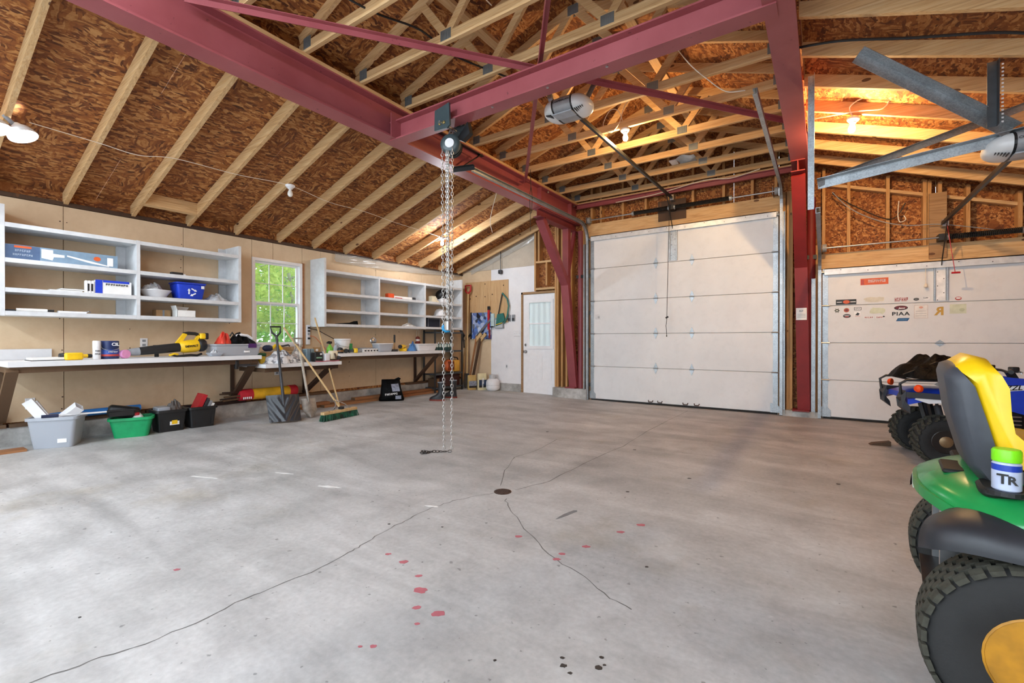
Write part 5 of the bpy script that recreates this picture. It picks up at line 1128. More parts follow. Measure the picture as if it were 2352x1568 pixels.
MB().lathe([(.05, 0), (.055, .02), (.05, .08), (.02, .12), (.016, .14), (.0, .14)], (0, 0, 0), n=18).build('bottle', LG, t, smooth=50); MB().prism([(-.05, .15), (.03, .15), (.03, .185), (-.02, .19), (-.05, .175)], -.015, .015, 'x').build('trigger_head', M_BLKP, t); MB().cyl((0, 0, .135), (0, 0, .155), .016, n=12).build('collar', M_BLKP, t); heap('clear_refill', M_CLEAR, t, (-6.44, 4.50, Z3), .06, .07, .11, 61)
# right bench
t = thing('plastic_pail', 'white plastic pail with green label on the right bench', 'pail', (-6.52, 4.66, Z3))
MB().lathe([(.105, 0), (.11, .006), (.125, .20), (.132, .205), (.132, .225), (.125, .23), (.0, .228)], (0, 0, 0), n=28).build('pail', M_WHITE, t, smooth=40); MB().tube([(.0, -.133, .19), (.08, -.11, .12), (.135, .0, .09), (.08, .11, .12), (.0, .133, .19)], .003, 5).build('wire_handle', M_STEEL, t)
MB().box(.09, .118, .07, .105, .01, .15).build('green_label', pl('label_green', '#2f8a4a', .5), t)
flat_drill('black and yellow sander lying before the white pail', -6.36, 4.60, Z3, R(60))
t = thing('pad_sander', 'round black sander leaning at the bench corner', 'sander', (-6.30, 4.46, Z3)); MB().lathe([(.05, 0), (.052, .012), (.046, .02), (.048, .05), (.035, .085), (.0, .095)], (0, 0, 0), n=20).build('body', M_BLKP, t, smooth=50); MB().lathe([(.0485, .03), (.0485, .042)], (0, 0, 0), n=20, caps=False).build('copper_band', pl('copper_band', '#c98a4a', .4), t); MB().tube([(0, .04, .06), (0, .12, .03), (.02, .17, .01), (.1, .1, .008)], .006).build('power_cord', M_BLK, t)
t = thing('cutting_tool', 'dark green handled tool lying beside the pail', 'tool', (-6.45, 4.83, Z3)); MB().tube([(0, -.11, .10), (0, -.05, .06), (0, .0, .04), (0, .10, .025)], [.012, .016, .02, .022], 10).build('handle', pl('bottle_green', '#2b463c', .5), t, smooth=60); MB().rbox(-.03, .03, .06, .16, .0, .05, .015).build('head', M_GREY, t, smooth=40)
for k in range(5):
    t = thing('light_bulb_box', 'white light bulb carton in a row on the right bench, %s from the pail' % ORD[k], 'box', (-6.40, 5.0 + .062*k, Z3), group='bulb cartons on the right bench'); MB().rbox(-.03, .03, -.028, .028, 0, .06, .004).build('carton', M_PAPER, t); MB().box(.0302, .031, -.018, .018, .015, .04).build('printed_panel', M_CHAR, t)
t = thing('bulb_tray', 'dark tray behind the white bulb cartons', 'tray', (-6.5, 5.13, Z3)); MB().rbox(-.06, .05, -.17, .17, 0, .075, .015).build('tray', M_GREY, t, smooth=40); MB().box(.051, .053, -.15, .15, .02, .05).build('label', M_CHAR, t)
t = thing('shop_mirror', 'small round chrome lamp head standing on the right bench', 'lamp head', (-6.6, 5.35, Z3)); MB().lathe([(.0, -.01), (.05, -.01), (.062, .0), (.05, .012), (.0, .014)], (0, 0, .19), (1, -.2, 0), 22).build('round_head', M_STEEL, t, smooth=50); MB().cyl((0, 0, .01), (0, 0, .135), .012, n=10).build('stem', M_STEEL, t); MB().lathe([(.045, 0), (.045, .012), (.0, .015)], (0, 0, 0), n=18).build('foot', M_GREY, t)
t = thing('plastic_tub', 'grey and white plastic tub on the right bench', 'tub', (-6.42, 5.40, Z3)); MB().rbox(-.10, .10, -.16, .17, 0, .145, .03, top=(.85, .85)).build('tub', M_CLEAR, t, smooth=40); MB().rbox(-.105, .105, -.165, .175, .135, .150, .03).build('rim', M_WHITE, t, smooth=40); MB().rbox(-.08, .08, -.10, .13, .02, .11, .02).build('contents', M_WHITE, t, smooth=40)
t = thing('claw_hammer', 'hammer standing upright by the grey tub', 'hammer', (-6.45, 5.70, Z3)); MB().cyl((0, 0, .02), (0, 0, .17), .012, n=10).build('shaft', M_CARD, t); MB().lathe([(.015, .16), (.017, .20), (.016, .30), (.0, .305)], (0, 0, 0), n=12).build('grip', M_BLKP, t, smooth=50); MB().rbox(-.02, .02, -.07, .07, 0, .04, .01).build('head', M_CHAR, t, smooth=40)
drill('yellow cordless driver lying right of the hammer', -6.42, 5.88, Z3, R(20))
t = thing('blue_rag', 'blue cloth bunched beside the white wash tub', 'cloth', (-6.36, 6.05, Z3)); heap('cloth', pl('blue_cloth', '#4f7fb8', .8), t, (-6.36, 6.05, Z3), .07, .09, .13, 71)
t = thing('wash_tub', 'white rectangular wash tub near the black rack', 'tub', (-6.38, 6.36, Z3)); MB().rbox(-.13, .13, -.26, .26, 0, .125, .04, top=(.84, .88)).build('tub', M_WHITE, t, smooth=45); MB().rbox(-.14, .14, -.275, .275, .118, .135, .045).build('rim', M_WHITE, t, smooth=45)
t = thing('fire_lantern', 'small red lantern hanging on the wall above the wash tub', 'lantern', (XL + .04, 6.66, 1.05)); MB().lathe([(.05, 0), (.055, .02), (.04, .04), (.045, .10), (.03, .14), (.0, .15)], (0, 0, 0), n=16).build('body', pl('dull_red', '#7c2f28', .5), t, smooth=50); MB().lathe([(.041, .05), (.046, .09)], (0, 0, 0), n=16, caps=False).build('glass', M_WHITE, t, smooth=60); MB().tube([(0, -.04, .14), (0, -.035, .25), (0, 0, .30), (0, .035, .25), (0, .04, .14)], .004).build('bail', M_WIRE, t); MB().cyl((-.04, 0, .30), (.0, 0, .30), .004, n=6).build('nail', M_STEEL, t)
# power strip and leads
t = thing('power_strip', 'white vertical power strip on the wall beside the window', 'power strip', (XL, 4.27, 1.05)); MB().rbox(XL + .001, XL + .035, 4.235, 4.30, 1.05, 1.365, .01).build('housing', M_WHITE, t, world=True, smooth=40)
for k, z in enumerate((1.32, 1.27, 1.22, 1.15)): MB().box(XL + .035, XL + .05 if k != 2 else XL + .037, 4.25, 4.285, z - .015, z + .015).build('plug' if k != 2 else 'socket', M_BLK if k != 2 else M_GREY, t, world=True)
wire('power_lead', [(XL + .045, 4.28, 1.19), (XL + .06, 4.36, 1.17), (XL + .06, 4.45, 1.08), (XL + .09, 4.52, .99), (XL + .12, 4.56, .93)], .006, pl('orange_lead', '#d3744c', .5), 'orange lead dropping from the power strip')
wire('power_lead', [(XL + .045, 4.28, 1.31), (XL + .05, 4.42, 1.28), (XL + .05, 4.55, 1.22), (XL + .06, 4.75, 1.12), (XL + .10, 4.9, 1.0)], .006, M_BLK, 'black lead curving from the power strip behind the broom')
# clamp hanging below the left bench
t = thing('bar_clamp', 'dark bar clamp hanging under the left bench end', 'clamp', (-6.28, 3.0, .73)); MB().bar((-6.28, 2.90, .80), (-6.28, 3.16, .80), .02, .045).build('bar', M_CHAR, t, world=True); MB().bar((-6.28, 2.93, .83), (-6.28, 3.14, .835), .012, .012).build('steel_rod', M_STEEL, t, world=True); MB().rbox(-6.31, -6.25, 2.885, 2.925, .75, .86, .01).build('jaw', M_BLKP, t, world=True, smooth=40)

# ---------------------------------------------------------------- under the benches
fz = floor_z(-6.4)
def tub(parent, mat, w, d, h, taper, r=.03, th=.006, rim=.018):
    """open tote: outer shell, inner shell, rolled rim (local, centred)"""
    def ring(wx, dy, z, rr):
        out = []
        for (sx, sy, a0) in ((1, 1, 0), (-1, 1, 90), (-1, -1, 180), (1, -1, 270)):
            for i in range(4):
                a = R(a0 + 30*i); out.append((sx*(dy/2 - rr) + rr*math.cos(a), sy*(wx/2 - rr) + rr*math.sin(a), z))
        return out
    b = MB(); b.loft([ring(w*taper, d*taper, 0, r), ring(w, d, h - .03, r), ring(w + rim*2, d + rim*2, h - .028, r + rim), ring(w + rim*2, d + rim*2, h, r + rim), ring(w - th*2, d - th*2, h, r), ring(w*taper - th*2, d*taper - th*2, th, r)], True)
    return b.build('tub', mat, parent, smooth=40)
t = thing('storage_tote', 'translucent grey tote full of white trim offcuts at far left', 'tote', (-6.48, 1.27, fz), R(-30))
tub(t, M_CLEAR, .37, .28, .31, .82); MB().box(.118, .124, .04, .11, .05, .09).build('white_label', WINK, t)
for k, (a, c, w_) in enumerate((((.02, -.22, .47), (.05, .02, .12), .085), ((-.02, -.19, .45), (.03, .04, .10), .07))):
    MB().bar(a, c, w_, .03, (1, 0, .2)).build('vinyl_offcut', M_VINYL, t)
b = MB(); p, q = Vector((.06, .19, .40)), Vector((.04, -.03, .20)); d = (q - p).normalized(); a = d.orthogonal().normalized(); c = d.cross(a)
for (u, v) in ((0, 1), (0, -1), (1, 0), (-1, 0)):
    m = a*(u*.04) + c*(v*.04); b.bar(p + m, q + m, .08 if v else .004, .004 if v else .08, tuple(c))
b.build('downspout_offcut', M_VINYL, t)
MB().rbox(-.09, .08, -.12, .12, .10, .27, .04).build('contents', M_WHITE, t, smooth=50)
t = thing('snow_brush', 'navy handled snow brush resting across the totes', 'brush', (-6.33, 1.2, .38)); 
MB().cyl((-6.36, 1.13, .372), (-6.34, 1.25, .369), .016, n=10).build('grip', pl('navy_plastic', '#1b2344', .5), t, world=True); MB().cyl((-6.34, 1.25, .369), (-6.33, 1.62, .36), .009, n=8).build('shaft', WINK, t, world=True); MB().cyl((-6.33, 1.62, .36), (-6.32, 1.86, .355), .014, n=8).build('brush_base', M_BLK, t, world=True); MB().box(-6.325, -6.31, 1.64, 1.85, .30, .35).build('bristles', M_BLKP, t, world=True)
t = thing('foam_roll', 'long bright blue umbrella sleeve lying on the curb', 'sleeve', (-6.79, 1.6, .30)); MB().tube([(-6.79, 1.27, .315), (-6.79, 1.5, .316), (-6.79, 2.05, .316)], [.034, .038, .038], 14).build('sleeve', pl('bright_blue', '#2a78c6', .5), t, world=True, smooth=60); MB().cyl((-6.79, 1.25, .315), (-6.79, 1.27, .315), .03, n=12).build('end_cap', pl('navy_plastic', '#1b2344', .5), t, world=True)
t = thing('storage_bin', 'green plastic bin with black tool case on the floor', 'bin', (-6.47, 1.88, fz), R(-22))
tub(t, M_GREENP, .37, .28, .22, .80, .04); MB().rbox(-.10, .10, -.13, .13, .02, .19, .03).build('contents', M_CHAR, t, smooth=40)
MB().lathe([(.06, 0), (.05, .03), (.02, .07), (.0, .07)], (.07, .05, .20), n=14).build('dust_mask', M_WHITE, t, smooth=50)
t = thing('tool_case', 'black tool case with red end lying on the green bin', 'case', (-6.46, 1.79, fz + .222), R(-15)); MB().rbox(-.08, .08, -.14, .14, 0, .12, .04, Matrix.Rotation(R(-12), 4, 'X')).build('case', M_BLKP, t, smooth=50); MB().rbox(.0, .085, .10, .145, -.01, .05, .012).build('red_latch', M_REDP, t, smooth=40); MB().box(.078, .084, -.10, .06, .05, .06).build('seam', M_CHAR, t)
for k, (y, lab, m_) in enumerate(((2.235, 'black tote with yellow label, left of the two black totes', 0), (2.565, 'black tote holding red binders, right of the two black totes', 1))):
    t = thing('storage_tote', lab, 'tote', (-6.50, y, fz), R(-3), 'black totes under the bench')
    tub(t, M_BLKP, .29, .27, .255, .86, .02)
    for s_ in (-1, 1): MB().box(.118, .128, s_*.1 - .012, s_*.1 + .012, .03, .22).build('rib', M_BLKP, t)
    MB().box(-.1, .1, -.11, .11, .02, .20).build('contents', M_CHAR, t)
    if not m_:
        MB().box(.120, .126, -.02, .075, .075, .15).build('white_label', WINK, t); MB().box(.126, .128, .0, .055, .085, .13).build('yellow_mark', M_YEL, t)
        MB().rbox(-.10, .10, -.13, .0, .20, .29, .02).build('grey_tray', M_CLEAR, t, smooth=40); heap('rag', pl('dull_rag', '#6a6460', .8), t, (-6.5, 2.29, fz + .2), .09, .09, .12, 81)
    else:
        for j, (mm, dz, w_) in enumerate(((M_REDP, 0, .05), (M_CHAR, .06, .03), (M_GREY, .10, .03), (M_PAPER, .135, .03))):
            MB().box(-.10, .10, -.12 + dz, -.12 + dz + w_, .19, .42 - dz*.5, Matrix.Rotation(R(-24), 4, 'X') @ Matrix.Translation((0, -.03, -.04))).build('binder', mm, t)
# red and yellow wrapped stakes
t = thing('wrapped_stakes', 'yellow and red wrapped bundle of stakes lying on the curb', 'bundle', (-6.76, 3.5, .28))
def oval_tube(b, y0, y1, rx, rz, x, z, n=16, s0=1, s1=1):
    return b.loft([[(x + rx*s_*math.cos(2*PI*i/n), y, z + rz*s_*math.sin(2*PI*i/n)) for i in range(n)] for y, s_ in ((y0, s0), (y0 + .02, 1), (y1 - .02, 1), (y1, s1))], True)
YW = pl('yellow_wrap', '#e0a81f', .6, var=.25, nscale=8); RW = pl('red_wrap', '#c52030', .6)
oval_tube(MB(), 3.30, 3.88, .08, .078, -6.74, .352).build('yellow_wrap', YW, t, world=True, smooth=50)
oval_tube(MB(), 3.14, 3.32, .082, .08, -6.74, .354, s0=.9).build('red_wrap', RW, t, world=True, smooth=50); oval_tube(MB(), 3.86, 3.99, .084, .082, -6.74, .356, s1=.8).build('red_wrap', RW, t, world=True, smooth=50)
for k in range(5): MB().bar((-6.74 + .05*math.cos(k*1.3), 3.2, .352 + .045*math.sin(k*1.3)), (-6.74 + .07*math.cos(k*1.3), 2.93, .352 + .06*math.sin(k*1.3)), .02, .02).build('stake', M_RUSTY if k % 2 else M_DARKW, t, world=True)
for k in range(5): MB().box(-6.66, -6.656, 3.17 + .025*k, 3.185 + .025*k, .30, .33).build('white_print', WINK, t, world=True)
# loose boards
t = thing('wood_offcut', 'flat orange-brown board offcut on the floor at far left', 'board', (-6.44, .9, floor_z(-6.4))); MB().box(-6.56, -6.40, .55, 1.04, fz + .0005, fz + .022).build('board', M_CEDAR, t, world=True); MB().box(-6.47, -6.45, 1.0405, 1.042, fz + .004, fz + .02).build('end_grain_mark', M_DARKW, t, world=True)
for k, (y0, y1, x, z, lab) in enumerate(((3.75, 6.3, -6.72, 0, 'long reddish lumber plank on the floor against the curb, inner one'), (4.35, 7.0, -6.60, 0, 'long reddish lumber plank on the floor, outer one behind the black bag'), (5.0, 6.9, -6.70, .042, 'reddish lumber plank lying on top of the floor planks'), (3.85, 4.5, -6.68, .042, 'short plank lying on the floor planks behind the broom'))):
    t = thing('lumber_plank', lab, 'plank', (x, (y0+y1)/2, fz + z), group='planks along the left wall'); MB().box(x - .055, x + .055, y0, y1, fz + z + .001, fz + z + .041).build('plank', M_CEDAR, t, world=True); MB().box(x - .05, x + .05, y0 - .002, y0, fz + z + .003, fz + z + .039).build('end_grain', M_DARKW, t, world=True)
# black bag of charcoal
t = thing('charcoal_bag', 'black printed bag standing on the floor by the planks', 'bag', (-6.38, 5.57, fz), R(-38))
MB().loft([[(.10*sx*math.copysign(abs(math.cos(a))**.5, math.cos(a)), .215*sy*math.copysign(abs(math.sin(a))**.5, math.sin(a)) + dy, z) for a in [2*PI*i/20 for i in range(20)]] for z, sx, sy, dy in ((0, .9, 1.0, 0), (.03, 1.1, 1.03, 0), (.12, 1.05, .9, .0), (.22, .9, .82, -.01), (.31, .6, .76, -.01), (.36, .25, .74, -.015), (.38, .1, .72, -.015))], True).build('bag', M_BLKBAG, t, smooth=60)
MB().tube([(.0, .06, .37), (.02, .12, .40), (.0, .15, .38)], .015).build('twisted_top', M_BLKBAG, t)
SILV = pl('silver_print', '#8d93a3', .35, .3, var=.4, nscale=30)
MB().grid(lambda u, v: (.112 - .028*v - .05*v**4, .01 + .13*u - .03*v, .17 + .15*v), 6, 6, (.003, 0, .001)).build('silver_panel', SILV, t); scrib(.22, .035, (.118, -.01, .125), (0, 1, .08), (-.15, -.08, 1), 7, .003, 88).build('lettering', WINK, t); MB().grid(lambda u, v: (.118, .06 + .10*u, .035 + .06*v), 2, 2, (.003, 0, 0)).build('silver_corner', SILV, t)
# leaning yard tools
t = thing('snow_shovel', 'black snow shovel leaning on the bench in front of the window', 'shovel', (-5.92, 3.35, floor_z(-5.9)))
foot = Vector((-5.90, 3.345, floor_z(-5.9))); topp = Vector((-6.19, 3.37, 1.31)); ax = (topp - foot).normalized(); side = Vector((.42, .9, 0)).normalized(); nor = side.cross(ax).normalized()
if nor.x < 0: nor = -nor
def fr(u, v, n): return tuple(foot + side*u + ax*v + nor*n)
def blade(u, v):
    x = (u - .5)*.40; y = .36*v; n = .035 - .11*(1 - v)**2*.0 - .16*(x*x)/.04*.35 + .06*(1-v)**2 + .008*math.cos(abs(x)*70 - v*14)*(1 if v < .9 else 0)
    return fr(x*(1 - .06*(1-v)), y + .004, n)
MB().grid(blade, 28, 14, tuple(-nor*.008)).build('blade', pl('shovel_black', '#2d2f34', .35), t, world=True, smooth=40)
MB().tube([fr(0, .10, .02), fr(0, .42, .03), fr(0, .8, .02), fr(0, 1.18, .0)], [.022, .02, .017, .016], 12).build('shaft', M_CHAR, t, world=True, smooth=50)
MB().tube([fr(0, 1.16, 0), fr(-.05, 1.22, 0), fr(-.062, 1.30, 0), fr(.062, 1.30, 0), fr(.05, 1.22, 0), fr(0, 1.16, 0)], .013, 8).build('d_grip', M_BLKP, t, world=True, smooth=50)
t = thing('garden_spade', 'weathered spade with D-grip between snow shovel and broom', 'spade', (-5.93, 3.72, floor_z(-5.9)))
foot = Vector((-5.93, 3.735, floor_z(-5.9) + .004)); topp = Vector((-6.22, 3.70, 1.20)); ax = (topp - foot).normalized(); side = Vector((.35, .94, 0)).normalized(); nor = side.cross(ax).normalized(); nor = nor if nor.x > 0 else -nor
MB().grid(lambda u, v: fr((u-.5)*.19*(min(1, .25 + v*2.2)), .27*v, .012 - .25*((u-.5)*.19)**2*8), 8, 10, tuple(-nor*.004)).build('blade', pl('worn_steel', '#9a938a', .45, .5, var=.3), t, world=True, smooth=40)
MB().tube([fr(0, .22, .012), fr(0, .30, .012), fr(0, .40, .006)], [.012, .02, .018], 10).build('socket', pl('worn_steel', '#9a938a', .45, .5, var=.3), t, world=True, smooth=50)
MB().tube([fr(0, .38, .005), fr(0, 1.02, 0)], .018, 10).build('shaft', pl('grey_wood', '#b5aa9b', .7, var=.25), t, world=True, smooth=50)
MB().tube([fr(0, 1.0, 0), fr(-.045, 1.06, 0), fr(-.055, 1.14, 0), fr(.055, 1.14, 0), fr(.045, 1.06, 0), fr(0, 1.0, 0)], .013, 8).build('d_grip', pl('worn_grip', '#8f8577', .6), t, world=True, smooth=50)
t = thing('push_broom', 'push broom with green bristles and pale handle on the floor', 'broom', (-5.58, 3.93, 0))
h0, h1 = Vector((-5.53, 3.635, 0)), Vector((-5.62, 4.24, 0)); hd = (h1-h0).normalized(); hn = Vector((hd.y, -hd.x, 0)); L = (h1-h0).length; f0 = floor_z(-5.55)
Mh = Matrix(((hn.x, hd.x, 0, h0.x), (hn.y, hd.y, 0, h0.y), (0, 0, 1, f0), (0, 0, 0, 1)))
MB().rbox(-.035, .035, 0, L, .085, .125, .012, Mh).build('head_block', M_PINE, t, world=True, smooth=40)
b = MB(); rn = random.Random(8)
for i in range(36):
    for j in range(4):
        y = L*(i+.5)/36; x = -.024 + .016*j; b.bar(tuple(Mh @ Vector((x, y, .086))), tuple(Mh @ Vector((x*1.7 + rn.uniform(-.005, .005), y + (y - L/2)*.05 + rn.uniform(-.006, .006), .003))), .011, .011)
tag(b.build('bristles', mottled('broom_bristle', ['#0e5a3e', '#0b4a35', '#10211c', '#146b4b'], 20), t, world=True), kind='stuff')
hs = Mh @ Vector((-.01, L*.55, .125)); he = Vector((-6.36, 3.585, 1.30)); ds = (he - hs).normalized()
MB().tube([hs + ds*.02, hs + ds*.5, he], .0135, 10).build('handle', M_PINE, t, world=True, smooth=50)
for s_ in (-1, 1): MB().tube([Mh @ Vector((0, L*.55 + s_*.16, .126)), Mh @ Vector((-.02, L*.55 + s_*.08, .19)), hs + ds*.16], .007, 6).build('wire_brace', M_STEEL, t, world=True, smooth=60)
MB().rbox(-.03, .03, L*.55 - .03, L*.55 + .03, .125, .16, .01, Mh).build('socket', M_BLKP, t, world=True, smooth=40)
t = thing('garden_hoe', 'wooden handled hoe standing behind the push broom', 'hoe', (-5.98, 4.22, floor_z(-6)))
MB().tube([(-5.98, 4.22, .14), (-6.2, 4.18, .75), (-6.46, 4.13, 1.465)], .012, 10).build('handle', M_PINE, t, world=True, smooth=50); MB().tube([(-5.98, 4.22, .14), (-5.95, 4.20, .10), (-5.92, 4.16, .12)], .008, 8).build('neck', M_BLK, t, world=True); MB().bar((-5.90, 4.06, .09), (-5.90, 4.24, .09), .10, .006, (0, 0, 1)).build('blade', M_BLK, t, world=True); MB().bar((-5.94, 4.12, .12), (-5.98, 4.0, f0 + .005), .008, .008).build('tine', M_BLK, t, world=True)

# ---------------------------------------------------------------- black rack at the far end
rx0, rx1, ry0, ry1 = -6.84, -6.53, 6.86, 7.70; fr_ = floor_z(-6.6)
t = thing('steel_rack', 'black steel rack under the right wall shelf', 'rack', (-6.68, 7.28, fr_))
for x in (rx0, rx1):
    for y in (ry0, ry1): MB().angle((x, y, fr_), (x, y, 1.325), .045, .004, (0, 1, 0), 1).build('post', M_BLK, t, world=True)
RACKZ = [fr_ + .10, .43, .90, 1.29]
for z in RACKZ: 
    MB().box(rx0 + .006, rx1 + .006, ry0 - .001, ry1, z - .03, z).build('rack_shelf', pl('rack_shelf_steel', '#3c4247', .4), t, world=True)
for k in range(6):
    y = 6.93 + .085*k; tb = thing('oil_bottle', 'dark green jug with white label on the black rack, %s from the bench' % ORD[k], 'bottle', (-6.60, y, RACKZ[2]), group='jugs on the black rack')
    MB().rbox(-.045, .045, -.036, .036, .001, .145, .012).build('jug', pl('jug_green', '#12403c', .35), tb, smooth=40); MB().cyl((0, 0, .145), (0, 0, .175), .014, n=10).build('cap', M_WHITE, tb); MB().box(.0455, .047, -.03, .03, .075, .135).build('label', pl('jug_label', '#cfe3de', .5), tb)
t = thing('chain_saw', 'orange chainsaw lying on the middle shelf of black rack', 'chainsaw', (-6.62, 7.40, RACKZ[1])); OR2 = pl('saw_orange', '#c9602c', .5)
MB().lathe([(.0, -.05), (.12, -.05), (.13, -.03), (.13, .02), (.10, .05), (.0, .05)], (.03, -.08, .15), (1, .2, 0), 24).build('cord_reel', OR2, t, smooth=45); MB().rbox(-.09, .09, .04, .22, .02, .26, .03).build('engine_case', pl('saw_yellow', '#dba238', .5), t, smooth=45); MB().tube([(.06, -.1, .28), (.06, 0, .33), (.06, .15, .31), (.06, .22, .2)], .014).build('handle', M_BLK, t)
for k in range(7): MB().box(.085, .10, -.17 + .028*k, -.158 + .028*k, .06, .24).build('reel_slot', pl('dark_orange', '#7b3416', .6), t)
t = thing('storage_crate', 'dark red crate on the bottom of black rack', 'crate', (-6.64, 7.35, RACKZ[0])); pbox(t, 'crate', pl('maroon_crate', '#3d1712', .6), -6.76, -6.56, 7.08, 7.64, RACKZ[0] + .001, RACKZ[0] + .22, .02); pbox(t, 'lid', pl('maroon_crate', '#3d1712', .6), -6.77, -6.55, 7.07, 7.65, RACKZ[0] + .22, RACKZ[0] + .245, .02)
t = thing('cardboard_carton', 'brown carton on the upper part of black rack', 'box', (-6.66, 7.2, RACKZ[0] + .0)); pbox(t, 'carton', M_DARKW, -6.82, -6.6, 6.93, 7.06, RACKZ[0] + .001, RACKZ[0] + .18); pbox(t, 'tape', M_CARD, -6.5995, -6.598, 6.98, 7.01, RACKZ[0] + .01, RACKZ[0] + .17)
# rubber boots
def boot(x, y, rz, lab):
    t = thing('rubber_boot', lab, 'boot', (x, y, floor_z(x)), rz, 'pair of rubber boots on the floor')
    def rg(cx, rx, ry, z): return [(cx + rx*math.cos(2*PI*i/18), ry*math.sin(2*PI*i/18), z) for i in range(18)]
    MB().loft([rg(.05, .145, .05, .028), rg(.052, .145, .05, .05), rg(.035, .125, .05, .075), rg(0, .085, .05, .105), rg(-.02, .06, .048, .15), rg(-.022, .062, .05, .25), rg(-.02, .068, .055, .33), rg(-.02, .062, .05, .332), rg(-.02, .055, .044, .25)], True).build('boot_upper', pl('boot_black', '#26272a', .45), t, smooth=60)
    MB().loft([rg(.05, .15, .054, .0), rg(.05, .152, .056, .028)], True).build('sole', pl('boot_sole', '#7c3226', .7), t, smooth=40)
    MB().lathe([(.070, .325), (.073, .33), (.070, .338)], (-.02, 0, 0), n=18, caps=False).build('top_band', M_GREY, t)
boot(-5.68, 6.08, R(-150), 'black rubber boot with brown sole, nearer of the pair'); boot(-5.77, 6.50, R(-160), 'black rubber boot with brown sole, farther of the pair')

# ---------------------------------------------------------------- far corner
t = thing('pet_food_bag', 'tan and black feed bag standing by the propane tank, left one', 'bag', (-6.33, 7.77, .0), R(-32))
def feedbag(t, cols, w=.19, h=.36):
    MB().loft([[(.065*s_*math.copysign(abs(math.cos(a))**.4, math.cos(a)), w/2*k_*math.copysign(abs(math.sin(a))**.4, math.sin(a)), z) for a in [2*PI*i/16 for i in range(16)]] for z, s_, k_ in ((0, .8, .95), (.03, 1, 1), (h*.6, 1, 1), (h*.9, .5, 1), (h, .12, 1.02))], True).build('bag', cols[0], t, smooth=60)
    MB().box(.0655, .069, -w*.44, w*.44, h*.25, h*.66).build('printed_panel', cols[1], t); MB().box(.0665, .0705, -w*.44, w*.44, h*.25, h*.36).build('dark_band', cols[2], t)
feedbag(t, (pl('feed_tan', '#b89a5e', .5), SILV, INK))
t = thing('pet_food_bag', 'navy and white feed bag standing by the propane tank, right one', 'bag', (-6.13, 7.87, .0), R(-32)); feedbag(t, (pl('feed_cream', '#d6c9a0', .5), pl('feed_navy', '#1f2f4c', .5), INK), .2, .40); scrib(.05, .2, (.071, 0, .2), YD, Z_, 2, .001, 90).build('lettering', WINK, t)
t = thing('propane_tank', 'white propane tank on the floor beside the feed bags', 'propane tank', (-5.87, 7.92, 0))
MB().lathe([(.105, 0), (.11, .02), (.10, .035)], n=26, caps=False).build('foot_ring', M_WHITE, t, smooth=40); MB().lathe([(.03, .03), (.10, .035), (.14, .07), (.148, .11), (.148, .21), (.14, .25), (.10, .29), (.03, .30), (.0, .30)], n=28).build('cylinder', M_WHITE, t, smooth=60)
b = MB()
for (a0, a1) in ((20, 160), (200, 340)):
    b.grid(lambda u, v: (.082*math.cos(R(a0 + (a1-a0)*u)), .082*math.sin(R(a0 + (a1-a0)*u)), .285 + .095*v), 12, 1, (0, 0, 0.001))
b.build('collar', M_WHITE, t, smooth=60); MB().cyl((0, 0, .30), (0, 0, .36), .02, n=10).build('valve', pl('brass', '#a58a4a', .35, .7), t); MB().lathe([(.145, .155), (.1495, .16), (.145, .165)], n=28, caps=False).build('weld_seam', M_GREY, t)
t = thing('plywood_panel', 'knotty plywood panel screwed to the front wall', 'panel', (-6.17, 8.08, 1.5)); MB().box(-6.76, -5.58, 8.074, 8.092, 1.50, 2.42).build('panel', M_PLY, t, world=True)
for (x, z) in ((-6.6, 2.33), (-6.2, 2.36), (-5.7, 2.30), (-6.62, 2.05), (-6.45, 2.1), (-6.2, 2.08), (-6.0, 2.12), (-5.72, 2.1)): MB().cyl((x, 8.07, z), (x, 8.075, z), .014, n=8).build('knot', M_DARKW, t, world=True)
t = thing('wall_poster', 'blue poster of a machine hanging below the plywood', 'poster', (-6.3, 8.06, 1.15)); MB().box(-6.56, -6.02, 8.055, 8.062, 1.14, 1.73).build('poster_sheet', mottled('poster_print', ['#3b5fae', '#6f8fd0', '#151b33', '#c7d3ea', '#2f4d9b', '#9db4dc', '#0e1322'], 13), t, world=True); MB().box(-6.60, -6.56, 8.05, 8.062, 1.14, 1.74).build('dark_border', M_BLK, t, world=True)
t = thing('bow_saw', 'green bow saw hanging on the plywood', 'saw', (-5.72, 8.04, 1.39)); GS = pl('saw_green', '#2f6f66', .45)
MB().tube([(-5.71, 8.04, 2.13), (-5.58, 8.04, 2.0), (-5.54, 8.04, 1.85), (-5.58, 8.04, 1.62), (-5.66, 8.04, 1.48)], .018, 8).build('bow_frame', GS, t, world=True, smooth=50); MB().bar((-5.71, 8.04, 2.13), (-5.86, 8.04, 1.47), .022, .006, (0, 1, 0)).build('saw_blade', M_BLK, t, world=True); MB().prism([(-5.88, 1.42), (-5.72, 1.47), (-5.64, 1.55), (-5.68, 1.70), (-5.84, 1.68)], 8.03, 8.055, 'y').build('handle_plate', GS, t, world=True); MB().bar((-5.86, 8.025, 1.45), (-5.70, 8.025, 1.49), .012, .03, (0, 1, 0)).build('yellow_edge', M_YEL, t, world=True)
t = thing('red_handsaw', 'red and black handsaw hanging left of the bow saw', 'saw', (-6.05, 8.03, 1.3)); MB().box(-6.10, -6.05, 8.03, 8.05, 1.35, 1.78).build('handle', M_REDP, t, world=True); MB().box(-6.10, -6.04, 8.025, 8.05, 1.78, 1.86).build('black_end', M_BLK, t, world=True); MB().box(-6.07, -6.03, 8.03, 8.05, 1.16, 1.35).build('red_sheath', pl('dull_red', '#7c2f28', .5), t, world=True)
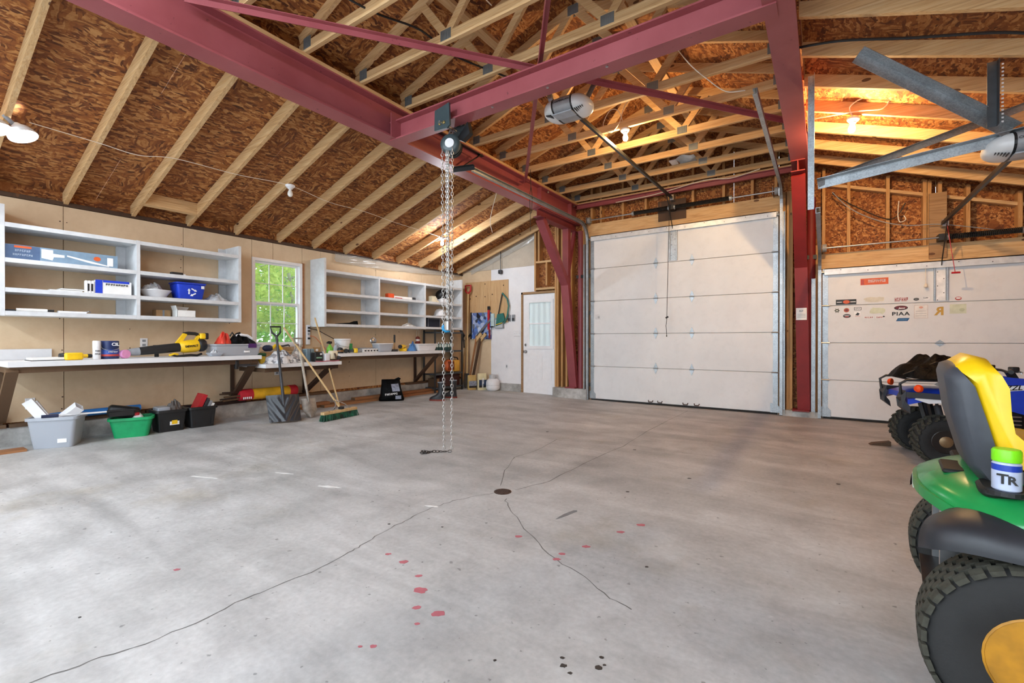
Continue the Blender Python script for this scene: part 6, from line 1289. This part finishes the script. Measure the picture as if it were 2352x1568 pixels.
t = thing('level_bar', 'long silver square leaning diagonally over the poster', 'level', (-6.2, 8.0, 1.1)); MB().bar((-6.42, 8.02, 1.18), (-6.02, 8.02, 1.56), .045, .012, (0, 1, 0)).build('bar', M_STEEL, t, world=True); MB().bar((-6.30, 8.015, 1.22), (-6.12, 8.015, 1.28), .02, .012, (0, 1, 0)).build('cross_arm', M_BLK, t, world=True)
t = thing('wall_box', 'grey metal electrical box on the white wall', 'electrical box', (-5.84, 8.08, 1.38)); MB().rbox(-5.92, -5.69, 8.045, 8.094, 1.375, 1.60, .01).build('box', M_GREY, t, world=True); MB().box(-5.90, -5.71, 8.041, 8.045, 1.39, 1.56).build('cover', pl('box_cover', '#b9bcbf', .5), t, world=True)
t = thing('teal_case', 'pale teal plastic case hung beside the grey box', 'case', (-5.97, 8.06, 1.42)); MB().rbox(-6.02, -5.93, 8.03, 8.092, 1.42, 1.70, .01).build('case', pl('pale_teal', '#b8ced0', .4), t, world=True, smooth=40); MB().box(-6.02, -5.94, 8.028, 8.034, 1.40, 1.425).build('black_foot', M_BLK, t, world=True)
for k, x in enumerate((-5.555, -5.445)):
    t = thing('door_control', 'grey garage door wall control, %s of the pair' % ('left', 'right')[k], 'wall control', (x, 8.09, 1.52)); MB().rbox(x - .04, x + .04, 8.07, 8.094, 1.52, 1.66, .012).build('body', M_GREY, t, world=True, smooth=40); MB().rbox(x - .028, x + .028, 8.063, 8.071, 1.53, 1.59, .01).build('button', M_CHAR, t, world=True, smooth=40)
t = thing('light_switch', 'white four-gang light switch plate left of the entry door', 'light switch', (-5.36, 8.09, 1.2)); MB().rbox(-5.45, -5.275, 8.087, 8.094, 1.20, 1.31, .006).build('plate', M_WHITE, t, world=True)
for k in range(4): MB().box(-5.432 + .042*k, -5.420 + .042*k, 8.078, 8.087, 1.245, 1.268).build('toggle', M_WHITE, t, world=True)
t = thing('wall_outlet', 'white wall outlet low on the white board', 'outlet', (-5.62, 8.09, .5)); MB().rbox(-5.66, -5.59, 8.088, 8.094, .50, .615, .006).build('plate', M_WHITE, t, world=True); MB().box(-5.64, -5.61, 8.085, 8.088, .53, .585).build('socket', M_GREY, t, world=True)
t = thing('digging_shovel', 'long handled shovel with red D-grip in the far corner', 'shovel', (-6.60, 7.86, .04)); MB().tube([(-6.60, 7.93, .35), (-6.60, 7.95, 1.2), (-6.60, 7.97, 2.18)], .019, 10).build('shaft', M_PINE, t, world=True, smooth=50); MB().tube([(-6.60, 7.97, 2.16), (-6.67, 7.97, 2.22), (-6.68, 7.97, 2.34), (-6.52, 7.97, 2.34), (-6.53, 7.97, 2.22), (-6.60, 7.97, 2.16)], .02, 8).build('d_grip', M_REDP, t, world=True, smooth=50); MB().grid(lambda u, v: (-6.60 + (u-.5)*.2*(.4 + .6*min(1, v*2)), 7.90 + .05*(u-.5)**2, .048 + .33*v), 6, 6, (0, .004, 0)).build('blade', M_STEEL, t, world=True, smooth=40)
for k, (x, dx, m_, lab) in enumerate(((-6.50, .10, M_CEDAR, 'reddish axe handle leaning in the far corner'), (-6.42, .14, M_DARKW, 'dark brown board leaning in the far corner'), (-6.68, -.02, M_PINE, 'pale rake handle leaning in the far corner'))):
    t = thing('leaning_handle', lab, 'handle', (x, 7.9, .0)); MB().bar((x, 7.84, floor_z(x) + .003), (x + dx, 8.03, 1.22), .05 if k == 1 else .03, .03, (0, 1, 0)).build('handle', m_, t, world=True); MB().bar((x + dx - .03, 8.02, 1.10), (x + dx + .14, 8.02, 1.26), .07 if k < 2 else .03, .03, (0, 1, 0)).build('head', M_PINE if k < 2 else M_BLK, t, world=True)
t = thing('black_strap', 'tangled black straps hanging at the end of the shelf', 'strap', (-6.62, 7.75, 1.1)); 
MB().tube([(-6.62, 7.72, 1.34), (-6.58, 7.76, 1.25), (-6.62, 7.80, 1.16), (-6.60, 7.84, 1.22), (-6.62, 7.78, 1.30)], .022, 8, True).build('loop', M_BLK, t, world=True); MB().tube([(-6.60, 7.78, 1.20), (-6.58, 7.80, 1.08), (-6.60, 7.83, .95)], .015).build('tail', M_BLK, t, world=True)
# clear sheeting stapled along the wall top
def sheetf(u, v):
    y = 4.75 + 3.25*u; z = 2.60 - .16*v*(.6 + .4*math.sin(3*u + 1)) ; return (XL + .012 + .03*abs(math.sin(9*u + 5*v)) + .02*math.sin(23*u)*v, y, z)
t = MB().grid(sheetf, 60, 6, (.001, 0, 0)).build('poly_sheet', M_POLY, smooth=60); tag(t, 'clear plastic vapour sheet hanging along the top of left wall', 'plastic sheet')
t = MB().grid(lambda u, v: (-6.6 + 1.7*u, 8.085 - .02*abs(math.sin(11*u + 3*v)), zroof(-6.6 + 1.7*u) - .15 - .10*v), 40, 4, (0, .001, 0)).build('poly_sheet', M_POLY, smooth=60); tag(t, 'clear plastic vapour sheet along the sloped top of front wall', 'plastic sheet')

# ---------------------------------------------------------------- tyres
def tyre(parent, cx, cy, r, w, rimr, rim_mat, tread, out=-1):
    """wheel with its axle along local y; out = side the hub face shows"""
    prof = [(rimr, -w*.40), (rimr + (r-rimr)*.35, -w*.5), (rimr + (r-rimr)*.75, -w*.48), (r*.97, -w*.38), (r, -w*.2), (r, w*.2), (r*.97, w*.38), (rimr + (r-rimr)*.75, w*.48), (rimr + (r-rimr)*.35, w*.5), (rimr, w*.40)]
    ty = MB().lathe(prof, (cx, cy, r), (0, 1, 0), 40, False).build('tyre', M_RUBBER, parent, smooth=50)
    b = MB()
    def blk(a, y0, y1, da, h, skew=0.0):
        for (a0, yy0, yy1) in ((a, y0, y1),):
            vs = []
            for rr in (r*.985, r + h):
                for (aa, y) in ((a0 - da, yy0), (a0 + da, yy0), (a0 + da + skew, yy1), (a0 - da + skew, yy1)):
                    q = rr - max(0, (abs(y) - w*.3))*.25; vs.append((cx + q*math.cos(aa), cy + y, r + q*math.sin(aa)))
            b.add(vs, [(0,3,2,1),(4,5,6,7),(0,1,5,4),(1,2,6,5),(2,3,7,6),(3,0,4,7)])
    if tread == 'turf':
        n = 38
        for i in range(n):
            for j in range(6):
                y0 = -w*.47 + w*.94*j/6; a = 2*PI*(i + .5*(j % 2))/n; blk(a, y0 + w*.012, y0 + w*.94/6 - w*.012, PI/n*.76, .009)
    else:
        n = 22
        for i in range(n):
            a = 2*PI*i/n
            for s_ in (-1, 1): blk(a + (.5*2*PI/n if s_ > 0 else 0), s_*w*.03, s_*w*.49, PI/n*.42, .016, .16)
            for s_ in (-1, 1): blk(a + (.5*2*PI/n if s_ > 0 else 0) + .20, s_*w*.40, s_*w*.55, PI/n*.40, .004, .05)
    tag(b.build('tread_lugs', pl('tread_rubber', '#39382f', .85, var=.35, nscale=40), ty), kind='stuff')
    o = out
    rm = MB().lathe([(rimr, o*w*.40), (rimr*.96, o*w*.41), (rimr*.90, o*w*.34), (rimr*.88, o*w*.18), (rimr*.55, o*w*.10), (rimr*.42, o*w*.16), (rimr*.30, o*w*.28), (.0, o*w*.28)], (cx, cy, r), (0, 1, 0), 32).build('wheel_rim', rim_mat, parent, smooth=40)
    MB().lathe([(rimr*.80, o*w*.155), (rimr*.80, o*w*.185), (rimr*.72, o*w*.17), (rimr*.72, o*w*.14)], (cx, cy, r), (0, 1, 0), 32, False).build('rim_groove', M_BLK if tread != 'turf' else pl('rim_shadow_paint', '#6e4a0c', .6), rm, smooth=40)
    MB().cyl((cx - rimr*.62, cy + o*w*.10, r + rimr*.55), (cx - rimr*.66, cy + o*w*.30, r + rimr*.58), .006, n=8).build('valve_stem', M_BLK, rm)
    MB().lathe([(rimr, -o*w*.40), (rimr*.9, -o*w*.3), (.0, -o*w*.2)], (cx, cy, r), (0, 1, 0), 24).build('inner_rim', M_BLK, parent, smooth=40)
    MB().lathe([(rimr*.20, o*w*.28), (rimr*.20, o*w*.36), (rimr*.12, o*w*.38), (0, o*w*.38)], (cx, cy, r), (0, 1, 0), 12).build('hub_cap', M_STEEL if tread != 'turf' else rim_mat, rm, smooth=40)
    return ty

# ---------------------------------------------------------------- riding mower
m = thing('riding_mower', 'green riding mower with yellow seat in the right foreground', 'riding mower', (.545, 2.27, 0), R(-5.4))
MG = pl('mower_green', '#1d8a46', .25, var=.08); MYR = pl('wheel_yellow', '#a8740f', .5, var=.3); MS = pl('seat_yellow', '#f0c313', .35, var=.05); SHB = pl('seat_shell', '#3a3d44', .5)
for y, o_ in ((-.405, -1), (.405, 1)): tyre(m, 0, y, .258, .205, .132, MYR, 'turf', o_)
MB().cyl((0, -.35, .252), (0, .35, .252), .03, n=12).build('rear_axle', M_BLK, m)
MB().box(-.12, .12, -.16, .16, .16, .50).build('transaxle', M_BLK, m)
MB().box(-.13, 1.15, -.19, .19, .33, .44).build('chassis', M_BLK, m)
MB().box(-.20, -.15, -.20, -.16, .26, .62).build('hitch_post', M_STEEL, m); MB().box(-.20, -.15, .16, .20, .26, .62).build('hitch_post', M_STEEL, m); MB().box(-.24, -.14, -.16, .16, .26, .27).build('hitch_plate', M_BLK, m)
# rear deck and fenders as a smooth shell
def deck(u, v):
    y = (v - .5)*.94; x = -.252 + .90*u; e = abs(y)/.47
    zt = .678 - .055*e**3 + .03*math.exp(-((x - .12)/.2)**2)*(1 - e*.4)
    if u < .16: zt -= .045*((.16 - u)/.16)**2
    x += .20*e**2.6*(1 - u)**2
    return (x, y*(1 - .10*max(0, .25 - u)*2), zt)
MB().grid(deck, 26, 24, (0, 0, -.02)).build('rear_deck', MG, m, smooth=60)
MB().grid(lambda u, v: (lambda p: (p[0] - .012*math.sin(v*PI), p[1], p[2] - .012 - .035*u))(deck(0.0, v)), 4, 24, (.012, 0, 0)).build('rear_skirt', MG, m, smooth=60)
for s_ in (-1, 1):
    def flare(u, v, s_=s_):
        p = deck(min(1, u), .5 + s_*(.42))
        w_ = min(1.0, u/.26); q = .45 + .55*math.sqrt(max(0, 1 - (1-w_)**2)); ph_ = v*PI/2
        return (-.262 + .05*(1-math.sin(ph_))*(1-w_) + .89*u, s_*(.31 + .19*q*math.sin(ph_)), .620 - .082*(1 - math.cos(ph_))**1.25 - .045*(1-w_)**4)
    MB().grid(flare, 30, 14, (0, 0, -.012)).build('fender_flare', pl('flare_black', '#26282d', .45), m, smooth=60)
DK = pl('deck_recess', '#101311', .6)
MB().rbox(-.12, .04, -.34, -.20, .655, .684, .03).build('cup_holder', DK, m, smooth=40)
MB().rbox(-.14, -.06, .20, .34, .652, .672, .02).build('recess', DK, m, smooth=40)
for k in range(4): MB().box(-.11 + .022*k, -.10 + .022*k, .05, .17, .676, .687).build('vent_slot', DK, m)
MB().rbox(-.19, -.13, -.12, .06, .665, .681, .012).build('long_recess', DK, m, smooth=40)
MB().box(-.262, -.257, .08, .14, .55, .60).build('rear_decal', pl('dim_decal', '#cfe0d2', .5), m)
# seat: shell and cushion lofted across the width
def seat_loft(prof, w, mat, nm, bulge):
    rings = []
    for k in range(13):
        t_ = -1 + 2*k/12; e = 1 - .16*abs(t_)**3.2
        cx_ = sum(p[0] for p in prof)/len(prof); cz_ = sum(p[1] for p in prof)/len(prof)
        rings.append([(p[0] + bulge*t_*t_*.4, t_*w/2, .70 + (p[1] - .70)*(1 - .10*abs(t_)**4)) for p in prof] if abs(t_) < .99 else [(cx_ + (p[0]-cx_)*.82 + bulge*.4, t_*w/2, .70 + (cz_ + (p[1]-cz_)*.9 - .70)*.9) for p in prof])
    MB().loft(rings, True).build(nm, mat, m, smooth=60)
seat_loft([(-.195, 1.02), (-.188, 1.045), (-.165, 1.055), (-.148, 1.03), (-.11, .88), (-.085, .77), (-.03, .715), (.42, .715), (.42, .69), (-.03, .655), (-.10, .655), (-.14, .72), (-.178, .88)], .46, SHB, 'seat_shell', .02)
seat_loft([(-.168, 1.053), (-.13, 1.082), (-.085, 1.068), (-.065, 1.02), (-.06, .92), (-.05, .85), (-.01, .805), (.10, .79), (.32, .80), (.42, .785), (.425, .715), (-.03, .716), (-.085, .772), (-.11, .882), (-.148, 1.032)], .455, MS, 'seat_cushion', .015)
MB().box(.05, .30, -.10, .10, .60, .70).build('seat_bracket', M_BLK, m)
# front part beyond the frame
MB().rbox(.62, 1.45, -.24, .24, .42, .86, .08).build('hood', MG, m, smooth=50); MB().rbox(.58, .68, -.22, .22, .45, .92, .03).build('dash_panel', M_BLKP, m, smooth=40)
MB().cyl((.60, 0, .88), (.48, 0, 1.02), .018, n=10).build('steering_column', M_BLK, m); MB().tube([(.47 + .14*math.cos(a)*.6, .17*math.sin(a), 1.02 + .14*math.cos(a)*.55) for a in [2*PI*i/24 for i in range(24)]], .014, 8, True).build('steering_wheel', M_BLK, m, smooth=60)
for y, o_ in ((-.38, -1), (.38, 1)): tyre(m, 1.22, y, .19, .15, .08, MYR, 'turf', o_)
MB().lathe([(.0, 0), (.52, 0), (.53, .03), (.5, .09), (.0, .10)], (.62, 0, .10), n=36).build('cutting_deck', MG, m, smooth=40)
MB().box(.35, .75, -.42, -.24, .36, .39).build('foot_rest', M_BLK, m); MB().box(.35, .75, .24, .42, .36, .39).build('foot_rest', M_BLK, m)
# spray can standing on the fender
cz = .683
t = thing('aerosol_can', 'blue and white aerosol can with lime cap on the mower fender', 'spray can', (.452, 1.955, cz))
MB().lathe([(.028, 0), (.032, .004), (.032, .078), (.028, .086), (.0, .087)], n=26).build('can', pl('can_lavender', '#b9c3dd', .3), t, smooth=40)
MB().lathe([(.0323, .060), (.0323, .078)], n=26, caps=False).build('blue_shoulder', pl('can_royal', '#1f3fa8', .3), t, smooth=60)
MB().lathe([(.032, .086), (.0325, .09), (.0325, .116), (.029, .122), (.0, .1225)], n=26).build('cap', pl('lime_cap', '#7fe01a', .35, var=.04), t, smooth=40)
vd = Vector((-.452, -1.955, 0)).normalized(); xd = Vector((-vd.y, vd.x, 0)); 
for k, (tx, sz, dz, dx) in enumerate((('T', .040, .036, -.008), ('R', .034, .034, .012))): text_mb(tx, sz, tuple(vd*.0325 + xd*dx + Vector((0, 0, dz))), tuple(xd), Z_, .001, .001).build('lettering', INK, t)
MB().cyl((0, 0, -.012), (0, 0, .0), .045, n=20).build('base_ring', M_BLK, t)

# ---------------------------------------------------------------- youth quad bike
a = thing('quad_bike', 'blue and black youth quad bike beside the low garage door', 'quad bike', (.85, 5.93, 0), R(9.0))
AB = pl('atv_blue', '#2546c4', .28, var=.06)
for y, o_ in ((-.30, -1), (.30, 1)): tyre(a, 0, y, .215, .20, .105, pl('atv_rim', '#2a2624', .4, .4), 'lug', o_)
for y, o_ in ((-.32, -1), (.32, 1)): tyre(a, .92, y, .215, .16, .105, pl('atv_rim', '#2a2624', .4, .4), 'lug', o_)
MB().cyl((0, -.22, .215), (0, .22, .215), .028, n=12).build('rear_axle', M_BLK, a)
for s_ in (-1, 1): MB().lathe([(.0, 0), (.05, 0), (.05, .02), (.03, .03), (.0, .03)], (0, s_*.36, .215), (0, s_, 0), 14).build('brass_hub', pl('dirty_hub', '#8a7355', .4, .6), a, smooth=40)
MB().bar((-.05, 0, .30), (1.0, 0, .32), .16, .10).build('frame', M_BLK, a); MB().rbox(.25, .62, -.14, .14, .25, .52, .04).build('engine', pl('engine_dark', '#2c2c2e', .4, .5), a, smooth=40)
for k in range(5): MB().box(.30, .58, -.16, .16, .30 + .035*k, .31 + .035*k).build('cooling_fin', M_STEEL, a)
for s_ in (-1, 1):
    MB().bar((.02, s_*.10, .25), (-.06, s_*.14, .62), .03, .03).build('frame_tube', M_BLK, a)
    MB().lathe([(.02, 0), (.02, .12), (.028, .12), (.028, .28), (.012, .28), (.012, .34)], (.06, s_*.16, .24), (-.2, 0, 1), 12).build('shock_absorber', M_CHAR, a, smooth=40)
    MB().tube([(.0, s_*.15, .22), (.3, s_*.13, .26)], .02).build('swing_arm', M_BLK, a)
# rear fender
def rf(u, v):
    x = -.26 + .55*u; y = (v - .5)*.78; e = abs(y)/.39
    return (x, y*(.85 + .15*u), .645 + .03*math.sin(u*PI) - .05*e**4 - .06*max(0, .2 - u)*5*.3)
MB().grid(rf, 14, 18, (0, 0, -.05)).build('rear_fender', AB, a, smooth=55)
for s_ in (-1, 1):
    MB().loft([[(-.28, s_*.36, .66), (-.28, s_*.20, .66), (-.28, s_*.20, .60), (-.28, s_*.36, .60)], [(-.31, s_*.34, .60), (-.31, s_*.20, .58), (-.30, s_*.20, .50), (-.30, s_*.34, .50)], [(-.25, s_*.36, .52), (-.25, s_*.22, .50), (-.24, s_*.22, .44), (-.24, s_*.34, .45)]], True).build('tail_bumper', M_CHAR, a, smooth=40)
    MB().bar((-.28, s_*.37, .625), (.02, s_*.39, .615), .02, .05).build('fender_edge', M_CHAR, a)
    MB().lathe([(.0, 0), (.034, 0), (.036, .012), (.028, .03), (.0, .036)], (-.19, s_*.385, .685), (-.75, s_*.66, 0), 16).build('reflector', pl('amber_lens', '#ef4a12', .25, var=.03), a, smooth=50)
    MB().prism([(-.22, .585), (-.20, .61), (.0, .615), (.06, .60), (-.02, .56), (-.12, .55)], s_*.37, s_*.375, 'y').build('white_panel', M_WHITE, a)
for s_ in (-1, 1): MB().tube([(-.30, s_*.30, .62), (-.31, s_*.31, .72), (-.26, s_*.31, .755), (.20, s_*.31, .76), (.24, s_*.26, .70)], .012, 8).build('rack_rail', M_BLK, a, smooth=60)
for x in (-.22, -.08, .06, .2): MB().cyl((x, -.31, .757), (x, .31, .757), .010, n=8).build('rack_bar', M_BLK, a)
MB().loft([[(.18, y, .68) for y in (-.1, .1)] + [(.18, y, .64) for y in (.1, -.1)], [(.35, y, .70) for y in (-.12, .12)] + [(.35, y, .62) for y in (.12, -.12)], [(.55, y, .72) for y in (-.10, .10)] + [(.55, y, .60) for y in (.10, -.10)]], True).build('saddle', M_BLKP, a, smooth=50)
for s_ in (-1, 1):
    MB().prism([(.30, .66), (.42, .80), (.66, .78), (.98, .66), (1.12, .56), (.80, .50), (.62, .46), (.42, .52), (.34, .58)], s_*.13, s_*.17, 'y').build('side_cowl', AB, a)
    MB().prism([(.38, .70), (.72, .745), (.60, .685), (.40, .66)], s_*.17, s_*.173, 'y').build('white_decal', WINK, a)
    MB().prism([(.66, .69), (.72, .73), (.95, .64), (1.05, .58), (.82, .60)], s_*.17, s_*.174, 'y').build('dark_vent', M_CHAR, a)
text_mb('GRIZZLY', .062, (.49, -.1745, .698), (1, 0, .10), (0, 0, 1), .001, .001, shear=.25).build('lettering', INK, a)
MB().rbox(.40, .98, -.13, .13, .60, .77, .06).build('tank_cowl', AB, a, smooth=50)
MB().grid(lambda u, v: (.74 + .42*u, (v-.5)*.84, .62 - .10*u**2 - .05*(2*abs(v-.5))**3), 10, 14, (0, 0, -.03)).build('front_fender', AB, a, smooth=55)
MB().bar((.62, 0, .72), (.56, 0, .84), .05, .05).build('steering_stem', M_BLK, a)
MB().tube([(.42, -.37, .852), (.47, -.25, .858), (.55, -.10, .845), (.56, 0, .83), (.55, .10, .845), (.47, .25, .858), (.42, .37, .852)], .012, 8).build('handlebar', M_BLK, a, smooth=60)
for s_ in (-1, 1):
    MB().cyl((.475, s_*.24, .858), (.42, s_*.38, .852), .018, n=12).build('hand_grip', M_BLKP, a, smooth=50); MB().tube([(.52, s_*.18, .855), (.54, s_*.26, .845), (.50, s_*.34, .84)], .007).build('brake_lever', M_STEEL, a, smooth=60); MB().rbox(.48, .54, s_*.2 - .03, s_*.2 + .03, .84, .89, .012).build('switch_pod', M_BLKP, a, smooth=40)
t = thing('cargo_cover', 'crumpled black bag tied on the quad bike rear rack', 'bag', (.83, 5.9, .77), R(9.0))
rn = random.Random(77); ph = [rn.uniform(0, 6.28) for _ in range(6)]
def cov(u, v):
    al = 2*PI*v; w_ = 1 + .06*math.sin(5*al + ph[0]) + .05*math.sin(11*al + ph[1]); x = .31*u*w_*math.cos(al) + .04; y = .38*u*w_*math.sin(al)
    return (x, y, .0 + .18*(1 - u**3)*(1 + .16*math.sin(24*x + ph[2] + 8*y) + .12*math.sin(26*y + ph[3] - 9*x)) + .02*math.sin(7*al + 6*u)*u*(1-u)*2 + .02*max(0, x)*4)
b = MB().grid(cov, 12, 48); b.add([cov(1, j/48) for j in range(48)], [tuple(range(47, -1, -1))]); b.build('bag', M_BLKBAG, t, smooth=50)
MB().tube([(-.24, -.2, .03), (0, -.2, .15), (.2, -.2, .13), (.26, -.2, .03)], .008).build('tie_strap', M_BLK, t); MB().tube([(.10, -.12, .15), (.2, -.1, .19), (.27, -.08, .17)], .012).build('upper_loop', M_BLK, t)
t = thing('wheel_chock', 'small brown wedge on the floor behind the quad bike', 'wedge', (.50, 6.28, 0), R(9)); MB().prism([(-.09, .0005), (.09, .0005), (.09, .05), (-.06, .02)], -.04, .04, 'y').build('wedge', M_DARKW, t); MB().box(-.05, .05, .0405, .042, .005, .02).build('side_mark', M_BLK, t)

# ---------------------------------------------------------------- outside the window and the entry door
g = tag(MB().box(-40, XL - .2, -20, 40, -.35, -.25).box(XL - .2, 30, 8.4, 40, -.35, -.25).build('ground', pl('lawn_ground', '#5d7a3a', .9, var=.3, nscale=3)), 'grassy ground outside the building', kind='structure')
def leafmat(name, a, b_, c_):
    t = NT(name); v = t.noise(11, 3); t.base(t.ramp(v, [(.3, hx(a)), (.5, hx(b_)), (.7, hx(c_))])); t.set(.6)
    tr = t.n('BsdfTranslucent'); tr.inputs[0].default_value = hx(c_); mx = t.n('MixShader'); mx.inputs[0].default_value = .45
    t.l(t.b.outputs[0], mx.inputs[1]); t.l(tr.outputs[0], mx.inputs[2]); t.l(mx.outputs[0], t.out.inputs[0]); return t.m
LF = [leafmat('leaf_lime', '#4a6a22', '#a3c148', '#e3f08e'), leafmat('leaf_green', '#24501a', '#5f9f38', '#a8d868')]
BARK = pl('pale_bark', '#a9a79c', .8, var=.35, nscale=12, bump=.4)
def tree(lab, x, y, h, r, n, seed, mi, z0=.6):
    rn = random.Random(seed); t = thing('leafy_tree', lab, 'tree', (x, y, -.25), group='trees outside the window')
    MB().tube([(0, 0, 0), (rn.uniform(-.1, .1), rn.uniform(-.1, .1), h*.4), (rn.uniform(-.3, .3), rn.uniform(-.2, .2), h)], [.075, .06, .02], 10).build('trunk', BARK, t, smooth=60)
    for k in range(4): 
        zz = h*rn.uniform(.3, .8); MB().tube([(0, 0, zz), (rn.uniform(-.5, .5), rn.uniform(-.5, .5), zz + .4), (rn.uniform(-1, 1), rn.uniform(-1, 1), zz + .9)], [.03, .02, .008], 6).build('branch', BARK, t, smooth=60)
    b = MB()
    for i in range(n):
        q = rn.random(); zz = z0 + (h*1.1 - z0)*q; rr = r*math.sqrt(rn.random())*(.6 + .4*math.sin(q*PI)); an = rn.uniform(0, 6.28)
        c = Vector((rr*math.cos(an), rr*math.sin(an), zz)); u = Vector((rn.gauss(0, 1), rn.gauss(0, 1), rn.gauss(0, 1))).normalized(); v = u.orthogonal().normalized(); s_ = rn.uniform(.06, .12)
        b.add([c - u*s_, c + v*s_*.42, c + u*s_, c - v*s_*.42], [(0, 1, 2, 3)])
    tag(b.build('foliage', LF[mi], t), kind='stuff')
tree('sunlit lime leafed tree behind the upper window sash, left', -10.6, 4.6, 4.2, 1.3, 3000, 1, 0, 1.6)
tree('sunlit lime leafed tree behind the upper window sash, right', -11.0, 6.4, 4.4, 1.4, 3000, 2, 0, 1.6)
tree('darker green tree low behind the window', -12.6, 5.6, 3.6, 1.7, 2200, 3, 1, .1)
tree('tall green tree farthest behind the window', -15, 8.2, 5.5, 2.4, 3600, 4, 1, .1)
tree('green tree far left behind the window', -14.5, 5.2, 5.5, 2.2, 3600, 6, 1, .1)
tree('green shrubby tree right behind the window', -13.0, 8.0, 3.8, 1.8, 2200, 5, 1, .0)
# pale shed opposite the entry door
s_ = thing('neighbour_shed', 'pale corrugated shed seen through the entry door glass', 'shed', (-7.5, 12.6, -.25))
for k in range(44): MB().box(-12 + .2*k, -11.9 + .2*k, 12.5, 12.6, -.25, 2.6).build('wall_rib', pl('pale_siding', '#e4e6e6', .5), s_, world=True)
MB().box(-12.1, -3.2, 12.55, 12.7, -.25, 2.6).build('wall_sheet', pl('grey_siding', '#b9bdbd', .5), s_, world=True)
MB().prism([(12.3, 2.55), (15, 3.6), (15, 3.7), (12.2, 2.65)], -12.4, -3.0, 'x').build('roof', pl('shed_roof', '#cfd3d6', .5), s_, world=True)

# ---------------------------------------------------------------- small things high up
for k, (x0, x1, z, y) in enumerate(((-3.75, -2.5, 3.765, 7.62), (-3.8, -2.9, 3.80, 7.55))):
    t = thing('black_pipe', 'black plastic pipe stored on the trusses above the tall door, %s' % ('longer one', 'shorter one')[k], 'pipe', (x0, y, z + .08))
    MB().cyl((x0, y, 3.86 + .05*k), (x1, y - .02, 3.86 + .05*k), .022, n=12).build('pipe', M_BLK, t, world=True, smooth=40); MB().cyl((x1, y - .02, 3.86 + .05*k), (x1 + .05, y - .02, 3.86 + .05*k), .027, n=12).build('coupling', M_CHAR, t, world=True, smooth=40)
t = thing('plastic_scrap', 'pale blue plastic scrap resting on the far trusses', 'scrap', (-1.75, 7.2, 3.835))
MB().grid(lambda u, v: (-1.85 + .26*u, 7.1 + .5*v, 3.838 + .03*math.sin(5*u + 3*v) + .05*u), 8, 6, (0, 0, .002)).build('sheet', pl('pale_blue_film', '#c9dbe8', .3), t, world=True, smooth=60)
MB().box(-1.95, -1.85, 7.12, 7.3, 3.833, 3.85).build('folded_end', M_WHITE, t, world=True)
t = thing('cable_bundle', 'thin black cable hanging in a loop beside the left track', 'cable', (-3.70, 5.95, 2.95))
MB().tube([(-3.70, 5.95, 3.72), (-3.69, 5.95, 3.45), (-3.715, 5.95, 3.30), (-3.70, 5.95, 3.05), (-3.68, 5.95, 3.06), (-3.665, 5.95, 3.30), (-3.69, 5.95, 3.46)], .005, 6).build('loop', M_BLK, t, world=True); MB().cyl((-3.70, 5.95, 3.05), (-3.70, 5.95, 2.78), .004, n=6).build('tail', M_BLK, t, world=True)
